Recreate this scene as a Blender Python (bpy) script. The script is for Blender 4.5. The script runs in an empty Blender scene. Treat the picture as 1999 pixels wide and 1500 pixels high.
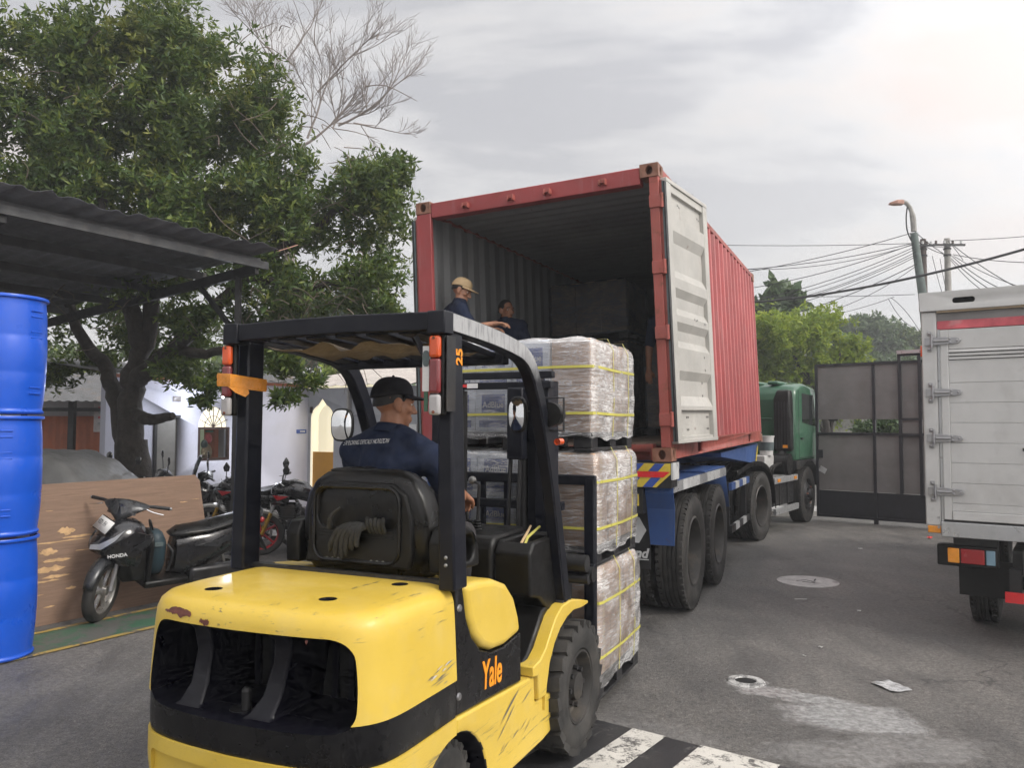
import bpy, bmesh, math, random
import numpy as np
from mathutils import Matrix, Vector, Euler
R = math.radians
random.seed(7); np.random.seed(7)
scene = bpy.context.scene
COL = scene.collection

# ------------------------------------------------------------------ camera
cam_d = bpy.data.cameras.new('camera'); cam = bpy.data.objects.new('camera', cam_d); COL.objects.link(cam)
cam_d.sensor_width = 36.0; cam_d.lens = 1555.0 / 1999.0 * 36.0; cam_d.clip_end = 2000; cam_d.clip_start = 0.05
cam.location = (0, 0, 1.75)
_p, _r = R(2.91), 0.0028
_f = Vector((0, math.cos(_p), math.sin(_p))); _u0 = Vector((0, -math.sin(_p), math.cos(_p))); _r0 = Vector((1, 0, 0))
_rt = math.cos(_r)*_r0 + math.sin(_r)*_u0; _up = math.cos(_r)*_u0 - math.sin(_r)*_r0
cam.rotation_euler = Matrix((( _rt.x, _up.x, -_f.x), (_rt.y, _up.y, -_f.y), (_rt.z, _up.z, -_f.z))).to_euler()
scene.camera = cam

# ------------------------------------------------------------------ world, sun, exposure
SUN_DIR = Vector((0.66, -0.38, 0.65)).normalized()
world = bpy.data.worlds.new('World'); scene.world = world; world.use_nodes = True
nt = world.node_tree; N = nt.nodes; L = nt.links; N.clear()
out = N.new('ShaderNodeOutputWorld'); bg = N.new('ShaderNodeBackground')
sky = N.new('ShaderNodeTexSky'); sky.sky_type = 'NISHITA'; sky.sun_disc = False
sky.sun_elevation = math.asin(SUN_DIR.z); sky.sun_rotation = math.atan2(SUN_DIR.x, SUN_DIR.y)
sky.air_density = 1.5; sky.dust_density = 4.0
tc = N.new('ShaderNodeTexCoord'); sep = N.new('ShaderNodeSeparateXYZ'); L.new(tc.outputs['Generated'], sep.inputs[0])
# project the view direction on a flat cloud deck
mz = N.new('ShaderNodeMath'); mz.operation = 'ADD'; mz.inputs[1].default_value = 0.22; L.new(sep.outputs[2], mz.inputs[0])
mzz = N.new('ShaderNodeMath'); mzz.operation = 'MAXIMUM'; mzz.inputs[1].default_value = 0.1; L.new(mz.outputs[0], mzz.inputs[0])
dv = N.new('ShaderNodeVectorMath'); dv.operation = 'DIVIDE'
cmb = N.new('ShaderNodeCombineXYZ')
for i in range(3): L.new(mzz.outputs[0], cmb.inputs[i])
L.new(tc.outputs['Generated'], dv.inputs[0]); L.new(cmb.outputs[0], dv.inputs[1])
mp = N.new('ShaderNodeMapping'); mp.inputs['Location'].default_value = (4.39, -0.33, 0); mp.inputs['Scale'].default_value = (0.8, 1.5, 1)
L.new(dv.outputs[0], mp.inputs[0])
n1 = N.new('ShaderNodeTexNoise'); n1.inputs['Scale'].default_value = 1.15; n1.inputs['Detail'].default_value = 6; n1.inputs['Roughness'].default_value = 0.56; n1.inputs['Distortion'].default_value = 0.25
L.new(mp.outputs[0], n1.inputs['Vector'])
rp = N.new('ShaderNodeValToRGB'); L.new(n1.outputs['Fac'], rp.inputs[0])
e = rp.color_ramp.elements
e[0].position = 0.42; e[0].color = (0.39, 0.388, 0.405, 1)
e[1].position = 0.60; e[1].color = (0.545, 0.487, 0.462, 1)
m = e.new(0.48); m.color = (0.50, 0.493, 0.497, 1)
m = e.new(0.54); m.color = (0.545, 0.515, 0.50, 1)
n2 = N.new('ShaderNodeTexNoise'); n2.inputs['Scale'].default_value = 0.42; n2.inputs['Detail'].default_value = 2
L.new(mp.outputs[0], n2.inputs['Vector'])
rp2 = N.new('ShaderNodeValToRGB'); L.new(n2.outputs['Fac'], rp2.inputs[0])
rp2.color_ramp.elements[0].position = 0.38; rp2.color_ramp.elements[1].position = 0.62
flat = N.new('ShaderNodeMixRGB'); flat.inputs[2].default_value = (0.52, 0.507, 0.507, 1)
mf = N.new('ShaderNodeMath'); mf.operation = 'MULTIPLY'; mf.inputs[1].default_value = 0.35; L.new(rp2.outputs[0], mf.inputs[0])
L.new(mf.outputs[0], flat.inputs[0]); L.new(rp.outputs[0], flat.inputs[1])
# near the horizon the deck thins to an even grey
hz = N.new('ShaderNodeMapRange'); hz.inputs[1].default_value = 0.0; hz.inputs[2].default_value = 0.34; L.new(sep.outputs[2], hz.inputs[0])
hm = N.new('ShaderNodeMixRGB'); hm.inputs[1].default_value = (0.515, 0.512, 0.518, 1); L.new(hz.outputs[0], hm.inputs[0]); L.new(flat.outputs[0], hm.inputs[2])
sc = N.new('ShaderNodeMixRGB'); sc.blend_type = 'MULTIPLY'; sc.inputs[0].default_value = 1; sc.inputs[2].default_value = (0.1, 0.1, 0.1, 1); L.new(sky.outputs[0], sc.inputs[1])
mixs = N.new('ShaderNodeMixRGB'); mixs.inputs[0].default_value = 0.93; L.new(sc.outputs[0], mixs.inputs[1]); L.new(hm.outputs[0], mixs.inputs[2])
# the deck is brighter towards the veiled sun
dt = N.new('ShaderNodeVectorMath'); dt.operation = 'DOT_PRODUCT'; dt.inputs[1].default_value = SUN_DIR; L.new(tc.outputs['Generated'], dt.inputs[0])
gl = N.new('ShaderNodeMapRange'); gl.interpolation_type = 'SMOOTHSTEP'; gl.inputs[1].default_value = -0.15; gl.inputs[2].default_value = 1.0; gl.inputs[3].default_value = 0.97; gl.inputs[4].default_value = 2.3; L.new(dt.outputs['Value'], gl.inputs[0])
gm = N.new('ShaderNodeMixRGB'); gm.blend_type = 'MULTIPLY'; gm.inputs[0].default_value = 1; L.new(mixs.outputs[0], gm.inputs[1]); L.new(gl.outputs[0], gm.inputs[2])
L.new(gm.outputs[0], bg.inputs[0]); bg.inputs[1].default_value = 1.0; L.new(bg.outputs[0], out.inputs[0])

sun_d = bpy.data.lights.new('sun', 'SUN'); sun = bpy.data.objects.new('sun', sun_d); COL.objects.link(sun)
sun_d.energy = 1.5; sun_d.angle = R(18); sun_d.color = (1.0, 0.95, 0.88)
sun.rotation_euler = SUN_DIR.to_track_quat('Z', 'Y').to_euler()
vs = scene.view_settings
vs.view_transform = 'Standard'; vs.look = 'None'; vs.gamma = 1.0; vs.use_curve_mapping = False; vs.exposure = 0.66
scene.cycles.max_bounces = 8; scene.cycles.transparent_max_bounces = 24
scene.cycles.use_denoising = True; scene.cycles.use_adaptive_sampling = True; scene.cycles.adaptive_threshold = 0.03; scene.cycles.adaptive_min_samples = 24

# ------------------------------------------------------------------ helpers: materials
MATS = {}
def ramp(nt, src, p0, c0, p1, c1):
    r = nt.nodes.new('ShaderNodeValToRGB'); e = r.color_ramp.elements
    e[0].position = p0; e[0].color = tuple(c0) + (1,) if len(c0) == 3 else c0
    e[1].position = p1; e[1].color = tuple(c1) + (1,) if len(c1) == 3 else c1
    nt.links.new(src, r.inputs[0]); return r.outputs[0]
def noise(nt, vec, scale, detail=4, rough=0.55, dist=0.0):
    n = nt.nodes.new('ShaderNodeTexNoise'); n.inputs['Scale'].default_value = scale
    n.inputs['Detail'].default_value = detail; n.inputs['Roughness'].default_value = rough; n.inputs['Distortion'].default_value = dist
    if vec is not None: nt.links.new(vec, n.inputs['Vector'])
    return n.outputs['Fac']
def mapv(nt, vec, scale=(1,1,1), loc=(0,0,0), rot=(0,0,0)):
    m = nt.nodes.new('ShaderNodeMapping'); m.inputs['Scale'].default_value = scale; m.inputs['Location'].default_value = loc; m.inputs['Rotation'].default_value = rot
    nt.links.new(vec, m.inputs[0]); return m.outputs[0]
def mixc(nt, fac, a, b, mode='MIX'):
    m = nt.nodes.new('ShaderNodeMixRGB'); m.blend_type = mode
    for i, v in enumerate((fac, a, b)):
        if isinstance(v, (int, float)): m.inputs[i].default_value = v
        elif isinstance(v, (tuple, list)): m.inputs[i].default_value = tuple(v) + (1,) if len(v) == 3 else v
        else: nt.links.new(v, m.inputs[i])
    return m.outputs[0]
def mathn(nt, op, a, b=0.0, clamp=False):
    m = nt.nodes.new('ShaderNodeMath'); m.operation = op; m.use_clamp = clamp
    for i, v in enumerate((a, b)):
        if isinstance(v, (int, float)): m.inputs[i].default_value = v
        else: nt.links.new(v, m.inputs[i])
    return m.outputs[0]
def bumpn(nt, h, strength, dist=0.01):
    b = nt.nodes.new('ShaderNodeBump'); b.inputs['Strength'].default_value = strength; b.inputs['Distance'].default_value = dist
    nt.links.new(h, b.inputs['Height']); return b.outputs[0]
def newmat(name):
    m = bpy.data.materials.new(name); m.use_nodes = True; MATS[name] = m
    nt = m.node_tree; b = nt.nodes['Principled BSDF']
    t = nt.nodes.new('ShaderNodeTexCoord')
    return m, nt, b, t.outputs['Object']
def pm(name, col, rough=0.5, metal=0.0, var=0.18, vs=6.0, dirt=None, dfac=0.35, ds=3.0, bump=0.0, bs=120.0, coat=0.0, spec=0.5, trans=0.0, emit=None, es=0.0, rvar=0.12, bd=0.004):
    """painted or plain surface with grain, worn patches and uneven gloss"""
    m, nt, b, v = newmat(name)
    n = noise(nt, v, vs, 5, 0.6)
    c0 = tuple(max(0, c*(1-var)) for c in col); c1 = tuple(min(1, c*(1+var)) for c in col)
    c = ramp(nt, n, 0.3, c0, 0.7, c1)
    if dirt is not None:
        d = noise(nt, v, ds, 6, 0.65, 0.4); df = ramp(nt, d, 0.52, (0,0,0), 0.72, (dfac,)*3)
        c = mixc(nt, df, c, dirt)
    nt.links.new(c, b.inputs['Base Color'])
    rr = ramp(nt, noise(nt, v, vs*2.3, 4), 0.3, (max(0.03, rough-rvar),)*3, 0.7, (min(1, rough+rvar),)*3)
    nt.links.new(rr, b.inputs['Roughness'])
    b.inputs['Metallic'].default_value = metal; b.inputs['Coat Weight'].default_value = coat; b.inputs['Coat Roughness'].default_value = 0.12
    b.inputs['Specular IOR Level'].default_value = spec; b.inputs['Transmission Weight'].default_value = trans
    if bump: nt.links.new(bumpn(nt, noise(nt, v, bs, 4), bump, bd), b.inputs['Normal'])
    if emit: b.inputs['Emission Color'].default_value = tuple(emit) + (1,); b.inputs['Emission Strength'].default_value = es
    return m

# ------------------------------------------------------------------ helpers: meshes
class MB:
    def __init__(s): s.v = []; s.f = []; s.mi = []; s.m = 0
    def add(s, vs, fs, mi=None):
        o = len(s.v); s.v.extend([tuple(p) for p in vs]); s.f.extend([tuple(i+o for i in f) for f in fs]); s.mi.extend([s.m if mi is None else mi]*len(fs)); return s
    def box(s, c, d, rot=None, mi=None):
        x, y, z = d[0]/2, d[1]/2, d[2]/2
        P = [Vector(p) for p in ((-x,-y,-z),(x,-y,-z),(x,y,-z),(-x,y,-z),(-x,-y,z),(x,-y,z),(x,y,z),(-x,y,z))]
        if rot is not None:
            M = Euler(rot).to_matrix() if not isinstance(rot, Matrix) else rot; P = [M@p for p in P]
        P = [p+Vector(c) for p in P]
        return s.add(P, [(0,3,2,1),(4,5,6,7),(0,1,5,4),(1,2,6,5),(2,3,7,6),(3,0,4,7)], mi)
    def bb(s, a, b, mi=None):
        return s.box([(a[i]+b[i])/2 for i in range(3)], [abs(b[i]-a[i]) for i in range(3)], None, mi)
    def bar(s, p, q, w, h, up=(0,0,1), mi=None):
        p, q = Vector(p), Vector(q); d = (q-p); l = d.length; d.normalize(); u = Vector(up); r = d.cross(u)
        if r.length < 1e-4: r = d.cross(Vector((1,0,0)))
        r.normalize(); u = r.cross(d)
        P = []
        for t in (p, q):
            for a, b in ((-1,-1),(1,-1),(1,1),(-1,1)): P.append(t + r*(a*w/2) + u*(b*h/2))
        return s.add(P, [(0,1,2,3),(7,6,5,4),(0,4,5,1),(1,5,6,2),(2,6,7,3),(3,7,4,0)], mi)
    def sweep(s, path, w, h, up=(0,0,1), mi=None):
        """rectangular section w (sideways) by h along a polyline, mitred"""
        path = [Vector(p) for p in path]; n = len(path); P = []; up = Vector(up)
        for i, p in enumerate(path):
            d = (path[min(i+1, n-1)] - path[max(i-1, 0)]).normalized()
            r = d.cross(up); r = r.normalized() if r.length > 1e-4 else Vector((1,0,0)); u = r.cross(d)
            k = 1.0
            if 0 < i < n-1:
                c = (path[i+1]-p).normalized().dot((p-path[i-1]).normalized()); k = 1/max(0.5, math.sqrt((1+c)/2))
            for a, b in ((-1,-1),(1,-1),(1,1),(-1,1)): P.append(p + r*(a*w/2) + u*(b*h/2*k))
        F = [(3,2,1,0), tuple(4*(n-1)+i for i in range(4))]
        for i in range(n-1):
            for j in range(4): F.append((4*i+j, 4*i+(j+1)%4, 4*i+4+(j+1)%4, 4*i+4+j))
        return s.add(P, F, mi)
    def tube(s, path, r, seg=8, cap=True, mi=None):
        path = [Vector(p) for p in path]; n = len(path); rs = r if isinstance(r, (list, tuple)) else [r]*n
        P = []; pr = None
        for i, p in enumerate(path):
            d = (path[min(i+1, n-1)] - path[max(i-1, 0)]).normalized()
            if pr is None:
                a = d.cross(Vector((0,0,1)))
                if a.length < 0.05: a = d.cross(Vector((1,0,0)))
            else:
                a = pr - d*pr.dot(d)
                if a.length < 1e-4: a = d.cross(Vector((0.3,0.5,0.8)))
            a.normalize(); pr = a; b = d.cross(a)
            for k in range(seg):
                t = 2*math.pi*k/seg; P.append(p + (a*math.cos(t)+b*math.sin(t))*rs[i])
        F = []
        for i in range(n-1):
            for k in range(seg): F.append((i*seg+k, i*seg+(k+1)%seg, (i+1)*seg+(k+1)%seg, (i+1)*seg+k))
        if cap: F.append(tuple(range(seg-1, -1, -1))); F.append(tuple((n-1)*seg+k for k in range(seg)))
        return s.add(P, F, mi)
    def cyl(s, p, q, r, r2=None, seg=20, mi=None): return s.tube([p, q], [r, r if r2 is None else r2], seg, True, mi)
    def lathe(s, prof, seg=32, o=(0,0,0), ax='Z', mi=None, cap=True):
        """prof: (radius, height) list, turned about an axis through o"""
        P = []
        for r, hgt in prof:
            for k in range(seg):
                t = 2*math.pi*k/seg; c, sn = r*math.cos(t), r*math.sin(t)
                q = (c, sn, hgt) if ax == 'Z' else ((hgt, c, sn) if ax == 'X' else (c, hgt, -sn))
                P.append((q[0]+o[0], q[1]+o[1], q[2]+o[2]))
        n = len(prof); F = []
        for i in range(n-1):
            for k in range(seg): F.append((i*seg+k, i*seg+(k+1)%seg, (i+1)*seg+(k+1)%seg, (i+1)*seg+k))
        if cap:
            F.append(tuple(range(seg-1, -1, -1))); F.append(tuple((n-1)*seg+k for k in range(seg)))
        return s.add(P, F, mi)
    def prism(s, poly, a, b, ax='X', mi=None):
        """poly in the plane normal to ax: X->(y,z), Y->(x,z), Z->(x,y), extruded from a to b"""
        def q(p, t): return (t, p[0], p[1]) if ax == 'X' else ((p[0], t, p[1]) if ax == 'Y' else (p[0], p[1], t))
        n = len(poly); P = [q(p, a) for p in poly] + [q(p, b) for p in poly]
        F = [tuple(range(n)), tuple(range(2*n-1, n-1, -1))] + [(i, i+n, (i+1)%n+n, (i+1)%n) for i in range(n)]
        return s.add(P, F, mi)
    def loft(s, rings, closed=True, cap=True, mi=None):
        n = len(rings[0]); P = [p for r in rings for p in r]; F = []
        for i in range(len(rings)-1):
            for k in range(n if closed else n-1): F.append((i*n+k, i*n+(k+1)%n, (i+1)*n+(k+1)%n, (i+1)*n+k))
        if cap and closed: F.append(tuple(range(n-1, -1, -1))); F.append(tuple((len(rings)-1)*n+k for k in range(n)))
        return s.add(P, F, mi)
    def ball(s, c, r, seg=14, rings=9, rot=None, mi=None):
        r = (r, r, r) if isinstance(r, (int, float)) else r; P = []; c = Vector(c)
        M = Euler(rot).to_matrix() if rot is not None else None
        for i in range(rings+1):
            a = math.pi*i/rings
            for k in range(seg):
                t = 2*math.pi*k/seg; p = Vector((r[0]*math.sin(a)*math.cos(t), r[1]*math.sin(a)*math.sin(t), -r[2]*math.cos(a)))
                P.append((M@p if M else p)+c)
        F = []
        for i in range(rings):
            for k in range(seg): F.append((i*seg+k, i*seg+(k+1)%seg, (i+1)*seg+(k+1)%seg, (i+1)*seg+k))
        return s.add(P, F, mi)
    def mesh(s, name, mats, smooth=35):
        me = bpy.data.meshes.new(name); me.from_pydata(s.v, [], s.f)
        for m in (mats if isinstance(mats, (list, tuple)) else [mats]): me.materials.append(MATS[m] if isinstance(m, str) else m)
        if any(s.mi): me.polygons.foreach_set('material_index', s.mi)
        bm = bmesh.new(); bm.from_mesh(me); bmesh.ops.remove_doubles(bm, verts=bm.verts, dist=1e-5); bmesh.ops.recalc_face_normals(bm, faces=bm.faces); bm.to_mesh(me); bm.free()
        if smooth:
            me.polygons.foreach_set('use_smooth', [True]*len(me.polygons)); me.set_sharp_from_angle(angle=R(smooth))
        me.update(); return me
    def build(s, name, mats, parent=None, bevel=0.0, smooth=35, loc=None, rot=None, seg=2):
        o = bpy.data.objects.new(name, s.mesh(name, mats, smooth)); COL.objects.link(o)
        if parent is not None: o.parent = parent
        if loc is not None: o.location = loc
        if rot is not None: o.rotation_euler = rot
        if bevel:
            b = o.modifiers.new('bevel', 'BEVEL'); b.width = bevel; b.segments = seg; b.limit_method = 'ANGLE'; b.angle_limit = R(40); b.harden_normals = False
        return o
def rawobj(name, verts, faces_arr, mats, parent=None, smooth=False):
    """fast path: numpy verts (n,3) and equal-size faces (m,k)"""
    me = bpy.data.meshes.new(name); n, k = faces_arr.shape
    me.vertices.add(len(verts)); me.vertices.foreach_set('co', np.ascontiguousarray(verts, dtype=np.float32).ravel())
    me.loops.add(n*k); me.loops.foreach_set('vertex_index', np.ascontiguousarray(faces_arr, dtype=np.int32).ravel())
    me.polygons.add(n); me.polygons.foreach_set('loop_start', np.arange(0, n*k, k, dtype=np.int32)); me.polygons.foreach_set('loop_total', np.full(n, k, dtype=np.int32))
    me.update(calc_edges=True); me.validate()
    for m in (mats if isinstance(mats, (list, tuple)) else [mats]): me.materials.append(MATS[m])
    if smooth: me.polygons.foreach_set('use_smooth', [True]*n)
    o = bpy.data.objects.new(name, me); COL.objects.link(o)
    if parent is not None: o.parent = parent
    return o
def tag(o, label=None, cat=None, group=None, kind=None):
    if label: o['label'] = label
    if cat: o['category'] = cat
    if group: o['group'] = group
    if kind: o['kind'] = kind
    return o
def thing(name, label, cat, loc=(0,0,0), rot=(0,0,0), group=None):
    o = bpy.data.objects.new(name, None); COL.objects.link(o); o.location = loc; o.rotation_euler = rot; o.empty_display_size = 0.2
    return tag(o, label, cat, group)
def copy_tree(o, parent=None):
    c = o.copy(); COL.objects.link(c); c.parent = parent
    for ch in list(o.children): copy_tree(ch, c)
    return c
def rmat(yaw, pit=0, rol=0):
    return Matrix.Rotation(R(yaw), 3, 'Z') @ Matrix.Rotation(R(pit), 3, 'X') @ Matrix.Rotation(R(rol), 3, 'Y')
def apply_mods(o):
    """bake the modifiers into a fresh mesh"""
    bpy.context.view_layer.update(); dg = bpy.context.evaluated_depsgraph_get()
    me = bpy.data.meshes.new_from_object(o.evaluated_get(dg)); o.modifiers.clear(); old = o.data; o.data = me; me.name = o.name
    return o
def text_mesh(name, body, size, mat, parent=None, loc=(0,0,0), M=None, depth=0.001, shear=0.0, align='LEFT', sx=1.0, bold=0.0):
    cu = bpy.data.curves.new(name, 'FONT'); cu.body = body; cu.size = size; cu.extrude = depth; cu.shear = shear; cu.align_x = align; cu.offset = bold
    t = bpy.data.objects.new(name, cu); COL.objects.link(t); bpy.context.view_layer.update()
    me = bpy.data.meshes.new_from_object(t.evaluated_get(bpy.context.evaluated_depsgraph_get()))
    bpy.data.objects.remove(t); me.materials.clear(); me.materials.append(MATS[mat])
    o = bpy.data.objects.new(name, me); COL.objects.link(o)
    if parent is not None: o.parent = parent
    M4 = (M if M is not None else Matrix.Identity(3)).to_4x4(); M4.translation = Vector(loc)
    o.matrix_local = M4 @ Matrix.Diagonal((sx, 1, 1, 1)); return o
def cutby(o, cutter):
    cutter.parent = o.parent
    b = o.modifiers.new('cut', 'BOOLEAN'); b.operation = 'DIFFERENCE'; b.object = cutter; b.solver = 'EXACT'
    apply_mods(o); return o
def rrect(x0, z0, x1, z1, r, n=5):
    P = []
    for cx, cz, a in ((x1-r, z1-r, 0), (x0+r, z1-r, 90), (x0+r, z0+r, 180), (x1-r, z0+r, 270)):
        for i in range(n+1):
            t = R(a + 90*i/n); P.append((cx+r*math.cos(t), cz+r*math.sin(t)))
    return P
def bez(p, n=8):
    """Catmull-Rom through the points"""
    p = [Vector(q) for q in p]; o = []
    for i in range(len(p)-1):
        a = p[max(i-1, 0)]; b = p[i]; c = p[i+1]; d = p[min(i+2, len(p)-1)]
        for k in range(n):
            t = k/n; o.append(0.5*((2*b)+(c-a)*t+(2*a-5*b+4*c-d)*t*t+(-a+3*b-3*c+d)*t**3))
    o.append(p[-1]); return o
FWD = Vector((math.sin(R(24.5)), math.cos(R(24.5)), 0)); RGT = Vector((math.cos(R(24.5)), -math.sin(R(24.5)), 0))

def flatten(st):
    """hand an helper empty's children to its parent, keeping them where they are"""
    par = st.parent; M0 = st.matrix_basis.copy()
    for ch in list(st.children): ch.parent = par; ch.matrix_basis = M0 @ ch.matrix_basis
    bpy.data.objects.remove(st)

def rebase(t, base):
    """put a thing's origin at its base, leaving its parts in place"""
    base = Vector(base); t.location = base
    for ch in t.children: ch.location = ch.location - base
# ------------------------------------------------------------------ shared materials
def mat_asphalt():
    m, nt, b, v = newmat('asphalt')
    big = noise(nt, v, 0.55, 5, 0.6, 0.6); mid = noise(nt, mapv(nt, v, (1.6, 0.7, 1), rot=(0, 0, R(32))), 1.6, 6, 0.62, 0.5); fine = noise(nt, v, 95, 5, 0.75)
    c = ramp(nt, big, 0.3, (0.102, 0.098, 0.093), 0.7, (0.180, 0.170, 0.158))
    c = mixc(nt, ramp(nt, mid, 0.42, (0,0,0), 0.66, (0.6,)*3), c, (0.062, 0.061, 0.061))
    st = noise(nt, v, 3.2, 6, 0.7, 1.0); c = mixc(nt, ramp(nt, st, 0.60, (0,0,0), 0.72, (0.35,)*3), c, (0.185, 0.18, 0.17))
    c = mixc(nt, 0.9, c, ramp(nt, fine, 0.36, (0.35,)*3, 0.64, (1.65,)*3), 'MULTIPLY'); c = mixc(nt, 0.7, c, ramp(nt, noise(nt, v, 26, 6, 0.8), 0.38, (0.42,)*3, 0.64, (1.55,)*3), 'MULTIPLY')
    tm = noise(nt, mapv(nt, v, (3.2, 0.35, 1), rot=(0, 0, R(24))), 1.3, 5, 0.6, 0.3); c = mixc(nt, ramp(nt, tm, 0.52, (0,0,0), 0.70, (0.28,)*3), c, (0.045, 0.044, 0.044))
    # oil drops: small dark flecks, and pale grit
    vo = nt.nodes.new('ShaderNodeTexVoronoi'); vo.inputs['Scale'].default_value = 9; nt.links.new(v, vo.inputs['Vector'])
    fl = ramp(nt, vo.outputs['Distance'], 0.05, (0.75,)*3, 0.16, (0,0,0)); fl2 = mathn(nt, 'MULTIPLY', fl, ramp(nt, noise(nt, v, 1.1, 2), 0.5, (0,0,0), 0.6, (1,1,1)))
    c = mixc(nt, fl2, c, (0.025, 0.025, 0.026))
    # hairline cracks
    vc = nt.nodes.new('ShaderNodeTexVoronoi'); vc.feature = 'DISTANCE_TO_EDGE'; vc.inputs['Scale'].default_value = 0.45
    wv = nt.nodes.new('ShaderNodeVectorMath'); nz = nt.nodes.new('ShaderNodeTexNoise'); nz.inputs['Scale'].default_value = 2.2; nz.inputs['Detail'].default_value = 6; nt.links.new(v, nz.inputs['Vector'])
    nt.links.new(v, wv.inputs[0]); nt.links.new(nz.outputs['Color'], wv.inputs[1]); nt.links.new(wv.outputs[0], vc.inputs['Vector'])
    ck = mathn(nt, 'MULTIPLY', ramp(nt, vc.outputs['Distance'], 0.002, (0.7,)*3, 0.009, (0,0,0)), ramp(nt, noise(nt, v, 0.4, 2), 0.45, (0,0,0), 0.6, (1,1,1)))
    c = mixc(nt, ck, c, (0.03, 0.03, 0.03))
    # wet patch, its glare painted in pale: soft ragged ellipses in metres
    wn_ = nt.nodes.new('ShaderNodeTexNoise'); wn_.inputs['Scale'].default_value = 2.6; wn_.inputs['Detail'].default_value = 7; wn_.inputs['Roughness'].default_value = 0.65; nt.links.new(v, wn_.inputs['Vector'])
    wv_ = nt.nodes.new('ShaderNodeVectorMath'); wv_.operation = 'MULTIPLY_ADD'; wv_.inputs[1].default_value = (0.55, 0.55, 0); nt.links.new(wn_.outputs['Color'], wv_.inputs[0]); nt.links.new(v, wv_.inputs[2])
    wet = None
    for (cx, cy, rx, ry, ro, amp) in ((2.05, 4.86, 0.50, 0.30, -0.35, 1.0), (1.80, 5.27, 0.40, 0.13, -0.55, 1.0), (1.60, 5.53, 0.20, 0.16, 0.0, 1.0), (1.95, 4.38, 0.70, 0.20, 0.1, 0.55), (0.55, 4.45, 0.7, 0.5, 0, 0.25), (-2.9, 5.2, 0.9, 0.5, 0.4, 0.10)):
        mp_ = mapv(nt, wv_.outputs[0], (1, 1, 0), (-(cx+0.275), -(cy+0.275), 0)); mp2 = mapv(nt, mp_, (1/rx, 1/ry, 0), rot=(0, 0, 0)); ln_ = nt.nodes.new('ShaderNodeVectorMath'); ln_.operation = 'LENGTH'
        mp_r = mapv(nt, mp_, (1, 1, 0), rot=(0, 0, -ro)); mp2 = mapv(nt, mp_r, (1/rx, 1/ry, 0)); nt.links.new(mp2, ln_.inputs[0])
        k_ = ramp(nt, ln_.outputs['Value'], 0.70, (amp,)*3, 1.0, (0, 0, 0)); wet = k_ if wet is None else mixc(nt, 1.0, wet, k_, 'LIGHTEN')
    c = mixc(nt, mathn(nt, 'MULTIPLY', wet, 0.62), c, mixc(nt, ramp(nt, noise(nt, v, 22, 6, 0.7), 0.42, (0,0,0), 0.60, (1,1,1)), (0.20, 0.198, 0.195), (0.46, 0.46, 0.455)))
    nt.links.new(c, b.inputs['Base Color'])
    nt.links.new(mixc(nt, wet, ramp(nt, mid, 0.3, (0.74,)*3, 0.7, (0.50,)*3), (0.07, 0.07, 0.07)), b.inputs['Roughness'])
    gr = noise(nt, v, 46, 6, 0.8); bn_ = nt.nodes.new('ShaderNodeBump'); bn_.inputs['Distance'].default_value = 0.012
    nt.links.new(mathn(nt, 'SUBTRACT', 0.95, mathn(nt, 'MULTIPLY', wet, 0.80)), bn_.inputs['Strength']); nt.links.new(mathn(nt, 'ADD', mathn(nt, 'MULTIPLY', fine, 0.7), gr), bn_.inputs['Height']); nt.links.new(bn_.outputs[0], b.inputs['Normal'])
    b.inputs['Specular IOR Level'].default_value = 0.6
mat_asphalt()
def mat_worn(name, col, under, cover=0.5, scale=5.0, rough=0.55, bump=0.3):
    """paint on asphalt, worn through in places"""
    m, nt, b, v = newmat(name)
    n = noise(nt, v, scale, 8, 0.72, 0.6); n2 = noise(nt, v, scale*9, 4, 0.6)
    k = mathn(nt, 'ADD', mathn(nt, 'MULTIPLY', n, 0.75), mathn(nt, 'MULTIPLY', n2, 0.25))
    f = ramp(nt, k, cover-0.035, (0,0,0), cover+0.035, (1,1,1))
    cc = mixc(nt, ramp(nt, noise(nt, v, 2.5, 4), 0.35, (0,0,0), 0.7, (0.5,)*3), col, tuple(c*0.55 for c in col))
    nt.links.new(mixc(nt, f, cc, under), b.inputs['Base Color']); b.inputs['Roughness'].default_value = rough
    nt.links.new(bumpn(nt, mathn(nt, 'ADD', noise(nt, v, 140, 3), f), bump, 0.006), b.inputs['Normal'])
mat_worn('paint_white', (0.62, 0.60, 0.55), (0.10, 0.097, 0.092), 0.545, 9.0)
mat_worn('paint_black', (0.032, 0.032, 0.034), (0.13, 0.127, 0.122), 0.60, 9.0, 0.35)
mat_worn('paint_yellow', (0.42, 0.29, 0.07), (0.10, 0.095, 0.085), 0.53, 6.0)
mat_worn('paint_green', (0.045, 0.125, 0.072), (0.10, 0.10, 0.092), 0.485, 3.0)
mat_worn('drain_rim', (0.55, 0.55, 0.54), (0.16, 0.16, 0.158), 0.53, 7.0, 0.16, 0.6)  # pale, smooth, mottled coat for the drain hole
def mat_wet():
    m, nt, b, v = newmat('wet_asphalt')
    n = noise(nt, v, 150, 3, 0.6); k = noise(nt, v, 6, 6, 0.7, 0.5)
    nt.links.new(mixc(nt, ramp(nt, k, 0.45, (0,0,0), 0.65, (0.8,)*3), (0.10, 0.10, 0.10), (0.36, 0.355, 0.345)), b.inputs['Base Color'])
    nt.links.new(ramp(nt, k, 0.35, (0.3,)*3, 0.65, (0.16,)*3), b.inputs['Roughness']); b.inputs['Specular IOR Level'].default_value = 0.85
    nt.links.new(bumpn(nt, n, 0.5, 0.006), b.inputs['Normal'])
mat_wet()
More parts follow.
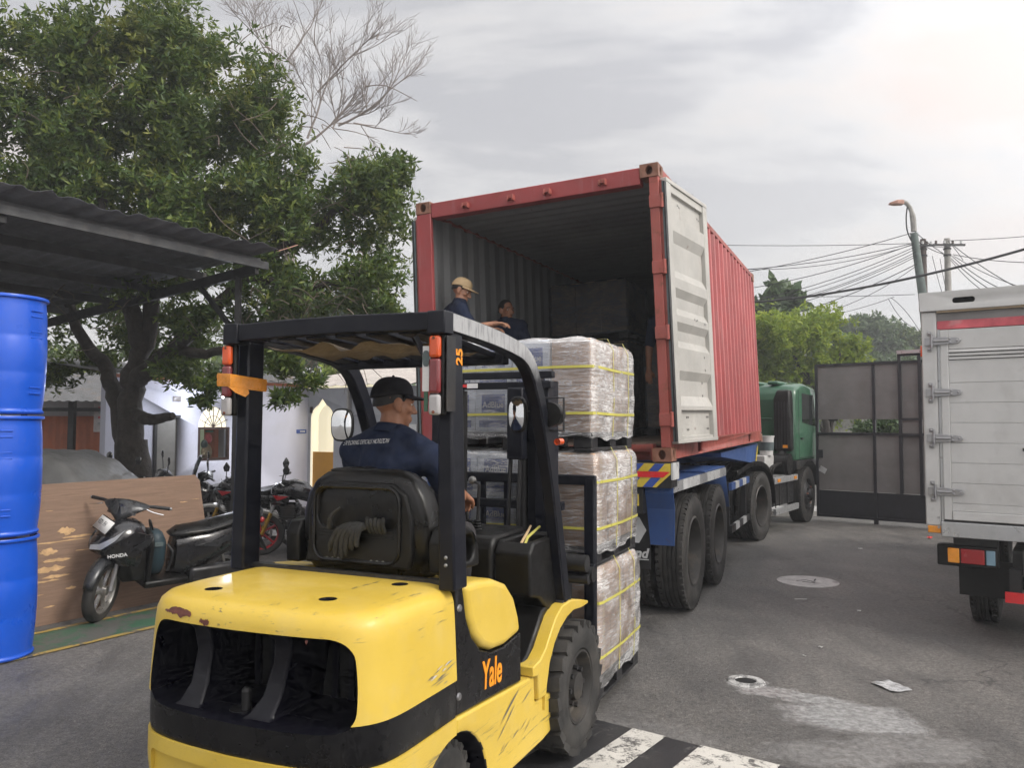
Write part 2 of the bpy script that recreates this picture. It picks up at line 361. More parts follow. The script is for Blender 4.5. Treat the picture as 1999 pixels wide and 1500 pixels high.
def mat_yellow(name, chips=True):
    m, nt, b, v = newmat(name)
    n = noise(nt, v, 2.2, 5, 0.6)
    c = ramp(nt, n, 0.3, (0.57, 0.395, 0.045), 0.72, (0.66, 0.475, 0.08))
    du = noise(nt, v, 7, 6, 0.7, 0.3); c = mixc(nt, ramp(nt, du, 0.5, (0,0,0), 0.8, (0.28,)*3), c, (0.52, 0.43, 0.22))
    # scuffs: long thin streaks of grey
    w = noise(nt, mapv(nt, v, (7, 1.2, 26), rot=(R(24), 0, 0)), 3.0, 6, 0.66, 0.2); zone = noise(nt, v, 1.7, 2, 0.5)
    f = mathn(nt, 'MULTIPLY', ramp(nt, w, 0.60, (0,0,0), 0.66, (1,1,1)), ramp(nt, zone, 0.53, (0,0,0), 0.60, (0.8,)*3))
    c = mixc(nt, f, c, (0.13, 0.11, 0.06))
    sp = noise(nt, v, 26, 5, 0.7); c = mixc(nt, ramp(nt, sp, 0.70, (0,0,0), 0.74, (0.6,)*3), c, (0.10, 0.06, 0.03))
    nt.links.new(c, b.inputs['Base Color'])
    nt.links.new(ramp(nt, du, 0.3, (0.32,)*3, 0.75, (0.62,)*3), b.inputs['Roughness'])
    b.inputs['Coat Weight'].default_value = 0.12; b.inputs['Coat Roughness'].default_value = 0.15
    nt.links.new(bumpn(nt, noise(nt, v, 45, 3), 0.05, 0.004), b.inputs['Normal'])
mat_yellow('forklift_yellow')
pm('forklift_black', (0.005, 0.005, 0.006), 0.30, spec=0.3, var=0.3, dirt=(0.03, 0.028, 0.025), dfac=0.25, ds=5)
def mat_guard_sheen():  # sky reflection painted as pale grey that fades below the bend
    m, nt, b, v = newmat('guard_sheen'); sp = nt.nodes.new('ShaderNodeSeparateXYZ'); nt.links.new(v, sp.inputs[0])
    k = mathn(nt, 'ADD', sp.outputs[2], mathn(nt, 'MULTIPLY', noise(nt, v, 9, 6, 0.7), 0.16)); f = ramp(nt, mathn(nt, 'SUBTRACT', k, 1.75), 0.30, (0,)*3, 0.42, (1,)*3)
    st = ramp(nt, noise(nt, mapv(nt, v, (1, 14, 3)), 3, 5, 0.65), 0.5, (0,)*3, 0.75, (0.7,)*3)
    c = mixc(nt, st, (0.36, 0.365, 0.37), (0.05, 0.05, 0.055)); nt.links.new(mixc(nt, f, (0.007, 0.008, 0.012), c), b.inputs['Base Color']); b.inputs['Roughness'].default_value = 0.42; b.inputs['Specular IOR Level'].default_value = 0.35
mat_guard_sheen()
pm('guard_black', (0.006, 0.007, 0.012), 0.40, spec=0.28, var=0.25, dirt=(0.04, 0.039, 0.038), dfac=0.25, ds=6, bump=0.05, bs=60)
pm('black_plastic', (0.007, 0.007, 0.007), 0.42, spec=0.3, var=0.3, dirt=(0.035, 0.032, 0.027), dfac=0.4, ds=4, bump=0.15, bs=260)
pm('black_vinyl', (0.006, 0.006, 0.006), 0.34, spec=0.35, var=0.3, dirt=(0.05, 0.045, 0.037), dfac=0.35, ds=5, bump=0.12, bs=180)
pm('black_satin', (0.012, 0.012, 0.013), 0.5, var=0.3, dirt=(0.05, 0.048, 0.045), dfac=0.4)
pm('dark_steel', (0.045, 0.045, 0.047), 0.42, 0.6, dirt=(0.10, 0.075, 0.05), dfac=0.4)
pm('grey_steel', (0.36, 0.36, 0.37), 0.36, 0.85, dirt=(0.16, 0.14, 0.12), dfac=0.3)
pm('chrome', (0.75, 0.75, 0.76), 0.14, 1.0, var=0.05)
pm('mirror_glass', (0.85, 0.86, 0.87), 0.03, 1.0, var=0.02, rvar=0.01)
pm('rust', (0.16, 0.055, 0.028), 0.7, var=0.4, vs=18, bump=0.3, bs=80)
pm('primer_chip', (0.115, 0.035, 0.025), 0.55, var=0.4, vs=30, bump=0.2, bs=90)
pm('worn_metal', (0.22, 0.22, 0.21), 0.4, 0.5, var=0.3)
pm('orange_tape', (0.62, 0.24, 0.03), 0.28, var=0.25, vs=14, bump=0.35, bs=28)
pm('lamp_orange', (0.62, 0.085, 0.015), 0.16, var=0.12, coat=0.5, bump=0.08, bs=160)
pm('lamp_red', (0.17, 0.025, 0.028), 0.16, var=0.12, coat=0.5, bump=0.08, bs=160)
pm('lamp_clear', (0.34, 0.33, 0.33), 0.16, var=0.12, coat=0.5, bump=0.08, bs=160)
pm('bright_red', (0.62, 0.03, 0.03), 0.4)
pm('decal_orange', (0.86, 0.30, 0.012), 0.4, var=0.1)
pm('decal_white', (0.72, 0.72, 0.71), 0.45, var=0.06)
pm('decal_black', (0.012, 0.012, 0.014), 0.45, var=0.1)
pm('decal_blue', (0.035, 0.085, 0.33), 0.5, var=0.2, vs=20)
def mat_tyre():
    m, nt, b, v = newmat('tyre_rubber')
    n = noise(nt, v, 7, 5, 0.6); c = ramp(nt, n, 0.35, (0.020, 0.020, 0.020), 0.7, (0.055, 0.052, 0.048))
    nt.links.new(c, b.inputs['Base Color']); b.inputs['Roughness'].default_value = 0.72; b.inputs['Specular IOR Level'].default_value = 0.35
    nt.links.new(bumpn(nt, noise(nt, v, 90, 4), 0.25, 0.004), b.inputs['Normal'])
mat_tyre()
pm('rim_dark', (0.040, 0.038, 0.036), 0.55, 0.3, dirt=(0.12, 0.10, 0.075), dfac=0.6, ds=6)
def mat_container(name, col, rustiness=0.35, chalk=(0.55, 0.42, 0.40)):
    m, nt, b, v = newmat(name)
    n = noise(nt, v, 1.4, 6, 0.62); c = ramp(nt, n, 0.32, tuple(x*0.8 for x in col), 0.7, tuple(min(1, x*1.2) for x in col))
    st = noise(nt, mapv(nt, v, (6, 6, 0.55)), 2.0, 6, 0.65); c = mixc(nt, ramp(nt, st, 0.55, (0,0,0), 0.78, (0.35,)*3), c, chalk)
    ru = noise(nt, v, 5.5, 8, 0.7, 0.5); c = mixc(nt, ramp(nt, ru, 0.66-rustiness*0.2, (0,0,0), 0.74-rustiness*0.15, (0.75,)*3), c, (0.13, 0.055, 0.03))
    nt.links.new(c, b.inputs['Base Color'])
    nt.links.new(ramp(nt, ru, 0.3, (0.42,)*3, 0.7, (0.75,)*3), b.inputs['Roughness'])
    nt.links.new(bumpn(nt, mathn(nt, 'ADD', noise(nt, v, 30, 4), ru), 0.12, 0.006), b.inputs['Normal'])
mat_container('container_red', (0.28, 0.048, 0.048), 0.14, (0.42, 0.30, 0.29))
mat_container('container_red_lit', (0.42, 0.115, 0.115), 0.06, (0.55, 0.34, 0.33))  # paler copy, light on the outer flats put into the paint
mat_container('container_red_worn', (0.31, 0.075, 0.06), 0.62, (0.34, 0.20, 0.15))
mat_container('container_rust', (0.24, 0.11, 0.07), 0.95, (0.28, 0.19, 0.13))
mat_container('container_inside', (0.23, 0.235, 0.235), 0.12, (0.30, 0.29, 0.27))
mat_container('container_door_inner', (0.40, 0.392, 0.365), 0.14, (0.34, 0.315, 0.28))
pm('container_floor', (0.13, 0.095, 0.07), 0.75, var=0.35, vs=9, bump=0.2, bs=40)
pm('gasket', (0.09, 0.12, 0.125), 0.5, var=0.3)
mat_container('chassis_blue', (0.028, 0.075, 0.23), 0.16, (0.08, 0.10, 0.16))
mat_container('cab_green', (0.022, 0.098, 0.050), 0.06, (0.05, 0.12, 0.075)); MATS['cab_green'].node_tree.nodes['Principled BSDF'].inputs['Coat Weight'].default_value = 0.6
pm('stripe_yellow', (0.58, 0.44, 0.05), 0.5, dirt=(0.2, 0.15, 0.08), dfac=0.5, ds=8)
pm('stripe_red', (0.60, 0.02, 0.025), 0.5, dirt=(0.25, 0.08, 0.06), dfac=0.3, ds=8)
pm('stripe_blue', (0.035, 0.075, 0.30), 0.5, dirt=(0.15, 0.15, 0.18), dfac=0.4, ds=8)
pm('reflective_white', (0.55, 0.56, 0.56), 0.35, 0.1, dirt=(0.25, 0.24, 0.22), dfac=0.5, ds=9)
pm('cavity_black', (0.004, 0.004, 0.008), 0.38, spec=0.35, var=0.2)
pm('cardboard', (0.47, 0.30, 0.185), 0.8, var=0.12, bump=0.1, bs=60)
pm('carton_print', (0.66, 0.72, 0.80), 0.6, var=0.12, vs=4)
pm('carton_blue', (0.030, 0.075, 0.30), 0.55, var=0.25, vs=8)
pm('strap_yellow', (0.52, 0.48, 0.10), 0.35, var=0.12)
pm('pallet_black', (0.012, 0.012, 0.014), 0.5, var=0.3, dirt=(0.11, 0.105, 0.10), dfac=0.55, ds=7)
def mat_film(name, base, soft, line, glare=(0.86, 0.86, 0.88), gloss=0.14):
    """stretch film: clear glossy plastic with glare painted in as milky bloom and thin tight creases"""
    m, nt, b, v = newmat(name); nt.nodes.remove(b); out = nt.nodes['Material Output']
    big = noise(nt, mapv(nt, v, (1.0, 1.0, 1.6), rot=(R(20), R(10), 0)), 2.2, 5, 0.6, 0.8)
    a = noise(nt, mapv(nt, v, (1.4, 1.4, 12), rot=(R(12), R(-8), 0)), 2.6, 5, 0.6, 0.7); a2 = noise(nt, mapv(nt, v, (1.4, 1.4, 15), rot=(R(-22), R(16), 0)), 3.4, 5, 0.62, 0.9)
    def ridge(n, w): return ramp(nt, mathn(nt, 'ABSOLUTE', mathn(nt, 'SUBTRACT', n, 0.5)), 0.0, (1,)*3, w, (0,)*3)
    l1 = mathn(nt, 'MULTIPLY', ridge(a, 0.028), ramp(nt, big, 0.38, (0.15,)*3, 0.6, (1,)*3)); l2 = mathn(nt, 'MULTIPLY', ridge(a2, 0.022), ramp(nt, noise(nt, v, 3.1, 3), 0.42, (0,)*3, 0.6, (0.9,)*3))
    f = mathn(nt, 'ADD', mathn(nt, 'ADD', base, mathn(nt, 'MULTIPLY', ramp(nt, big, 0.36, (0,)*3, 0.66, (1,)*3), soft)), mathn(nt, 'MULTIPLY', mathn(nt, 'MAXIMUM', l1, l2), line), True)
    d = nt.nodes.new('ShaderNodeBsdfPrincipled'); d.inputs['Base Color'].default_value = glare + (1,); d.inputs['Roughness'].default_value = 0.25; d.inputs['Specular IOR Level'].default_value = 0.6
    t = nt.nodes.new('ShaderNodeBsdfTransparent'); t.inputs[0].default_value = (0.97, 0.97, 0.98, 1)
    g = nt.nodes.new('ShaderNodeBsdfGlossy'); g.inputs['Roughness'].default_value = 0.14
    bn = bumpn(nt, mathn(nt, 'ADD', mathn(nt, 'ADD', a, a2), mathn(nt, 'MULTIPLY', l1, 0.25)), 0.45, 0.02); nt.links.new(bn, d.inputs['Normal']); nt.links.new(bn, g.inputs['Normal'])
    fr = nt.nodes.new('ShaderNodeFresnel'); fr.inputs[0].default_value = 1.45; nt.links.new(bn, fr.inputs[1])
    tg = nt.nodes.new('ShaderNodeMixShader'); nt.links.new(mathn(nt, 'ADD', mathn(nt, 'MULTIPLY', fr.outputs[0], 0.9), gloss, True), tg.inputs[0]); nt.links.new(t.outputs[0], tg.inputs[1]); nt.links.new(g.outputs[0], tg.inputs[2])
    mx = nt.nodes.new('ShaderNodeMixShader'); nt.links.new(f, mx.inputs[0]); nt.links.new(tg.outputs[0], mx.inputs[1]); nt.links.new(d.outputs[0], mx.inputs[2]); nt.links.new(mx.outputs[0], out.inputs[0])
mat_film('film', 0.02, 0.13, 0.5); mat_film('film_glare', 0.08, 0.38, 0.65, (0.87, 0.87, 0.87)); mat_film('film_shaded', 0.5, 0.3, 0.4, (0.10, 0.105, 0.115), 0.05)  # side film has sky glare painted in, container film its shade
pm('drum_blue', (0.005, 0.082, 0.54), 0.36, var=0.06, vs=2, bump=0.06, bs=7, coat=0.1, bd=0.02)
pm('film_paper', (0.42, 0.42, 0.42), 0.25, 0.35, var=0.3, vs=20)
pm('drum_cap', (0.55, 0.55, 0.55), 0.4)
def mat_ply():
    m, nt, b, v = newmat('plywood')
    g = noise(nt, mapv(nt, v, (1.2, 1, 22)), 3.0, 7, 0.65, 0.3); n = noise(nt, v, 1.3, 4)
    c = ramp(nt, g, 0.3, (0.15, 0.094, 0.062), 0.72, (0.245, 0.157, 0.108)); c = mixc(nt, ramp(nt, n, 0.4, (0,0,0), 0.7, (0.5,)*3), c, (0.20, 0.125, 0.085))
    nt.links.new(c, b.inputs['Base Color']); b.inputs['Roughness'].default_value = 0.7
    nt.links.new(bumpn(nt, g, 0.15, 0.004), b.inputs['Normal'])
mat_ply()
pm('wood_split', (0.50, 0.32, 0.16), 0.75, var=0.3, vs=14, bump=0.3, bs=50)
pm('tarp_grey', (0.105, 0.107, 0.108), 0.55, var=0.2, vs=5, bump=0.25, bs=9, bd=0.03)
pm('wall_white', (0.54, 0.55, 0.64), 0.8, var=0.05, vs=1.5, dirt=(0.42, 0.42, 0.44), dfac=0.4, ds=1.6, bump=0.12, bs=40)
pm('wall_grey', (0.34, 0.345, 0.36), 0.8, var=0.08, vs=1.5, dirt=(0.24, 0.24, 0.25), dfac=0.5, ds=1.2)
pm('lit_cream', (0.80, 0.76, 0.60), 0.7, var=0.04, emit=(1.0, 0.90, 0.66), es=0.42)
pm('door_ochre', (0.42, 0.20, 0.012), 0.5, var=0.1)
pm('door_grey', (0.19, 0.185, 0.17), 0.5, var=0.12)
pm('frame_brown', (0.040, 0.022, 0.018), 0.5)
pm('roof_sheet', (0.50, 0.46, 0.42), 0.5, 0.1, var=0.2, dirt=(0.30, 0.22, 0.17), dfac=0.5, ds=2)
pm('roof_sheet_old', (0.105, 0.108, 0.112), 0.6, 0.1, var=0.3, dirt=(0.19, 0.14, 0.10), dfac=0.5, ds=2)
pm('roof_sheet_under', (0.11, 0.112, 0.125), 0.7, 0.0, var=0.25, dirt=(0.15, 0.13, 0.11), dfac=0.4, ds=2)
pm('canopy_steel', (0.065, 0.067, 0.070), 0.6, 0.1, var=0.25, dirt=(0.14, 0.12, 0.10), dfac=0.5)
pm('canopy_dark', (0.013, 0.013, 0.014), 0.6)
pm('rust_sheet', (0.36, 0.105, 0.045), 0.6, var=0.25, vs=2, dirt=(0.20, 0.08, 0.05), dfac=0.4)
pm('banner', (0.50, 0.46, 0.46), 0.7, var=0.2)
pm('gate_sheet', (0.20, 0.192, 0.188), 0.55, 0.15, var=0.18, vs=2, dirt=(0.17, 0.145, 0.13), dfac=0.5, ds=1.5, bump=0.2, bs=5, bd=0.03)
pm('gate_black', (0.020, 0.021, 0.026), 0.5, var=0.2)
pm('box_white', (0.54, 0.54, 0.53), 0.38, 0.0, var=0.05, dirt=(0.36, 0.35, 0.335), dfac=0.5, ds=2.2, coat=0.1)
pm('box_aluminium', (0.48, 0.49, 0.50), 0.36, 0.6, var=0.1, dirt=(0.30, 0.30, 0.30), dfac=0.4, ds=3)
pm('box_red', (0.52, 0.10, 0.12), 0.55, var=0.4, vs=5, dirt=(0.55, 0.45, 0.43), dfac=0.7, ds=3)
pm('amber', (0.75, 0.28, 0.02), 0.2, coat=0.5); pm('tail_red', (0.30, 0.012, 0.015), 0.2, coat=0.5); pm('tail_blue', (0.17, 0.28, 0.36), 0.2, coat=0.5)
pm('concrete_pale', (0.40, 0.395, 0.385), 0.8, var=0.2, vs=12, dirt=(0.12, 0.115, 0.11), dfac=0.8, ds=5, bump=0.3, bs=60)
pm('concrete_pole', (0.30, 0.29, 0.27), 0.8, var=0.2); pm('pole_green', (0.105, 0.135, 0.125), 0.7, var=0.25); pm('pole_brown', (0.095, 0.075, 0.066), 0.8, var=0.25); pm('lamp_rusty', (0.45, 0.25, 0.19), 0.6, var=0.25)
pm('cable', (0.02, 0.02, 0.021), 0.6)
pm('glass_dark', (0.02, 0.025, 0.025), 0.06, var=0.05, rvar=0.02, spec=0.8)
def mat_pane():
    m, nt, b, v = newmat('pane_glass'); b.inputs['Transmission Weight'].default_value = 1.0; b.inputs['Roughness'].default_value = 0.03; b.inputs['IOR'].default_value = 1.12; b.inputs['Base Color'].default_value = (0.9, 0.93, 0.92, 1)
mat_pane()
pm('gap_dark', (0.004, 0.004, 0.004), 0.8)
pm('skin', (0.30, 0.135, 0.075), 0.5, var=0.12, vs=30, bump=0.06, bs=140)
pm('skin_light', (0.36, 0.18, 0.11), 0.5, var=0.12, vs=30, bump=0.06, bs=140)
pm('hair_black', (0.010, 0.009, 0.009), 0.55, var=0.4, vs=60, bump=0.3, bs=200)
pm('eye_white', (0.62, 0.60, 0.57), 0.25); pm('eye_dark', (0.015, 0.010, 0.008), 0.2); pm('lip', (0.24, 0.085, 0.06), 0.5)
pm('shirt_navy', (0.0125, 0.019, 0.042), 0.85, var=0.25, vs=9, bump=0.25, bs=300, spec=0.25)
pm('cap_black', (0.014, 0.014, 0.018), 0.85, var=0.2, bump=0.2, bs=300, spec=0.25)
pm('cap_beige', (0.56, 0.41, 0.235), 0.85, var=0.12, bump=0.2, bs=300, spec=0.25)
pm('trousers', (0.030, 0.028, 0.030), 0.85, var=0.2); pm('shoe', (0.018, 0.017, 0.016), 0.6)
pm('glove', (0.026, 0.026, 0.024), 0.9, var=0.35, vs=24, bump=0.4, bs=130); pm('headliner', (0.25, 0.195, 0.13), 0.8, var=0.25, vs=7, bump=0.4, bs=14, bd=0.03)
pm('bike_black', (0.012, 0.012, 0.014), 0.24, var=0.2, coat=0.5); pm('bike_grey', (0.032, 0.034, 0.037), 0.32, 0.3); pm('bike_red', (0.34, 0.022, 0.030), 0.35); pm('bike_gold', (0.42, 0.26, 0.05), 0.3, 0.8)
pm('alloy', (0.45, 0.44, 0.42), 0.35, 0.8, dirt=(0.2, 0.18, 0.15), dfac=0.4); pm('plate_white', (0.60, 0.60, 0.585), 0.5, var=0.06); pm('headlamp_glass', (0.50, 0.52, 0.56), 0.08, 0.3, coat=0.7)
def mat_leaf(name, dark, mid, light, tr=0.25):
    m, nt, b, v = newmat(name); out = nt.nodes['Material Output']
    g = nt.nodes.new('ShaderNodeNewGeometry'); r = nt.nodes.new('ShaderNodeValToRGB'); nt.links.new(g.outputs['Random Per Island'], r.inputs[0])
    e = r.color_ramp.elements; e[0].position = 0.0; e[0].color = dark + (1,); e[1].position = 1.0; e[1].color = light + (1,); k = e.new(0.55); k.color = mid + (1,)
    c = mixc(nt, ramp(nt, noise(nt, v, 0.9, 3), 0.35, (0,0,0), 0.7, (0.55,)*3), r.outputs[0], dark)
    nt.links.new(c, b.inputs['Base Color']); b.inputs['Roughness'].default_value = 0.45; b.inputs['Specular IOR Level'].default_value = 0.4
    t = nt.nodes.new('ShaderNodeBsdfTranslucent'); nt.links.new(mixc(nt, 0.5, c, light), t.inputs[0])
    mx = nt.nodes.new('ShaderNodeMixShader'); mx.inputs[0].default_value = tr; nt.links.new(b.outputs[0], mx.inputs[1]); nt.links.new(t.outputs[0], mx.inputs[2]); nt.links.new(mx.outputs[0], out.inputs[0])
mat_leaf('leaf_dark', (0.026, 0.058, 0.012), (0.070, 0.125, 0.024), (0.20, 0.25, 0.045), 0.32)
pm('twig_brown', (0.15, 0.12, 0.095), 0.85, var=0.3)
mat_leaf('leaf_lime', (0.10, 0.18, 0.018), (0.24, 0.34, 0.035), (0.42, 0.48, 0.07), 0.45)
mat_leaf('leaf_far', (0.055, 0.10, 0.045), (0.09, 0.145, 0.06), (0.15, 0.20, 0.08), 0.25)
mat_leaf('leaf_banana', (0.07, 0.13, 0.06), (0.12, 0.20, 0.09), (0.20, 0.28, 0.13), 0.35)
pm('bark', (0.036, 0.030, 0.025), 0.9, var=0.4, vs=9, bump=0.9, bs=16, bd=0.03)
pm('bark_pale', (0.21, 0.185, 0.17), 0.85, var=0.25, vs=9)

# ------------------------------------------------------------------ ground and markings
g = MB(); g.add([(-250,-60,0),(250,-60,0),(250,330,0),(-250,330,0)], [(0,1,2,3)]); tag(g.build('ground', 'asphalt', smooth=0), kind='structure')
def sheet(name, pts, z, mat, sub=None):
    b = MB(); n = len(pts); b.add([(p[0], p[1], z) for p in pts], [tuple(range(n))]); o = b.build(name, mat, smooth=0); tag(o, kind='structure'); return o
# walkway: green band between two worn yellow lines, running with the board
wd = Vector((0.528, 0.849)); wn = Vector((-0.849, 0.528))
wa = Vector((-3.71, 5.88))
def wk(s, t): p = wa + wd*s + wn*t; return (p.x, p.y)
sheet('green_walkway', [wk(-4, 0.02), wk(7, 0.02), wk(7, 0.62), wk(-4, 0.62)], 0.004, 'paint_green')
sheet('walkway_line', [wk(-4, -0.03), wk(7, -0.03), wk(7, 0.035), wk(-4, 0.035)], 0.008, 'paint_yellow')
sheet('walkway_line', [wk(-4, 0.60), wk(7, 0.60), wk(7, 0.665), wk(-4, 0.665)], 0.008, 'paint_yellow')
# crossing bars under the forklift's front wheel
ca = Vector((0.70, 4.67)); cd = Vector((0.81, -0.585)); cn = Vector((-0.585, -0.81))
def cw(s, t): p = ca + cd*s + cn*t; return (p.x, p.y)
sheet('crossing_ground', [cw(-1.6, 0), cw(2.2, 0), cw(2.2, 1.6), cw(-1.6, 1.6)], 0.004, 'paint_black')
for a, b_ in ((-1.35, -0.9), (-0.68, -0.27), (0.0, 0.205), (0.41, 0.84), (1.1, 1.5)):
    sheet('crossing_bar', [cw(a, 0.0), cw(b_, 0.0), cw(b_, 1.55), cw(a, 1.55)], 0.008, 'paint_white')
mh = MB(); mh.lathe([(0.33, 0.0), (0.33, 0.008), (0.31, 0.010), (0.02, 0.012)], 40); o = mh.build('manhole_cover', 'concrete_pale', loc=(3.31, 9.0, 0.0)); tag(o, 'round pale concrete cover set in the asphalt beyond the trailer wheels', 'manhole cover')
ck = MB()
for i, (a, x, y) in enumerate(((0.3, -0.06, 0.03), (2.0, 0.03, -0.02), (1.1, 0.10, 0.05), (2.6, -0.02, -0.08))): ck.box((x, y, 0.012), (0.13, 0.016, 0.004), (0, 0, a))
k = ck.build('crack', 'gap_dark', o)
hl = MB(); hl.lathe([(0.13, 0.0), (0.12, 0.010), (0.075, 0.012), (0.07, 0.002)], 28, cap=False); o = hl.build('drain_hole', 'drain_rim', loc=(1.60, 5.53, 0.0)); tag(o, 'small open drain hole with pale wet rim in the asphalt', 'drain')
h2 = MB(); h2.lathe([(0.072, 0.005), (0.0005, 0.0055)], 24, cap=False); h2.build('hole', 'gap_dark', o)
# ------------------------------------------------------------------ shipping container
CW, CH, CL = 2.438, 2.591, 6.058
CONT_LOC = Vector((1.358, 6.798, 1.441)); CONT_R = rmat(-24.43, 0.6, -2.147)
cont = thing('shipping_container', 'open red shipping container loaded on the trailer behind the pallet stack', 'container', CONT_LOC, CONT_R.to_euler())
def casting(x, y, z, sx, sy):
    b = MB(); b.bb((0, 0, 0), (sx*0.165, sy*0.178, 0.118)); o = b.build('corner_casting', 'container_rust', cont)
    c = MB()
    ov = [(0.082*sx + 0.032*math.cos(t*0.3142), 0.059 + 0.042*math.sin(t*0.3142)) for t in range(20)]
    c.prism(ov, -0.05*sy, 0.10*sy, 'Y'); co = c.build('cutter', 'gap_dark'); cutby(o, co); bpy.data.objects.remove(co)
    c = MB(); ov = [(0.089*sy + 0.032*math.cos(t*0.3142), 0.059 + 0.042*math.sin(t*0.3142)) for t in range(20)]
    c.prism(ov, -0.05*sx, 0.05*sx, 'X'); co = c.build('cutter', 'gap_dark'); cutby(o, co); bpy.data.objects.remove(co)
    o.location = (x, y, z); m = o.modifiers.new('bevel', 'BEVEL'); m.width = 0.006; m.segments = 2; m.limit_method = 'ANGLE'
    return o
for x, sx in ((0.004, -1), (-CW-0.004, 1)):
    for z in (-0.004, CH-0.114): casting(x, -0.006, z, sx, 1); casting(x, CL+0.006, z, sx, -1)
# rear frame
b = MB(); b.bb((-CW, 0, 0.115), (-CW+0.16, 0.05, 2.476)); b.bb((-CW, 0.05, 0.115), (-CW+0.05, 0.16, 2.476)); b.build('corner_post', 'container_red', cont, 0.006)
b = MB(); b.bb((-0.085, 0.002, 0.115), (0, 0.05, 2.476)); b.bb((-0.05, 0.05, 0.115), (0, 0.16, 2.476)); b.build('corner_post', 'container_red_worn', cont, 0.006)
for z in (0.30, 1.05, 1.62, 2.20):
    b = MB(); b.bb((-0.088, -0.014, z), (0.012, 0.03, z+0.11)); b.cyl((0.02, 0.0, z-0.01), (0.02, 0.0, z+0.12), 0.018, seg=12); b.build('hinge', 'container_red_worn', cont, 0.004)
b = MB(); b.bb((-CW+0.165, 0.004, 2.425), (-0.165, 0.13, 2.575)); b.build('header', 'container_red', cont, 0.008)
for x in (-1.88, -1.40, -1.03, -0.50):
    b = MB(); b.box((x, -0.012, 2.50), (0.05, 0.045, 0.035)); b.box((x+0.028, -0.022, 2.488), (0.016, 0.055, 0.055)); b.box((x-0.028, -0.020, 2.488), (0.016, 0.045, 0.05)); b.build('lock_keeper', 'container_red_worn', cont, 0.004)
b = MB(); b.bb((-CW+0.16, 0.006, 0.008), (-0.16, 0.14, 0.148)); o = b.build('sill', 'container_red_worn', cont)
for x0, x1 in ((-0.62, -0.185), (-2.25, -1.82)):
    c = MB(); c.bb((x0, -0.1, 0.0-0.01), (x1, 0.10, 0.085)); co = c.build('cutter', 'gap_dark'); cutby(o, co); bpy.data.objects.remove(co)
# rails
for x0, x1 in ((-0.055, -0.002), (-CW+0.002, -CW+0.055)):
    b = MB(); b.bb((x0, 0.17, 2.525), (x1, CL-0.17, 2.583)); b.build('top_rail', 'container_red_worn', cont, 0.004)
o = MB().bb((-0.05, 0.172, 0.012), (-0.002, CL-0.17, 0.165)).build('bottom_rail', 'container_red_worn', cont)
for y0 in (1.15, 4.62):
    for yy in (y0, y0+0.0):
        c = MB(); c.bb((-0.2, yy, 0.03), (0.1, yy+0.30, 0.135)); co = c.build('cutter', 'gap_dark'); cutby(o, co); bpy.data.objects.remove(co)
MB().bb((-CW+0.002, 0.172, 0.012), (-CW+0.05, CL-0.17, 0.165)).build('bottom_rail', 'container_red_worn', cont)
# corrugated walls: red outside, grey lining inside
def corr(x0, y0, y1, z0, z1, d, name, mat, pitch=0.278, ax='side'):
    prof = []; y = y0
    while y < y1 - 0.01:
        for dy, dd in ((0, 0), (0.072, 0), (0.14, d), (0.21, d)):
            if y + dy < y1: prof.append((y+dy, dd))
        y += pitch
    prof.append((y1, 0)); P = []; F = []
    for i, (yy, dd) in enumerate(prof):
        if ax == 'side': P += [(x0+dd, yy, z0), (x0+dd, yy, z1)]
        elif ax == 'roof': P += [(z0, yy, x0+dd), (z1, yy, x0+dd)]
        else: P += [(yy, x0+dd, z0), (yy, x0+dd, z1)]
        if i: F.append((2*i-2, 2*i, 2*i+1, 2*i-1))
    m = MB(); m.add(P, F)
    if name == 'side_panel':   # light on the proud faces painted in as paler red
        m.mi = [1 if (prof[i][1] == 0 and prof[i+1][1] == 0) else 0 for i in range(len(prof)-1)]; return m.build(name, [mat, 'container_red_lit'], cont, smooth=0)
    return m.build(name, mat, cont, smooth=0)
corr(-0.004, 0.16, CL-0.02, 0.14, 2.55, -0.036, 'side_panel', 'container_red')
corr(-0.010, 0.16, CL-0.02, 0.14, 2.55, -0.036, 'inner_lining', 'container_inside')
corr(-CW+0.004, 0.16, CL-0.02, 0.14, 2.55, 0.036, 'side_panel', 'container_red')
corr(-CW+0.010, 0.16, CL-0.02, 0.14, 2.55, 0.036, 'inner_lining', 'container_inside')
corr(CL-0.03, -CW+0.004, -0.004, 0.10, 2.575, -0.04, 'end_panel', 'container_red', ax='end'); corr(CL-0.04, -CW+0.005, -0.005, 0.10, 2.57, -0.04, 'end_lining', 'container_inside', ax='end')
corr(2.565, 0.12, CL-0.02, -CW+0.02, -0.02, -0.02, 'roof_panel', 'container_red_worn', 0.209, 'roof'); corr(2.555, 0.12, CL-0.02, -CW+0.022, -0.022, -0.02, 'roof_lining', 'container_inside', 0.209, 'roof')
for i in range(8):
    x0 = -CW+0.06+i*0.29; MB().bb((x0, 0.145, 0.135), (x0+0.286, CL-0.1, 0.163+0.001*(i%2))).build('floor_plank', 'container_floor', cont)
for i in range(14): MB().bb((-CW+0.06, 0.5+i*0.40, 0.02), (-0.06, 0.55+i*0.40, 0.132)).build('cross_member', 'container_red_worn', cont)
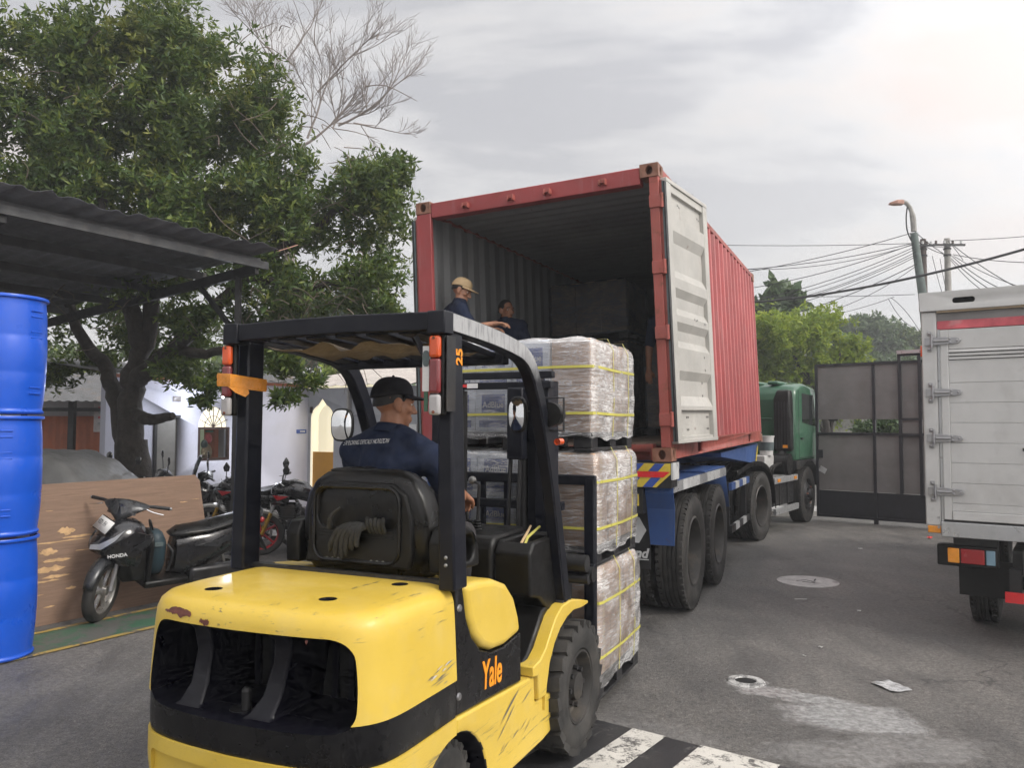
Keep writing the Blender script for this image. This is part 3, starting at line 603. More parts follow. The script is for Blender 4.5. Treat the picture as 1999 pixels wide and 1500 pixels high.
# doors folded back along both sides
def door(hx, ang, mirror):
    d = bpy.data.objects.new('door', None); COL.objects.link(d); d.parent = cont; d.location = (hx, 0.02, 0); d.rotation_euler = (0, 0, R(ang)); s = -1 if mirror else 1
    d['label'] = 'grey inner face of the right door swung back along the side' if not mirror else 'left door folded back along the far side'
    w = 1.16; z0, z1 = 0.175, 2.43
    # ribbed inner panel, profile in z
    pr = [(z0, 0), (0.20, 0), (0.205, -0.03), (0.43, -0.03), (0.435, 0.008), (0.47, 0.008), (0.56, -0.03), (0.70, -0.03), (0.78, 0.008), (0.98, 0.008), (1.05, -0.03), (1.14, -0.03), (1.21, 0.008), (1.27, 0.008), (1.34, -0.03), (1.44, -0.03), (1.51, 0.008), (1.60, 0.008), (1.68, -0.03), (1.93, -0.03), (2.02, 0.008), (2.15, 0.008), (2.155, -0.03), (2.36, -0.03), (2.365, 0), (z1, 0)]
    P = []; F = []
    for i, (z, t) in enumerate(pr):
        P += [(s*t, 0.13, z), (s*t, w-0.13, z)]
        if i: F.append((2*i-2, 2*i-1, 2*i+1, 2*i))
    m = MB(); m.add(P, F); m.build('ribbed_panel', 'container_door_inner', d, smooth=0)
    for y0 in (0.02, w-0.135):
        MB().bb((-s*0.045, y0, z0), (s*0.012, y0+0.115, z1)).build('stile', 'container_door_inner', d, 0.006)
    MB().bb((-s*0.045, 0.02, z1-0.001), (s*0.015, w-0.02, z1+0.035)).build('top_edge', 'container_door_inner', d, 0.004); MB().bb((-s*0.045, 0.02, z0-0.03), (s*0.015, w-0.02, z0+0.001)).build('bottom_edge', 'container_door_inner', d, 0.004)
    MB().bb((-s*0.051, 0.03, z0-0.02), (-s*0.0455, w-0.03, z1)).build('outer_skin', 'container_red', d)
    for k, (x0, x1, mt) in enumerate(((-0.05, -0.022, 'container_red_worn'), (-0.020, -0.002, 'gasket'), (-0.001, 0.011, 'black_satin'))):
        MB().bb((s*x0, 0.0-0.012*k, z0-0.01), (s*x1, 0.019, z1+0.01-0.01*k)).build('seal_strip', mt, d)
    for y in (0.36, 0.83):
        m = MB(); m.cyl((-s*0.075, y, z0-0.04), (-s*0.075, y, z1+0.05), 0.017, seg=10); m.add([(-s*0.09, y-0.02, z1+0.05), (-s*0.06, y-0.02, z1+0.05), (-s*0.03, y+0.055, z1+0.095), (-s*0.05, y+0.055, z1+0.10), (-s*0.09, y+0.02, z1+0.03), (-s*0.06, y+0.02, z1+0.03)], [(0,1,2,3), (4,3,2,5), (0,4,5,1), (0,3,4), (1,5,2)]); m.build('lock_rod', 'grey_steel', d)
    if not mirror:
        m = MB()
        for (y, z) in ((0.40, 2.30), (0.44, 2.29), (0.95, 2.29), (0.99, 2.28), (0.38, 0.37), (0.42, 0.37), (0.95, 0.37), (0.99, 0.37), (0.38, 0.26), (0.42, 0.26), (0.95, 0.26), (0.99, 0.26)): m.add([(-0.0285, y-0.014, z-0.012), (-0.0285, y+0.016, z), (-0.0285, y-0.014, z+0.014)], [(0,1,2)])
        for (y, z) in ((0.62, 1.27), (0.66, 1.26), (0.70, 1.27), (0.9, 1.25), (0.94, 1.25)): m.add([(0.0095, y-0.012, z-0.012), (0.0095, y+0.014, z+0.004), (0.0095, y-0.012, z+0.014)], [(0,1,2)])
        for i in range(4):
            y = 0.86 if i else 0.85; z = 0.93-i*0.12; m.add([(0.0095 if z > 0.78 else -0.0285, y-0.015, z-0.014), (0.0095 if z > 0.78 else -0.0285, y+0.02, z), (0.0095 if z > 0.78 else -0.0285, y-0.015, z+0.016)], [(0,1,2)])
        tag(m.build('stencil_mark', 'decal_black', d, smooth=0), kind='stuff')
    return d
door(0.045, -7.0, False); door(-CW-0.045, 4.0, True)

# ------------------------------------------------------------------ wheels
def truck_wheel(parent, x, y, r, w, side, dual=True, rim='rim_dark', lugs=True):
    """side=+1: outer face towards +x; x is the outer face"""
    root = bpy.data.objects.new('wheel', None); COL.objects.link(root); root.parent = parent; root.location = (x, y, r); root.rotation_euler = (random.uniform(0, 3), 0, 0)
    def P(L): return [(a, -side*h) for a, h in L]
    for k in range(2 if dual else 1):
        o = k*(w+0.045); t = MB(); rr = r*0.60
        prof = [(rr-0.005, o+0.02), (rr+0.02, o+0.004), (r*0.80, o-0.008), (r*0.93, o+0.002), (r*0.975, o+0.022)]
        n = 5; lane = (w-0.06)/n
        for i in range(n):
            a = o+0.03+i*lane; prof += [(r, a+0.004), (r, a+lane-0.012), (r-0.014, a+lane-0.009), (r-0.014, a+lane-0.001)]
        prof += [(r, o+w-0.026), (r*0.975, o+w-0.02), (r*0.93, o+w-0.002), (r*0.80, o+w+0.006), (rr+0.02, o+w-0.004), (rr-0.005, o+w-0.02)]
        t.lathe(P(prof), 56, ax='X', cap=False)
        if lugs:
            for i in range(52):
                a = 2*math.pi*i/52
                for xx in (o+0.030, o+w-0.030):
                    t.box((-side*xx, (r-0.012)*math.cos(a), (r-0.012)*math.sin(a)), (0.042, r*0.075, 0.030), (a-math.pi/2, 0, 0))
        t.build('tyre', 'tyre_rubber', root)
    m = MB()
    if dual: prof = [(r*0.61, 0.012), (r*0.585, 0.0), (r*0.565, 0.004), (r*0.55, 0.03), (r*0.52, w*0.45), (r*0.50, w*0.82), (r*0.36, w*0.90), (r*0.30, w*0.86), (r*0.22, w*0.84), (r*0.20, w*0.50), (r*0.14, w*0.42), (0.001, w*0.41)]
    else: prof = [(r*0.61, 0.012), (r*0.585, 0.0), (r*0.56, 0.01), (r*0.53, 0.06), (r*0.42, 0.035), (r*0.34, 0.0), (r*0.24, -0.005), (r*0.22, -0.06), (r*0.12, -0.075), (0.001, -0.076)]
    m.lathe(P(prof), 40, ax='X', cap=False); rm = m.build('rim', rim, root)
    for i in range(10):
        a = 2*math.pi*i/10; q = r*0.29; d0 = w*0.86 if dual else 0.0
        m = MB(); m.cyl((-side*(d0-0.03), q*math.cos(a), q*math.sin(a)), (-side*(d0+0.005), q*math.cos(a), q*math.sin(a)), 0.017, seg=6); m.build('wheel_nut', 'rust' if i % 3 == 0 else 'dark_steel', root)
    return root
# ------------------------------------------------------------------ trailer chassis
TR_LOC = Vector((1.358, 6.798, 0)); trl = thing('container_trailer', 'blue skeletal container trailer with twin tandem axles under the red container', 'trailer', TR_LOC, (0, 0, R(-24.43)))
for x in (-1.72, -0.72):
    m = MB(); m.bb((x-0.07, 0.1, 1.36), (x+0.07, 5.9, 1.385)); m.bb((x-0.008, 0.1, 1.02), (x+0.008, 5.9, 1.36)); m.bb((x-0.07, 0.1, 0.995), (x+0.07, 5.9, 1.02)); m.build('main_beam', 'chassis_blue', trl)
m = MB(); m.bb((-2.40, -0.005, 1.21), (-0.0, 0.22, 1.425)); m.build('rear_bolster', 'black_satin', trl, 0.004)
# hazard stripes: yellow plate, blue diagonals, red band
m = MB(); m.add([(-2.38, -0.008, 1.215), (-0.13, -0.008, 1.215), (-0.006, -0.008, 1.33), (-0.006, -0.008, 1.42), (-2.38, -0.008, 1.42)], [(0,1,2,3,4)]); m.build('hazard_plate', 'stripe_yellow', trl)
for i in range(13):
    x = -2.36+i*0.18
    for (za, zb, sh) in ((1.352, 1.419, 0.06), (1.216, 1.298, 0.075)):
        off = 0.0 if za > 1.3 else -0.05
        if x+off+0.085+sh > -0.02: continue
        m = MB(); m.add([(x+off, -0.0105, za), (x+off+0.085, -0.0105, za), (x+off+0.085+sh, -0.0105, zb), (x+off+sh, -0.0105, zb)], [(0,1,2,3)]); m.build('hazard_stripe', 'stripe_blue', trl)
m = MB(); m.add([(-2.38, -0.013, 1.300), (-0.07, -0.013, 1.300), (-0.01, -0.013, 1.350), (-2.38, -0.013, 1.350)], [(0,1,2,3)]); m.build('red_band', 'stripe_red', trl)
m = MB(); m.bb((-0.002, -0.004, 1.28), (0.015, 0.22, 1.425)); m.build('end_plate', 'reflective_white', trl)
# lamp box, mud flap, reflector
m = MB(); m.bb((-0.72, 0.02, 0.98), (-0.255, 0.14, 1.205)); m.build('lamp_box', 'black_satin', trl, 0.004)
for x, mt in ((-0.64, 'tail_red'), (-0.52, 'lamp_red'), (-0.40, 'stripe_yellow')):
    m = MB(); m.bb((x, 0.012, 1.05), (x+0.11, 0.019, 1.15)); m.build('tail_lamp', mt, trl)
m = MB(); m.bb((-0.70, 0.185, 0.48), (-0.235, 0.197, 1.0)); o = m.build('mud_flap', 'black_satin', trl)
m = MB(); m.prism([(-0.40+0.13*math.cos(R(a)), 0.82+0.13*math.sin(R(a))) for a in range(0, 360, 60)], 0.178, 0.184, 'Y'); m.build('hexagon_mark', 'reflective_white', trl)
MB().bb((-0.66, 0.178, 0.560), (-0.25, 0.184, 0.567)).build('lettering_rule', 'reflective_white', trl)
text_mesh('lettering', 'mond', 0.115, 'reflective_white', trl, (-0.26, 0.181, 0.580), Matrix(((1,0,0),(0,0,-1),(0,1,0))), 0.002, 0.25, 'RIGHT', bold=0.004)
# tandem fenders
for s in (0, 1):
    sx = 1 if s == 0 else -1; ox = 0.0 if s == 0 else -2.44
    X = lambda a: ox + sx*a
    m = MB(); m.add([(X(-0.25), 0.08, 1.255), (X(-0.005), 0.08, 1.255), (X(-0.005), 0.07, 1.16), (X(-0.005), 0.13, 1.02), (X(-0.02), 0.17, 0.70), (X(-0.23), 0.17, 0.70), (X(-0.25), 0.13, 1.02), (X(-0.25), 0.07, 1.16)], [(0,1,2,7),(7,2,3,6),(6,3,4,5)]); o = m.build('fender_rear_plate', 'chassis_blue', trl, smooth=0); k = o.modifiers.new('solid', 'SOLIDIFY'); k.thickness = 0.012
    m = MB(); m.bb((X(-0.56), 0.085, 1.243), (X(-0.02), 1.55, 1.255)); m.build('fender_top', 'chassis_blue', trl)
    m = MB(); m.bb((X(-0.56), 1.553, 1.262), (X(-0.02), 2.75, 1.275)); m.build('fender_top', 'chassis_blue', trl)
    m = MB(); m.add([(X(-0.5), 2.75, 1.27), (X(-0.02), 2.75, 1.27), (X(-0.02), 3.06, 0.78), (X(-0.5), 3.06, 0.78)], [(0,1,2,3)]); o = m.build('fender_front_plate', 'chassis_blue', trl); k = o.modifiers.new('solid', 'SOLIDIFY'); k.thickness = 0.012
    for i in range(7):
        y0 = 0.09+i*0.38
        m = MB(); m.bb((X(-0.017), y0, 1.165), (X(-0.002), y0+0.372, 1.258)); m.build('reflective_strip', 'reflective_white' if i % 3 else 'box_aluminium', trl)
    for i, (y0, zz, hh) in enumerate(((0.2, 1.256, 0.05), (0.65, 1.256, 0.05), (1.6, 1.277, 0.06))):
        m = MB(); m.bb((X(-0.9), y0, zz), (X(-0.14-0.1*i), y0+0.28, zz+hh)); m.build('deck_box', 'chassis_blue', trl, 0.004)
    truck_wheel(trl, X(-0.005), 0.98, 0.545, 0.26, sx); truck_wheel(trl, X(-0.005), 2.30, 0.545, 0.26, sx)
    # side guard rails
    for z in (0.96, 0.45):
        for i in range(5):
            y0 = 3.15+i*0.30; m = MB(); m.bb((X(-0.04), y0, z), (X(-0.004), y0+0.296, z+0.085)); m.build('side_rail', 'reflective_white' if i % 2 == 1 else ('chassis_blue' if z > 0.9 else 'black_satin'), trl)
    for y0 in (3.2, 4.55): MB().bb((X(-0.10), y0, 0.45), (X(-0.045), y0+0.05, 1.05)).build('rail_post', 'black_satin', trl)
    MB().bar((X(-0.1), 3.2, 1.0), (X(-0.72), 3.9, 1.3), 0.05, 0.05).build('brace', 'chassis_blue', trl)
m = MB()
for y in (0.98, 2.30): m.cyl((-2.2, y, 0.54), (-0.25, y, 0.54), 0.075, seg=12)
m.build('axle', 'black_satin', trl)
for x in (-1.72, -0.72):
    m = MB(); m.add([], []); m.sweep([(x, 0.45, 0.85), (x, 0.75, 0.72), (x, 1.64, 0.86), (x, 2.5, 0.72), (x, 2.85, 0.85)], 0.08, 0.07); m.build('leaf_spring', 'black_satin', trl)
    MB().bb((x-0.06, 1.55, 0.70), (x+0.06, 1.75, 1.0)).build('hanger', 'black_satin', trl)
    MB().bb((x-0.08, 4.3, 0.25), (x+0.08, 4.46, 1.0)).build('landing_leg', 'black_satin', trl)
for y in (1.2, 2.6, 4.0, 5.3): MB().bb((-1.65, y, 1.05), (-0.79, y+0.10, 1.30)).build('cross_beam', 'chassis_blue', trl)
m = MB(); m.prism([(5.35, 1.20), (5.95, 1.20), (6.12, 1.40), (6.12, 1.47), (2.9, 1.42), (2.9, 1.37)], -2.3, -0.08, 'X'); m.build('gooseneck', 'chassis_blue', trl, 0.005)
m = MB(); m.add([(-2.3, 5.96, 1.205), (-0.08, 5.96, 1.205), (-0.08, 6.125, 1.40), (-2.3, 6.125, 1.40)], [(0,1,2,3)]); m.build('gooseneck_nose', 'stripe_yellow', trl, loc=(0, 0.006, -0.004))
m = MB(); m.add([(-0.072, 5.80, 1.20), (-0.072, 5.93, 1.20), (-0.072, 6.10, 1.40), (-0.072, 6.10, 1.45), (-0.072, 5.98, 1.40)], [(0,1,2,3,4)]); m.build('nose_mark', 'stripe_yellow', trl)
for i in range(5): MB().tube(bez([(-0.3-0.1*i, 3.3, 1.25), (-0.25-0.08*i, 4.2, 1.12+0.03*i), (-0.3, 5.2, 1.25), (-0.5, 6.1, 1.0)], 5), 0.014, 6).build('air_hose', 'black_satin', trl)
# ------------------------------------------------------------------ tractor
TK_LOC = Vector((3.80, 12.22, 0)); trk = thing('tractor_truck', 'green truck cab coupled to the container trailer at the open gate', 'truck', TK_LOC, (0, 0, R(-34.5)))
for s in (0, 1):
    sx = 1 if s == 0 else -1; ox = 0.0 if s == 0 else -2.46; X = lambda a: ox+sx*a
    truck_wheel(trk, X(0.02), 0.0, 0.52, 0.25, sx); truck_wheel(trk, X(0.0), 2.80, 0.50, 0.26, sx, dual=False, rim='dark_steel')
    # drive mudguard
    pts = [(-1.15, 1.10), (-0.55, 1.20), (0.0, 1.19), (0.40, 1.06), (0.62, 0.80), (0.68, 0.50)]; pts = [(p.x, p.y) for p in bez([(a, b_, 0) for a, b_ in pts], 5)]
    P = []; F = []
    for i, (y, z) in enumerate(pts):
        P += [(X(0.03), y, z), (X(-0.62), y, z), (X(0.035), y-0.01, z-0.07)]
        if i: F += [(3*i-3, 3*i, 3*i+1, 3*i-2), (3*i-3, 3*i-1, 3*i+2, 3*i)]
    m = MB(); m.add(P, F); o = m.build('mudguard', 'black_plastic', trk); k = o.modifiers.new('solid', 'SOLIDIFY'); k.thickness = 0.014
    MB().bb((X(-0.05), 0.75, 0.80), (X(0.0), 2.10, 0.90)).build('side_guard_rail', 'box_aluminium', trk, 0.006)
    for y in (0.88, 1.85): MB().bb((X(0.001), y, 0.825), (X(0.007), y+0.16, 0.875)).build('reflector', 'amber', trk)
    MB().bb((X(-0.05), 0.80, 0.30), (X(0.0), 2.15, 0.40)).build('side_guard_rail', 'box_aluminium', trk, 0.006)
    MB().bb((X(-0.5), 0.85, 0.42), (X(-0.06), 2.05, 0.79)).build('fuel_tank', 'black_satin', trk, 0.03)
    for y in (1.15, 1.6): MB().bb((X(-0.055), y, 0.42), (X(-0.045), y+0.05, 0.80)).build('tank_strap', 'dark_steel', trk)
    for q in (0.0, 0.16): MB().tube(bez([(X(-0.15), 0.9+q, 0.90), (X(-0.12), 0.95+q, 1.06), (X(-0.12), 1.5+q, 1.09), (X(-0.14), 1.75+q, 0.92)], 5), 0.022, 8).build('pipe', 'black_plastic', trk)
    # cab side step and wheel arch
    arch = [(2.0, 1.13), (3.75, 1.13), (3.75, 0.62), (3.52, 0.62), (3.46, 0.80), (3.30, 1.00), (3.05, 1.09), (2.70, 1.09), (2.42, 1.02), (2.25, 0.98), (2.0, 0.98)]
    m = MB(); m.prism(arch, X(-0.35), X(0.01), 'X'); m.build('wheel_arch', 'dark_steel', trk, 0.006)
m = MB()
for x in (-1.65, -0.81): m.bb((x-0.05, -1.2, 0.80), (x+0.05, 3.5, 1.02))
m.build('frame_rail', 'black_satin', trk); m = MB(); m.cyl((-2.2, 0, 0.52), (-0.2, 0, 0.52), 0.09, seg=12); m.ball((-1.23, 0, 0.52), 0.22); m.cyl((-2.2, 2.8, 0.5), (-0.2, 2.8, 0.5), 0.06, seg=12); m.build('axle', 'black_satin', trk)
m = MB(); m.lathe([(0.001, 1.12), (0.42, 1.12), (0.45, 1.15), (0.45, 1.19), (0.1, 1.19)], 28, o=(-1.23, 0.1, 0)); m.build('fifth_wheel', 'dark_steel', trk)
# cab shell: side profile lofted across the width with a rounded roof
prof = [(1.98, 1.14), (1.98, 2.28), (2.08, 2.42), (2.6, 2.50), (3.35, 2.46), (3.72, 1.85), (3.82, 1.35), (3.80, 1.0), (3.3, 1.0), (3.2, 1.14)]
rings = []
for x, k, dz in ((0.0, 0.965, 0), (-0.05, 0.99, 0.0), (-0.2, 1.0, 0.02), (-2.26, 1.0, 0.02), (-2.41, 0.99, 0), (-2.46, 0.965, 0)):
    rings.append([(x, 2.9+(y-2.9)*k, z + (dz if z > 2.2 else 0) - (0.05 if (k < 0.98 and z > 2.2) else 0)) for y, z in prof])
m = MB(); m.loft(rings); m.build('cab', 'cab_green', trk, 0.02, smooth=50)
for i in range(6): MB().bb((-2.3+i*0.36, 2.05, 2.47), (-2.10+i*0.36, 3.2, 2.535)).build('roof_rib', 'cab_green', trk, 0.03)
m = MB(); m.add([(0.004, 2.42, 1.80), (0.004, 3.45, 1.72), (0.004, 3.22, 2.30), (0.004, 2.42, 2.32)], [(0,1,2,3)]); m.build('side_window', 'glass_dark', trk)
m = MB(); m.bb((-0.003, 2.20, 1.18), (0.003, 2.215, 2.36)); m.bb((-0.003, 2.2, 1.165), (0.003, 3.35, 1.178)); m.build('door_seam', 'gap_dark', trk)
MB().bb((-0.001, 2.30, 1.50), (0.025, 2.46, 1.53)).build('door_handle', 'black_plastic', trk, 0.004)
m = MB(); m.add([(-0.3, 1.972, 1.5), (-1.0, 1.972, 1.5), (-1.0, 1.972, 2.2), (-0.3, 1.972, 2.2)], [(0,1,2,3)]); m.build('back_panel', 'cab_green', trk)
for z in (1.55, 1.85): MB().bb((-1.6, 1.945, z), (-0.4, 1.975, z+0.03)).build('back_rib', 'cab_green', trk, 0.01)
# air intake and filter
m = MB(); m.loft([[(-0.30, 1.72, 1.30), (-0.02, 1.72, 1.30), (-0.02, 1.95, 1.30), (-0.30, 1.95, 1.30)], [(-0.30, 1.72, 2.2), (-0.02, 1.72, 2.2), (-0.02, 1.95, 2.2), (-0.30, 1.95, 2.2)], [(-0.26, 1.78, 2.36), (-0.04, 1.78, 2.36), (-0.04, 1.95, 2.36), (-0.26, 1.95, 2.36)]]); o = m.build('air_intake', 'black_plastic', trk, 0.03)
for i in range(5): MB().bb((-0.27+i*0.05, 1.712, 1.35), (-0.25+i*0.05, 1.722, 2.15)).build('slat', 'black_satin', o)
MB().bb((-0.14, 1.70, 1.36), (-0.06, 1.711, 1.41)).build('reflector', 'amber', trk)
m = MB(); m.lathe([(0.02, -0.30), (0.17, -0.29), (0.18, -0.2), (0.18, 0.24), (0.19, 0.25), (0.19, 0.30), (0.02, 0.31)], 24, o=(-0.32, 1.70, 1.08), ax='X'); m.build('air_filter', 'black_plastic', trk)
MB().tube(bez([(-0.16, 1.8, 1.3), (-0.2, 1.72, 1.22), (-0.25, 1.7, 1.1)], 4), 0.06, 10).build('filter_duct', 'black_plastic', trk)
m = MB(); m.tube(bez([(0.02, 3.35, 2.32), (0.20, 3.42, 2.34), (0.30, 3.46, 2.25), (0.30, 3.47, 1.8)], 5), 0.014, 6); m.build('mirror_arm', 'black_satin', trk); MB().box((0.30, 3.45, 2.0), (0.17, 0.06, 0.34)).build('mirror', 'black_plastic', trk, 0.02)
MB().bb((-0.01, 3.55, 1.12), (0.02, 3.72, 1.20)).build('indicator', 'lamp_orange', trk, 0.006)
m = MB(); m.bb((-0.95, 1.05, 1.03), (-0.25, 1.55, 1.24)); o = m.build('tool_box', 'box_white', trk, 0.01)
bk = thing('white_bucket', 'white plastic pail with teal label standing on the truck frame behind the cab', 'bucket', TK_LOC + Matrix.Rotation(R(-34.5), 3, 'Z') @ Vector((-0.30, 1.30, 1.245)))
m = MB(); m.lathe([(0.105, 0), (0.125, 0.30), (0.135, 0.305), (0.135, 0.325), (0.12, 0.325), (0.10, 0.02)], 24, cap=False); m.build('pail', 'box_white', bk); m = MB(); m.lathe([(0.116, 0.08), (0.127, 0.22)], 24, cap=False); m.build('pail_label', 'gasket', bk)
# ------------------------------------------------------------------ forklift
FK = Vector((-0.18, 4.577, 0)); fk = thing('forklift', 'yellow and black forklift seen from behind carrying the stacked pallets', 'forklift', FK, (0, 0, R(-24.5)))
HALF = [(0.0, -1.935), (0.20, -1.926), (0.36, -1.902), (0.46, -1.862), (0.522, -1.79), (0.546, -1.69), (0.55, -1.54), (0.55, -1.285)]
HALF = [(p.x, p.y) for p in bez([(a, b_, 0) for a, b_ in HALF], 3)]
def cwring(z, ins, tilt=0.0):
    pts = [(x, y) for x, y in HALF] + [(-x, y) for x, y in reversed(HALF[1:])]
    out = []
    for x, y in pts:
        sx = (0.55-ins*0.9)/0.55; yy = -1.285 + (y+1.285)*((0.65-ins)/0.65); out.append((x*sx, yy, z + tilt*(yy+1.285)))
    return out
def cutter_box(fn, mats, mi=1):
    c = MB(); c.m = mi; fn(c); return c.build('cutter', mats)
yb = ['forklift_yellow', 'cavity_black']; bb_ = ['forklift_black', 'cavity_black']
GP = [(-0.27, 1.024), (-0.375, 1.018), (-0.418, 0.975), (-0.435, 0.90), (-0.450, 0.80), (-0.438, 0.745), (-0.39, 0.718), (-0.27, 0.712), (0.0, 0.711), (0.28, 0.713), (0.42, 0.722), (0.468, 0.755), (0.476, 0.82), (0.470, 0.92), (0.455, 0.985), (0.405, 1.022), (0.30, 1.028), (0.0, 1.027)]
GP = [(p.x, p.y) for p in bez([(a, b_, 0) for a, b_ in GP+GP[:1]], 4)[:-1]]
grille = lambda c: c.prism(GP, -2.2, -1.46, 'Y')
m = MB(); m.loft([cwring(z, i) for z, i in ((0.745, 0.0), (0.90, 0.008), (1.0, 0.014), (1.05, 0.019), (1.080, 0.030), (1.099, 0.052), (1.108, 0.085), (1.114, 0.14))]); up = m.build('counterweight', yb, fk, smooth=60)
up['label'] = 'scuffed yellow counterweight hood with chipped rear edge'
co = cutter_box(grille, yb); cutby(up, co); bpy.data.objects.remove(co)
for (x, y) in ((-0.27, -1.74), (0.24, -1.70), (0.33, -1.36)):
    c = MB(); c.m = 1; c.lathe([(0.034, 1.04), (0.034, 1.2)], 20, o=(x, y, 0)); co = c.build('cutter', yb); cutby(up, co); bpy.data.objects.remove(co)
m = MB(); m.loft([cwring(z, i) for z, i in ((0.60, 0.008), (0.625, 0.004), (0.744, 0.004))]); band = m.build('black_band', bb_, fk, smooth=60); co = cutter_box(grille, bb_); cutby(band, co); bpy.data.objects.remove(co)
m = MB(); m.loft([cwring(z, i) for z, i in ((0.16, 0.06), (0.22, 0.03), (0.50, 0.0), (0.599, 0.0))]); low = m.build('counterweight_base', yb, fk, smooth=60); low['label'] = 'lower yellow counterweight casting with recessed pocket'
co = cutter_box(lambda c: c.prism(rrect(-0.42, 0.28, 0.26, 0.545, 0.02), -2.2, -1.865, 'Y'), yb, 0); cutby(low, co); bpy.data.objects.remove(co)
arch = lambda c: c.lathe([(0.29, 0.2), (0.29, 0.8)], 36, o=(0, -1.30, 0.245), ax='X'); arch2 = lambda c: c.lathe([(0.29, -0.8), (0.29, -0.2)], 36, o=(0, -1.30, 0.245), ax='X')
for a in (arch, arch2): co = cutter_box(a, yb); cutby(low, co); bpy.data.objects.remove(co)
for o in (up, band, low): o.data.polygons.foreach_set('use_smooth', [p.material_index == 0 for p in o.data.polygons]); o.data.set_sharp_from_angle(angle=R(38))
# inside the grille: sloping fins, floor lip and tow pin
for x, xb in ((-0.245, -0.262), (0.135, 0.070)):
    fr_ = lambda z, c, w, y: [(c-w, y, z), (c+w, y, z), (c+w*0.75, -1.50, z), (c-w*0.75, -1.50, z)]
    m = MB(); m.loft([fr_(0.705, xb, 0.075, -1.88), fr_(0.72, xb, 0.055, -1.855), fr_(0.78, (x+xb*2)/3, 0.042, -1.82), fr_(0.90, (x*2+xb)/3, 0.038, -1.80), fr_(0.98, x, 0.042, -1.82), fr_(1.03, x, 0.065, -1.86)]); m.build('grille_rib', 'cavity_black', fk, 0.014, smooth=60, seg=3)
MB().bb((-0.50, -1.56, 0.705), (0.50, -1.54, 1.035)).build('radiator', 'gap_dark', fk)
for i in range(12): MB().bb((-0.43+i*0.075, -1.575, 0.715), (-0.405+i*0.075, -1.561, 1.02)).build('radiator_slat', 'cavity_black', fk)
MB().bb((-0.43, -1.78, 0.700), (0.46, -1.50, 0.7135)).build('cavity_floor', 'cavity_black', fk)
m = MB(); m.cyl((-0.04, -1.80, 0.70), (-0.04, -1.80, 0.775), 0.018, seg=14); m.ball((-0.04, -1.80, 0.775), 0.019); m.lathe([(0.045, 0.704), (0.045, 0.712), (0.02, 0.713)], 20, o=(-0.06, -1.80, 0)); m.build('tow_pin', 'black_satin', fk)
# paint chips, slightly proud ragged flakes that follow the rounded rear edge
def chip(name, u0, u1, z0, z1, mat, seed, holes=0.25):
    """ragged patch on the counterweight surface between plan positions and heights"""
    rnd = random.Random(seed); ring = {}
    lv = [(0.745, 0.0), (0.90, 0.008), (1.0, 0.014), (1.05, 0.019), (1.080, 0.030), (1.099, 0.052), (1.108, 0.085)]
    def inset(z):
        for (a, b_), (c, d) in zip(lv, lv[1:]):
            if a <= z <= c: return b_ + (d-b_)*(z-a)/(c-a)
        return 0.0
    n, k = 26, 7; P = []; F = []; wt, wb = 0.5, 0.5
    for i in range(n+1):
        f = i/n; x = u0 + (u1-u0)*f; env = math.sin(math.pi*min(1, max(0, f)))**0.35; wt = min(1.0, max(0.25, wt+rnd.uniform(-0.3, 0.3))); wb = min(1.0, max(0.25, wb+rnd.uniform(-0.3, 0.3)))
        for j in range(k+1):
            g = j/k; z = (z0+z1)/2 + (g-0.5)*(z1-z0)*env*(wt if g > 0.5 else wb)
            z = max(0.61, min(1.105, z)); ins = inset(z) if z > 0.745 else -0.0
            # plan position at this x
            ax = abs(x)/((0.55-ins*0.9)/0.55); y = None
            for (xa, ya), (xb, yb_) in zip(HALF, HALF[1:]):
                if xa <= ax <= xb and xb > xa: y = ya + (yb_-ya)*(ax-xa)/(xb-xa); break
            if y is None: y = -1.40
            yy = -1.285 + (y+1.285)*((0.65-ins)/0.65); P.append((x, yy-0.0022, z+0.0015))
    for i in range(n):
        for j in range(k): F.append((i*(k+1)+j, (i+1)*(k+1)+j, (i+1)*(k+1)+j+1, i*(k+1)+j+1))
    mm = MB(); mm.add(P, F); return mm.build(name, mat, fk, smooth=80)
chip('paint_chip', -0.37, -0.21, 1.035, 1.072, 'primer_chip', 3); chip('paint_chip', -0.165, -0.115, 1.024, 1.058, 'primer_chip', 8); chip('paint_chip', 0.30, 0.31, 1.0, 1.03, 'primer_chip', 9)
def scuff(name, x, pts, mat, w=0.006):
    mm = MB()
    for (y, z, l, a) in pts:
        dy, dz = l*math.cos(R(a)), l*math.sin(R(a)); q = w*random.uniform(0.35, 1.0)
        mm.add([(x, y, z-q*0.3), (x, y+dy*0.35, z+dz*0.35-q), (x, y+dy, z+dz), (x, y+dy*0.5, z+dz*0.5+q)], [(0,1,2,3)])
    return mm.build(name, mat, fk, smooth=0)
rs = random.Random(4)
scuff('scuff', 0.5525, [(rs.uniform(-0.95, -0.6), rs.uniform(0.30, 0.50), rs.uniform(0.03, 0.16), rs.uniform(14, 30)) for i in range(8)] + [(-0.90, 0.44, 0.24, 24), (-0.88, 0.455, 0.22, 24)], 'worn_metal')
scuff('scrape', 0.5512, [(rs.uniform(-1.52, -1.38), rs.uniform(0.755, 0.84), rs.uniform(0.03, 0.12), rs.uniform(2, 12)) for i in range(9)], 'worn_metal', 0.004)
scuff('scrape', 0.5514, [(rs.uniform(-1.50, -1.38), rs.uniform(0.79, 0.83), rs.uniform(0.03, 0.07), rs.uniform(2, 10)) for i in range(5)], 'reflective_white', 0.004)
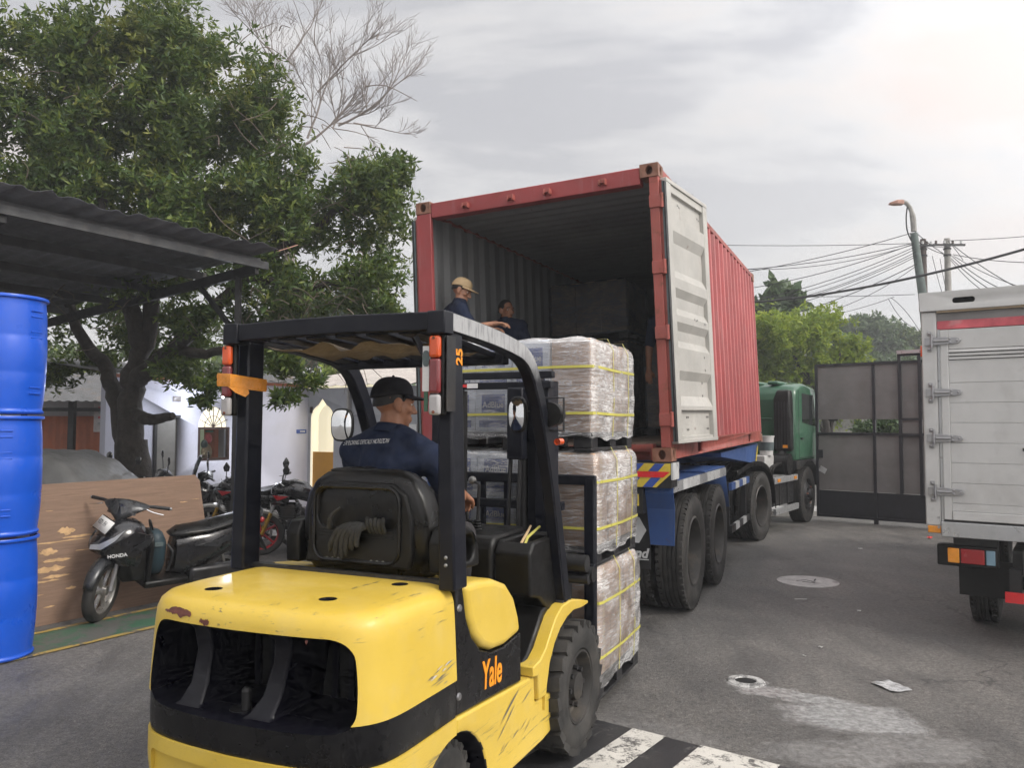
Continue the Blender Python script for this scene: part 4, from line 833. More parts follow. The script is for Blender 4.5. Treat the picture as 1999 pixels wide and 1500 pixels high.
# main frame sides
side = [(-1.283, 0.598), (-0.505, 0.545), (-0.495, 0.42), (-0.262, 0.40), (-0.248, 0.215), (-0.40, 0.20), (-1.0, 0.20), (-1.283, 0.20)]
for s in (1, -1):
    m = MB(); m.prism(side, s*0.30, s*0.55, 'X'); o = m.build('frame_side', yb, fk, smooth=40); co = cutter_box(arch if s > 0 else arch2, yb); cutby(o, co); bpy.data.objects.remove(co)
    q = o.modifiers.new('bevel', 'BEVEL'); q.width = 0.012; q.segments = 3; q.limit_method = 'ANGLE'
    m = MB(); m.bb((s*0.32, -0.49, 0.425), (s*0.535, -0.27, 0.432)); m.build('step_tread', 'dark_steel', fk)
    blk = [(-1.282, 1.125), (-1.238, 1.128), (-1.222, 1.06), (-1.20, 0.97), (-1.15, 0.88), (-1.07, 0.81), (-0.97, 0.772), (-0.84, 0.762), (-0.655, 0.785), (-0.648, 0.560), (-1.282, 0.604)]
    m = MB(); m.prism(blk, s*0.40, s*0.545, 'X'); m.build('side_panel', 'forklift_black', fk, 0.008)
    fen = [(0.235, 0.742), (0.235, 0.758), (0.10, 0.79), (-0.05, 0.815), (-0.17, 0.808), (-0.26, 0.770), (-0.33, 0.71), (-0.40, 0.645), (-0.47, 0.61), (-0.555, 0.60), (-0.555, 0.552), (-0.497, 0.545), (-0.488, 0.426), (-0.404, 0.424), (-0.402, 0.345), (-0.385, 0.46), (-0.346, 0.565), (-0.28, 0.645), (-0.20, 0.70), (-0.10, 0.737), (0.0, 0.752), (0.12, 0.74)]
    m = MB(); m.prism(fen, s*0.36, s*0.568, 'X'); m.build('front_fender', 'forklift_yellow', fk, 0.010)
    well = [(-0.645, 0.60), (-0.60, 0.575), (-0.47, 0.625), (-0.36, 0.72), (-0.28, 0.80), (-0.16, 0.83), (-0.05, 0.84), (-0.05, 0.44), (-0.645, 0.44)]
    m = MB(); m.prism(well, s*0.34, s*0.50, 'X'); m.build('footwell_side', 'black_plastic', fk, 0.012)
hood = [(-1.284, 1.108), (-1.10, 1.104), (-0.95, 1.085), (-0.82, 1.04), (-0.735, 0.965), (-0.685, 0.87), (-0.665, 0.78), (-0.665, 0.74), (-1.284, 0.74)]
hd = [(-1.225, 1.104), (-1.10, 1.100), (-0.95, 1.082), (-0.82, 1.038), (-0.735, 0.963), (-0.685, 0.87), (-0.664, 0.79), (-0.84, 0.770), (-0.965, 0.780), (-1.06, 0.818), (-1.14, 0.885), (-1.19, 0.972), (-1.212, 1.06)]
for s in (1, -1): m = MB(); m.prism(hd, s*0.30, s*0.552, 'X'); m.build('hood_side', 'forklift_yellow', fk, 0.030, seg=4)
m = MB(); m.prism([(-1.27, 1.09), (-1.0, 1.085), (-0.80, 1.02), (-0.69, 0.85), (-0.67, 0.74), (-1.27, 0.74)], -0.31, 0.31, 'X'); m.build('engine_hood', 'forklift_yellow', fk, 0.02)
m = MB(); m.bb((-0.36, -0.66, 0.40), (0.36, 0.05, 0.44)); m.build('floor_plate', 'dark_steel', fk)
m = MB(); m.bb((-0.36, -1.25, 0.20), (0.36, 0.08, 0.38)); m.build('chassis', 'black_satin', fk)
MB().bb((-0.5, -1.29, 1.108), (0.52, -1.262, 1.128)).build('hood_seal', 'black_satin', fk)
for z in (1.02, 0.675):
    for y in (-1.262,): MB().lathe([(0.001, 0.553), (0.013, 0.552), (0.016, 0.544)], 12, o=(0, y, z), ax='X').build('bolt', 'grey_steel', fk)
T_SIDE = Matrix(((0,0,1),(1,0,0),(0,1,0)))   # text on a +x face, reading along +y
text_mesh('lettering', 'Yale', 0.165, 'decal_orange', fk, (0.5465, -1.06, 0.640), T_SIDE @ Matrix.Rotation(R(-4), 3, 'Z'), 0.0012, 0.0, 'LEFT', 0.68, 0.003)
# dash, levers, steering
dash = [(-0.46, 0.93), (-0.46, 1.14), (-0.42, 1.185), (-0.05, 1.195), (-0.03, 0.55), (-0.14, 0.55), (-0.22, 0.80), (-0.34, 0.90)]
m = MB(); m.prism(dash, -0.47, 0.30, 'X'); m.build('dashboard', 'black_plastic', fk, 0.022, seg=3)
m = MB(); m.prism([(-0.44, 0.90), (-0.45, 1.11), (-0.40, 1.165), (-0.05, 1.170), (-0.03, 0.55), (-0.12, 0.55), (-0.2, 0.78), (-0.32, 0.87)], 0.303, 0.505, 'X'); o = m.build('tray', ['black_plastic']*2, fk, smooth=40)
co = cutter_box(lambda c: c.bb((0.335, -0.40, 1.11), (0.475, -0.10, 1.3)), ['black_plastic']*2); cutby(o, co); bpy.data.objects.remove(co); q = o.modifiers.new('bevel', 'BEVEL'); q.width = 0.016; q.segments = 3; q.limit_method = 'ANGLE'
pl = thing('pliers', 'pliers with pale worn handles lying in the dashboard tray', 'pliers', FK + rmat(-24.5) @ Vector((0.40, -0.26, 1.115)), (0, 0, R(-24.5)))
for dx, mt in ((-0.012, 'cap_beige'), (0.014, 'strap_yellow')): MB().tube([(dx, -0.06, 0.01), (dx*0.6, 0.0, 0.05), (0.02+dx*2, 0.07, 0.10)], [0.007, 0.008, 0.006], 6).build('handle', mt, pl)
MB().tube([(0, -0.06, 0.01), (-0.005, -0.11, 0.012)], [0.012, 0.004], 6).build('jaws', 'dark_steel', pl)
def lever(x, y, kx, ky, kz, bent=False):
    m = MB(); pth = [(x, y, 1.19), (x+0.01, y, kz-0.02), (kx, ky, kz)] if bent else [(x, y, 1.19), (kx, ky, kz)]
    m.tube(pth, 0.009, 8); o = m.build('lever', 'black_satin', fk); mm = MB(); mm.ball((kx, ky, kz), (0.022, 0.022, 0.022)); mm.build('knob', 'worn_metal' if bent else 'black_plastic', o); return o
lever(0.135, -0.30, 0.100, -0.29, 1.452, True); lever(0.085, -0.30, 0.075, -0.32, 1.335)
for x in (0.085, 0.135):
    m = MB(); pr = []
    for i in range(9): pr.append((0.030-0.0018*i + (0.005 if i % 2 else 0), 1.19+i*0.007))
    m.lathe(pr, 14, o=(x, -0.30, 0)); m.build('lever_boot', 'black_plastic', fk)
m = MB(); cx, cy, cz = -0.08, -0.42, 1.33; ring = []
for i in range(28):
    t = 2*math.pi*i/28; v = Vector((0.17*math.cos(t), 0.17*math.sin(t), 0)); v.rotate(Euler((R(28), 0, 0))); ring.append(Vector((cx, cy, cz))+v)
m.tube(ring+[ring[0]], 0.014, 8, False); m.cyl((cx, cy, cz-0.03), (cx, cy+0.09, 1.15), 0.03, seg=12)
for i in (0, 9, 19): m.bar(ring[i], (cx, cy, cz-0.02), 0.03, 0.01)
m.build('steering_wheel', 'black_plastic', fk)
# seat with wrap-around back, pocket panel, hip restraints
def seat_ring(z, w, y, dpt, r):
    pts = []
    for a in range(0, 360, 12):
        c, s = math.cos(R(a)), math.sin(R(a)); e = 0.45; pts.append((0.03 + w*math.copysign(abs(c)**e, c), y + dpt*math.copysign(abs(s)**e, s), z))
    return pts
m = MB(); m.loft([seat_ring(z, w, y, d, 0) for z, w, y, d in ((1.10, 0.305, -1.10, 0.05), (1.14, 0.325, -1.11, 0.075), (1.25, 0.335, -1.12, 0.085), (1.36, 0.330, -1.125, 0.088), (1.44, 0.305, -1.13, 0.085), (1.50, 0.265, -1.13, 0.075), (1.535, 0.215, -1.13, 0.055), (1.552, 0.15, -1.13, 0.03))]); m.build('seat_back', 'black_vinyl', fk, smooth=70)
pan = [(-0.245, 1.145), (0.28, 1.145), (0.295, 1.20), (0.29, 1.36), (0.262, 1.45), (0.20, 1.495), (-0.13, 1.495), (-0.20, 1.45), (-0.228, 1.36), (-0.235, 1.20)]
def panel2d(sc, a, b_, nm, mt, bv):
    c = (0.028, 1.32); P = [(c[0]+(x-c[0])*sc, c[1]+(z-c[1])*sc) for x, z in pan]; mm = MB(); mm.prism(P, a, b_, 'Y'); return mm.build(nm, mt, fk, bv)
o = panel2d(1.02, -1.225, -1.19, 'back_shell', ['black_plastic', 'black_plastic'], 0); o.data.materials.clear(); o.data.materials.append(MATS['black_plastic']); o.data.materials.append(MATS['black_plastic'])
co = cutter_box(lambda c: c.prism(rrect(-0.185, 1.30, 0.225, 1.47, 0.05, 4), -1.3, -1.205, 'Y'), ['black_plastic']*2); cutby(o, co); bpy.data.objects.remove(co); q = o.modifiers.new('bevel', 'BEVEL'); q.width = 0.012; q.segments = 3; q.limit_method = 'ANGLE'
m = MB(); m.tube([Vector((x, -1.228, z)) for x, z in rrect(-0.20, 1.16, 0.24, 1.478, 0.06, 5)]+[Vector((0.24, -1.228, 1.418))], 0.009, 6, False); m.build('piping', 'black_vinyl', fk)
for i, z in enumerate((1.262, 1.276, 1.290)): MB().bb((-0.17, -1.2285, z), (0.21, -1.2235, z+0.006)).build('pocket_rib', 'black_plastic', fk)
for x in (-0.13, -0.10, -0.07, 0.10, 0.13, 0.16): MB().lathe([(0.001, -1.2275), (0.008, -1.227), (0.009, -1.22)], 8, o=(x, 0, 1.165), ax='Y').build('rivet', 'worn_metal', fk)
m = MB(); m.prism([(-0.17, 1.545), (-0.13, 1.555), (0.0, 1.562), (0.05, 1.548), (0.0, 1.53), (-0.13, 1.53)], -1.175, -1.08, 'Y'); m.build('head_flap', 'black_vinyl', fk, 0.010)
m = MB(); m.loft([[(-0.24, -1.05, 1.11), (0.30, -1.05, 1.11), (0.28, -0.62, 1.10), (-0.22, -0.62, 1.10)], [(-0.25, -1.06, 1.19), (0.31, -1.06, 1.19), (0.29, -0.60, 1.18), (-0.23, -0.60, 1.18)], [(-0.20, -1.02, 1.22), (0.26, -1.02, 1.22), (0.24, -0.66, 1.21), (-0.18, -0.66, 1.21)]]); m.build('seat_cushion', 'black_vinyl', fk, 0.02)
for s in (1, -1):
    x0 = 0.03 + s*0.335; m = MB(); loop = [(-1.20, 1.13), (-1.205, 1.26), (-1.17, 1.315), (-1.05, 1.325), (-0.94, 1.29), (-0.88, 1.21), (-0.875, 1.12)]
    m.prism(loop, x0, x0+s*0.075, 'X'); o = m.build('hip_restraint', ['black_plastic']*2, fk, smooth=40)
    co = cutter_box(lambda c: c.prism(rrect(-1.07, 1.155, -0.92, 1.27, 0.05, 5), x0-s*0.2, x0+s*0.3, 'X'), ['black_plastic']*2); cutby(o, co); bpy.data.objects.remove(co); q = o.modifiers.new('bevel', 'BEVEL'); q.width = 0.016; q.segments = 3; q.limit_method = 'ANGLE'
# overhead guard
for s in (1, -1):
    m = MB(); m.loft([[(s*0.570, -1.345, 1.10), (s*0.495, -1.345, 1.10), (s*0.495, -1.235, 1.10), (s*0.570, -1.235, 1.10)], [(s*0.556, -1.345, 1.6), (s*0.488, -1.345, 1.6), (s*0.488, -1.240, 1.6), (s*0.556, -1.240, 1.6)], [(s*0.545, -1.345, 2.13), (s*0.482, -1.345, 2.13), (s*0.482, -1.245, 2.13), (s*0.545, -1.245, 2.13)]]); m.build('rear_post', 'guard_black', fk, 0.010)
    pth = [(s*0.503, -1.38, 2.155), (s*0.503, -1.0, 2.135), (s*0.503, -0.72, 2.105), (s*0.503, -0.60, 2.075), (s*0.503, -0.52, 2.02), (s*0.503, -0.46, 1.94), (s*0.503, -0.40, 1.84), (s*0.503, -0.32, 1.66), (s*0.503, -0.22, 1.38), (s*0.503, -0.06, 0.815)]
    P2 = [Vector((s*0.522, p[1], p[2])) for p in bez([(0, a[1], a[2]) for a in pth], 3)]
    m = MB(); m.sweep(P2, 0.062, 0.085, up=(s, 0, 0)) if False else m.sweep(P2, 0.065, 0.080); ob_ = m.build('side_beam', 'guard_black', fk, 0.008); mw = MB(); mw.sweep([p + Vector((s*0.0335, 0, 0)) for p in P2], 0.002, 0.068); wf_ = mw.build('sheen_face', 'guard_sheen', ob_)  # thin strip with the sky's sheen painted on
    MB().bb((s*0.455, -0.12, 0.800), (s*0.55, 0.01, 0.822)).build('pillar_foot', 'dark_steel', fk, 0.004)
    m = MB(); m.bb((s*0.480, -1.425, 2.100), (s*0.562, -1.350, 2.192)); m.build('guard_corner', 'guard_black', fk, 0.006)
m = MB(); m.sweep([(-0.482, -1.392, 2.150), (-0.2, -1.392, 2.158), (0.1, -1.392, 2.160), (0.482, -1.392, 2.152)], 0.05, 0.075); m.build('rear_crossbar', 'guard_black', fk, 0.006)
m = MB(); m.bb((-0.47, -0.70, 2.035), (0.47, -0.63, 2.095)); m.build('front_crossbar', 'guard_black', fk, 0.006)
for i in range(6):
    x = -0.40+i*0.155; m = MB(); m.sweep([(x, -1.38, 2.125), (x, -1.0, 2.105), (x, -0.70, 2.075)], 0.105, 0.03); m.build('roof_slat', 'guard_black', fk, 0.004)
m = MB(); P = []; F = []
for i in range(17):
    for j in range(9):
        x = -0.36+i*0.05; y = -1.375+j*0.06; P.append((x, y, 2.090 - 0.030*math.sin(i*0.55)**2*(1-j/9) - 0.012*math.sin(i*1.7+j) - 0.02*(j/8)))
for i in range(16):
    for j in range(8): F.append((i*9+j, i*9+9+j, i*9+10+j, i*9+j+1))
m.add(P, F); m.build('headliner', 'headliner', fk, smooth=80)
MB().bar((0.40, -1.38, 2.10), (0.46, -1.32, 1.95), 0.03, 0.02).build('gusset', 'guard_black', fk)
text_mesh('lettering', '25', 0.070, 'decal_orange', fk, (0.5512, -1.262, 1.985), T_SIDE @ Matrix.Rotation(R(90), 3, 'Z'), 0.0008, 0.0, 'LEFT', 1.0, 0.002)
for z in (1.20, 1.23): MB().ball((0.530, -1.346, z), 0.008).build('bolt', 'worn_metal', fk)
def rear_lamp(x, y):
    m = MB(); m.bb((x-0.034, y+0.004, 1.785), (x+0.034, y+0.03, 2.105)); o = m.build('lamp_housing', 'black_plastic', fk, 0.010)
    for z0, z1, mt in ((2.008, 2.095, 'lamp_orange'), (1.868, 2.006, 'lamp_red'), (1.785, 1.866, 'lamp_clear')):
        mm = MB(); mm.bb((x-0.025, y-0.022, z0), (x+0.025, y+0.005, z1)); mm.build('lens', mt, o, 0.012, seg=3)
    for z in (2.085, 1.797): MB().lathe([(0.001, y-0.034), (0.006, y-0.033), (0.007, y-0.029)], 8, o=(x, 0.008, z), ax='Y').build('screw', 'rust', o)
rear_lamp(0.513, -1.402); rear_lamp(-0.545, -1.402)
m = MB(); m.bb((0.556, -1.40, 1.80), (0.560, -1.330, 2.095)); m.build('lamp_bracket', 'dark_steel', fk)
m = MB(); rg = []
for (z, k) in ((1.908, 0.001), (1.922, 0.003), (1.938, 0.002), (1.952, 0.004), (1.965, 0.001)): rg.append([(-0.582-k, -1.428-k, z+0.008), (-0.508, -1.428-k, z+0.004), (-0.482+k, -1.350, z-0.006), (-0.480+k, -1.235+k, z-0.012), (-0.556-k, -1.235+k, z)])
m.loft(rg, True, False); m.build('packing_tape', 'orange_tape', fk, smooth=50)
m = MB(); m.add([(-0.505, -1.446, 1.912), (-0.4765, -1.352, 1.902), (-0.4765, -1.345, 1.885), (-0.480, -1.365, 1.868), (-0.494, -1.410, 1.885)], [(0,1,2,3,4)]); m.build('tape_end', 'orange_tape', fk)
# mirrors and work lamp on the front pillars
def oval(cx, cz, a, b_, n=24): return [(cx+a*math.copysign(abs(math.cos(2*math.pi*i/n))**0.7, math.cos(2*math.pi*i/n)), cz+b_*math.copysign(abs(math.sin(2*math.pi*i/n))**0.7, math.sin(2*math.pi*i/n))) for i in range(n)]
for x, y, z, rz, sc_ in ((0.415, -0.42, 1.80, -10, 1.0), (-0.60, -0.50, 1.745, 14, 1.25)):
    mr = bpy.data.objects.new('mirror', None); COL.objects.link(mr); mr.parent = fk; mr.location = (x, y, z); mr.rotation_euler = (0, 0, R(rz))
    m = MB(); m.prism(oval(0, 0, 0.052*sc_, 0.092), -0.002, 0.028, 'Y'); m.build('mirror_shell', 'black_plastic', mr, 0.008)
    m = MB(); rings = []; 
    for k, yy in ((0.88, -0.003), (0.6, -0.0075), (0.3, -0.010), (0.02, -0.011)): rings.append([(px, yy, pz) for px, pz in oval(0, 0, 0.052*sc_*k, 0.092*k)])
    m.loft(rings, True, False); m.build('mirror_glass', 'mirror_glass', mr, smooth=80)
    m = MB(); m.tube([(0.0, 0.02, 0), ((0.07 if x > 0 else -0.09), 0.10, 0.03)], 0.008, 6); m.build('mirror_stem', 'black_satin', mr)
m = MB(); m.lathe([(0.02, 0.05), (0.055, 0.04), (0.062, 0.0), (0.062, -0.05), (0.02, -0.052)], 20, o=(0.565, -0.30, 1.80), ax='Y'); wl = m.build('work_lamp', 'black_plastic', fk)
m = MB(); m.tube([(0.52, -0.33, 1.885), (0.635, -0.33, 1.885), (0.635, -0.33, 1.72), (0.56, -0.33, 1.72)], 0.006, 6); m.build('lamp_guard', 'black_satin', wl)
MB().lathe([(0.014, -0.30), (0.018, -0.31), (0.018, -0.25), (0.01, -0.25)], 14, o=(0.545, 0.12, 1.66), ax='Y').build('indicator', 'lamp_orange', fk)
# mast, carriage, load backrest
for s in (1, -1):
    m = MB(); m.bb((s*0.30, 0.10, 0.12), (s*0.38, 0.115, 2.0)); m.bb((s*0.365, 0.115, 0.12), (s*0.38, 0.24, 2.0)); m.bb((s*0.30, 0.24, 0.12), (s*0.38, 0.255, 2.0)); m.build('mast_upright', 'guard_black', fk, 0.003)
    m = MB(); m.bb((s*0.235, 0.14, 0.15), (s*0.295, 0.25, 2.06)); m.build('inner_upright', 'guard_black', fk, 0.004)
    m = MB(); m.cyl((s*0.20, 0.16, 0.3), (s*0.20, 0.16, 1.95), 0.028, seg=12); m.build('lift_cylinder', 'black_satin', fk)
    m = MB(); m.bb((s*0.455, 0.47, 0.14), (s*0.535, 0.51, 1.44)); m.build('backrest_upright', 'guard_black', fk, 0.02, seg=3)
    m = MB(); m.sweep([(s*0.33, 0.515, 0.90), (s*0.33, 0.515, 0.12), (s*0.33, 0.56, 0.075), (s*0.33, 1.45, 0.075)], 0.10, 0.035, up=(1, 0, 0)); m.build('fork', 'dark_steel', fk)
    MB().cyl((s*0.40, -0.02, 0.62), (s*0.36, 0.14, 0.95), 0.03, seg=10).build('tilt_cylinder', 'black_satin', fk)
for z0, z1, y in ((2.015, 2.055, 0.10), (1.955, 1.995, 0.08), (1.25, 1.30, 0.26), (0.45, 0.52, 0.1)): MB().bb((-0.40, y, z0), (0.40, y+0.05, z1)).build('mast_crossbar', 'guard_black', fk, 0.004)
MB().bb((-0.30, 0.075, 1.968), (-0.13, 0.0795, 1.985)).build('warning_strip', 'bright_red', fk); MB().bb((-0.128, 0.075, 1.962), (-0.06, 0.0795, 1.990)).build('warning_sticker', 'decal_white', fk)
m = MB(); m.bb((-0.53, 0.472, 1.385), (0.53, 0.508, 1.445)); m.build('backrest_top', 'guard_black', fk, 0.006)
for x in (-0.38, -0.225, -0.06, 0.10, 0.26): MB().bb((x-0.014, 0.476, 0.85), (x+0.014, 0.504, 1.388)).build('backrest_bar', 'guard_black', fk)
for z in (0.82, 0.42): MB().bb((-0.53, 0.455, z), (0.53, 0.50, z+0.10)).build('carriage_bar', 'guard_black', fk, 0.006)
for x in (0.16, 0.22): MB().tube(bez([(x, 0.08, 1.96), (x+0.01, 0.05, 1.6), (x-0.01, 0.06, 1.2), (x, 0.1, 0.9)], 5), 0.012, 6).build('hose', 'black_satin', fk)
MB().bb((0.15, 0.03, 1.55), (0.25, 0.10, 1.96)).build('hose_guide', 'guard_black', fk, 0.01)
m = MB(); m.cyl((0.40, 0.30, 0.95), (0.54, 0.30, 0.95), 0.05, seg=16); m.cyl((0.50, 0.36, 0.88), (0.56, 0.36, 0.88), 0.045, seg=16); m.cyl((0.38, 0.30, 0.86), (0.55, 0.30, 0.86), 0.028, seg=12); m.build('side_shifter', 'black_satin', fk)
# wheels
def fork_wheel(x, y, r, w, s, turn=0):
    root = bpy.data.objects.new('wheel', None); COL.objects.link(root); root.parent = fk; root.location = (x, y, r); root.rotation_euler = (0, 0, R(turn))
    def P(L): return [(a, -s*h) for a, h in L]
    t = MB(); t.lathe(P([(r*0.54, 0.03), (r*0.58, 0.008), (r*0.72, -0.006), (r*0.86, -0.002), (r*0.93, 0.012), (r*0.95, 0.03), (r*0.95, w-0.03), (r*0.93, w-0.012), (r*0.86, w+0.002), (r*0.58, w-0.008), (r*0.54, w-0.03)]), 56, ax='X', cap=False)
    for i in range(22):
        a = 2*math.pi*i/22
        for q, xx, sw in ((0, 0.052, 1), (0.5, w-0.052, -1)):
            b2 = a + q*2*math.pi/22; t.box((-s*xx, (r*0.945)*math.cos(b2), (r*0.945)*math.sin(b2)), (0.098, r*0.185, r*0.11), Matrix.Rotation(b2-math.pi/2, 3, 'X') @ Matrix.Rotation(sw*s*0.16, 3, 'Z'))
    t.build('tyre', 'tyre_rubber', root, smooth=30)
    m = MB(); m.lathe(P([(r*0.56, 0.030), (r*0.555, 0.012), (r*0.52, 0.010), (r*0.50, 0.03), (r*0.47, 0.075), (r*0.42, 0.085), (r*0.34, 0.06), (r*0.27, 0.052), (r*0.22, 0.05), (r*0.21, 0.02), (r*0.12, 0.012), (0.001, 0.012)]), 40, ax='X', cap=False); rm = m.build('rim', 'rim_dark', root)
    for i in range(8):
        a = 2*math.pi*i/8; m = MB(); m.cyl((-s*0.07, r*0.285*math.cos(a), r*0.285*math.sin(a)), (-s*0.025, r*0.285*math.cos(a), r*0.285*math.sin(a)), 0.014, seg=6); m.build('wheel_nut', 'dark_steel', root)
    return root
for s in (1, -1): fork_wheel(s*0.605, 0.025, 0.345, 0.175, s); fork_wheel(s*0.52, -1.32, 0.255, 0.155, s, 4)
# gloves stuffed in the seat pocket, a rag, and a tag hanging from the post
gl = thing('work_gloves', 'grey fabric work gloves hanging out of the seat back pocket', 'gloves', FK + rmat(-24.5) @ Vector((0.03, -1.235, 1.30)), (0, 0, R(-24.5)))
rg = random.Random(11); m = MB()
for i in range(6):
    x = -0.08+i*0.025; m.tube(bez([(x*0.5+0.02, -0.005, 0.02), (x*0.8, -0.035, 0.0), (x-0.02, -0.035, -0.05), (x*1.15-0.03+rg.uniform(-0.01, 0.01), -0.022, -0.10-0.03*math.sin(i*0.9))], 4), [0.013]*6+[0.012]*5+[0.009, 0.004], 8)
m.ball((0.01, -0.012, 0.012), (0.055, 0.020, 0.022)); m.build('glove', 'glove', gl, smooth=80)
m = MB()
for i in range(5): m.tube(bez([(0.07+i*0.018, 0.005, -0.01), (0.068+i*0.019, -0.016, 0.025), (0.062+i*0.020, -0.010, 0.055-0.006*(i % 2))], 4), [0.009]*8+[0.006], 8)
m.build('rolled_glove', 'glove', gl, smooth=80)
m = MB(); m.tube(bez([(-0.14, 0.0, 0.0), (-0.12, -0.02, 0.05), (-0.08, -0.01, 0.09)], 4), [0.014, 0.014, 0.012, 0.012, 0.010, 0.009, 0.008, 0.006, 0.003], 8); m.build('rag', 'glove', gl, smooth=80)
tg_ = thing('hanging_tag', 'white and teal ribbon tag hanging beside the rear lamp', 'tag', FK + rmat(-24.5) @ Vector((0.448, -1.365, 2.07)), (0, 0, R(-24.5)))
MB().bb((-0.017, -0.004, -0.19), (0.017, 0.0, -0.01)).build('ribbon', 'decal_white', tg_); m = MB(); m.prism(oval(0, -0.06, 0.015, 0.032), -0.007, -0.0045, 'Y'); m.build('badge', 'gasket', tg_); MB().bb((-0.010, -0.003, -0.27), (0.007, 0.001, -0.191)).build('green_ribbon', 'cab_green', tg_)

# ------------------------------------------------------------------ stacked pallets on the forks
def film_shell(x0, y0, x1, y1, z0, z1, seed, parent, drop=0.09, mats=('film', 'film_glare'), rag=0.010):
    rnd = random.Random(seed); base = rrect(x0, y0, x1, y1, 0.035, 3)
    pts = []
    for i in range(len(base)):
        a = Vector((base[i][0], base[i][1], 0)); b2 = Vector((base[(i+1) % len(base)][0], base[(i+1) % len(base)][1], 0)); n = max(1, int((b2-a).length/0.035))
        for k in range(n): pts.append(a.lerp(b2, k/n))
    cx, cy = (x0+x1)/2, (y0+y1)/2; rings = []; N_ = 26
    ph = [rnd.uniform(0, 6.28) for _ in range(8)]
    for j in range(N_+1):
        f = j/N_; z = z0-drop + (z1-z0+drop)*f; r = []
        for i, p in enumerate(pts):
            u = i/len(pts)*2*math.pi
            bulge = 0.010*math.sin(math.pi*min(1, max(0, (z-z0)/(z1-z0)))) + rag*(0.5*math.sin(9*u+5*f+ph[0])*math.sin(7*f+ph[1]) + 0.35*math.sin(23*u-9*f*3+ph[2]) + 0.25*math.sin(41*u+30*f+ph[3]))*0.6 + rnd.uniform(-0.0012, 0.0012)
            if f > 0.93: bulge -= 0.035*((f-0.93)/0.07)**2
            d = Vector((p.x-cx, p.y-cy, 0)); d.x = math.copysign(min(1, abs(d.x)/((x1-x0)/2))**6, d.x); d.y = math.copysign(min(1, abs(d.y)/((y1-y0)/2))**6, d.y)
            if d.length > 0: d.normalize()
            r.append((p.x + d.x*(0.012+bulge), p.y + d.y*(0.012+bulge), z + (0.006*math.sin(17*u+ph[4])*0.6 if j == N_ else (0.014*math.sin(11*u+ph[5])*math.sin(5*u)-0.02*max(0, math.sin(3*u+ph[6])) if j == 0 else 0))))
        rings.append(r)
    for k, dz in ((0.93, 0.012), (0.80, 0.018), (0.5, 0.016), (0.2, 0.012), (0.02, 0.012)):
        rings.append([(cx+(p[0]-cx)*k, cy+(p[1]-cy)*k, z1+dz+0.006*math.sin(13*i/len(pts)*6.28+k*9)) for i, p in enumerate(rings[N_])])
    m = MB(); n = len(pts); P = [p for r in rings for p in r]; F = []; mi = []
    for i in range(len(rings)-1):
        for k in range(n):
            F.append((i*n+k, i*n+(k+1) % n, (i+1)*n+(k+1) % n, (i+1)*n+k)); q = P[i*n+k]; mi.append(1 if (q[0] > x1-0.02 or i >= N_-1) else 0)
    m.v = P; m.f = F; m.mi = mi; return m.build('stretch_film', list(mats), parent, smooth=60)
def strap(parent, pts, w, up):
    m = MB(); m.sweep(pts, w if up != 'z' else 0.002, 0.002 if up != 'z' else w, up=(0, 0, 1)); return m.build('strap', 'strap_yellow', parent)
CART = {}
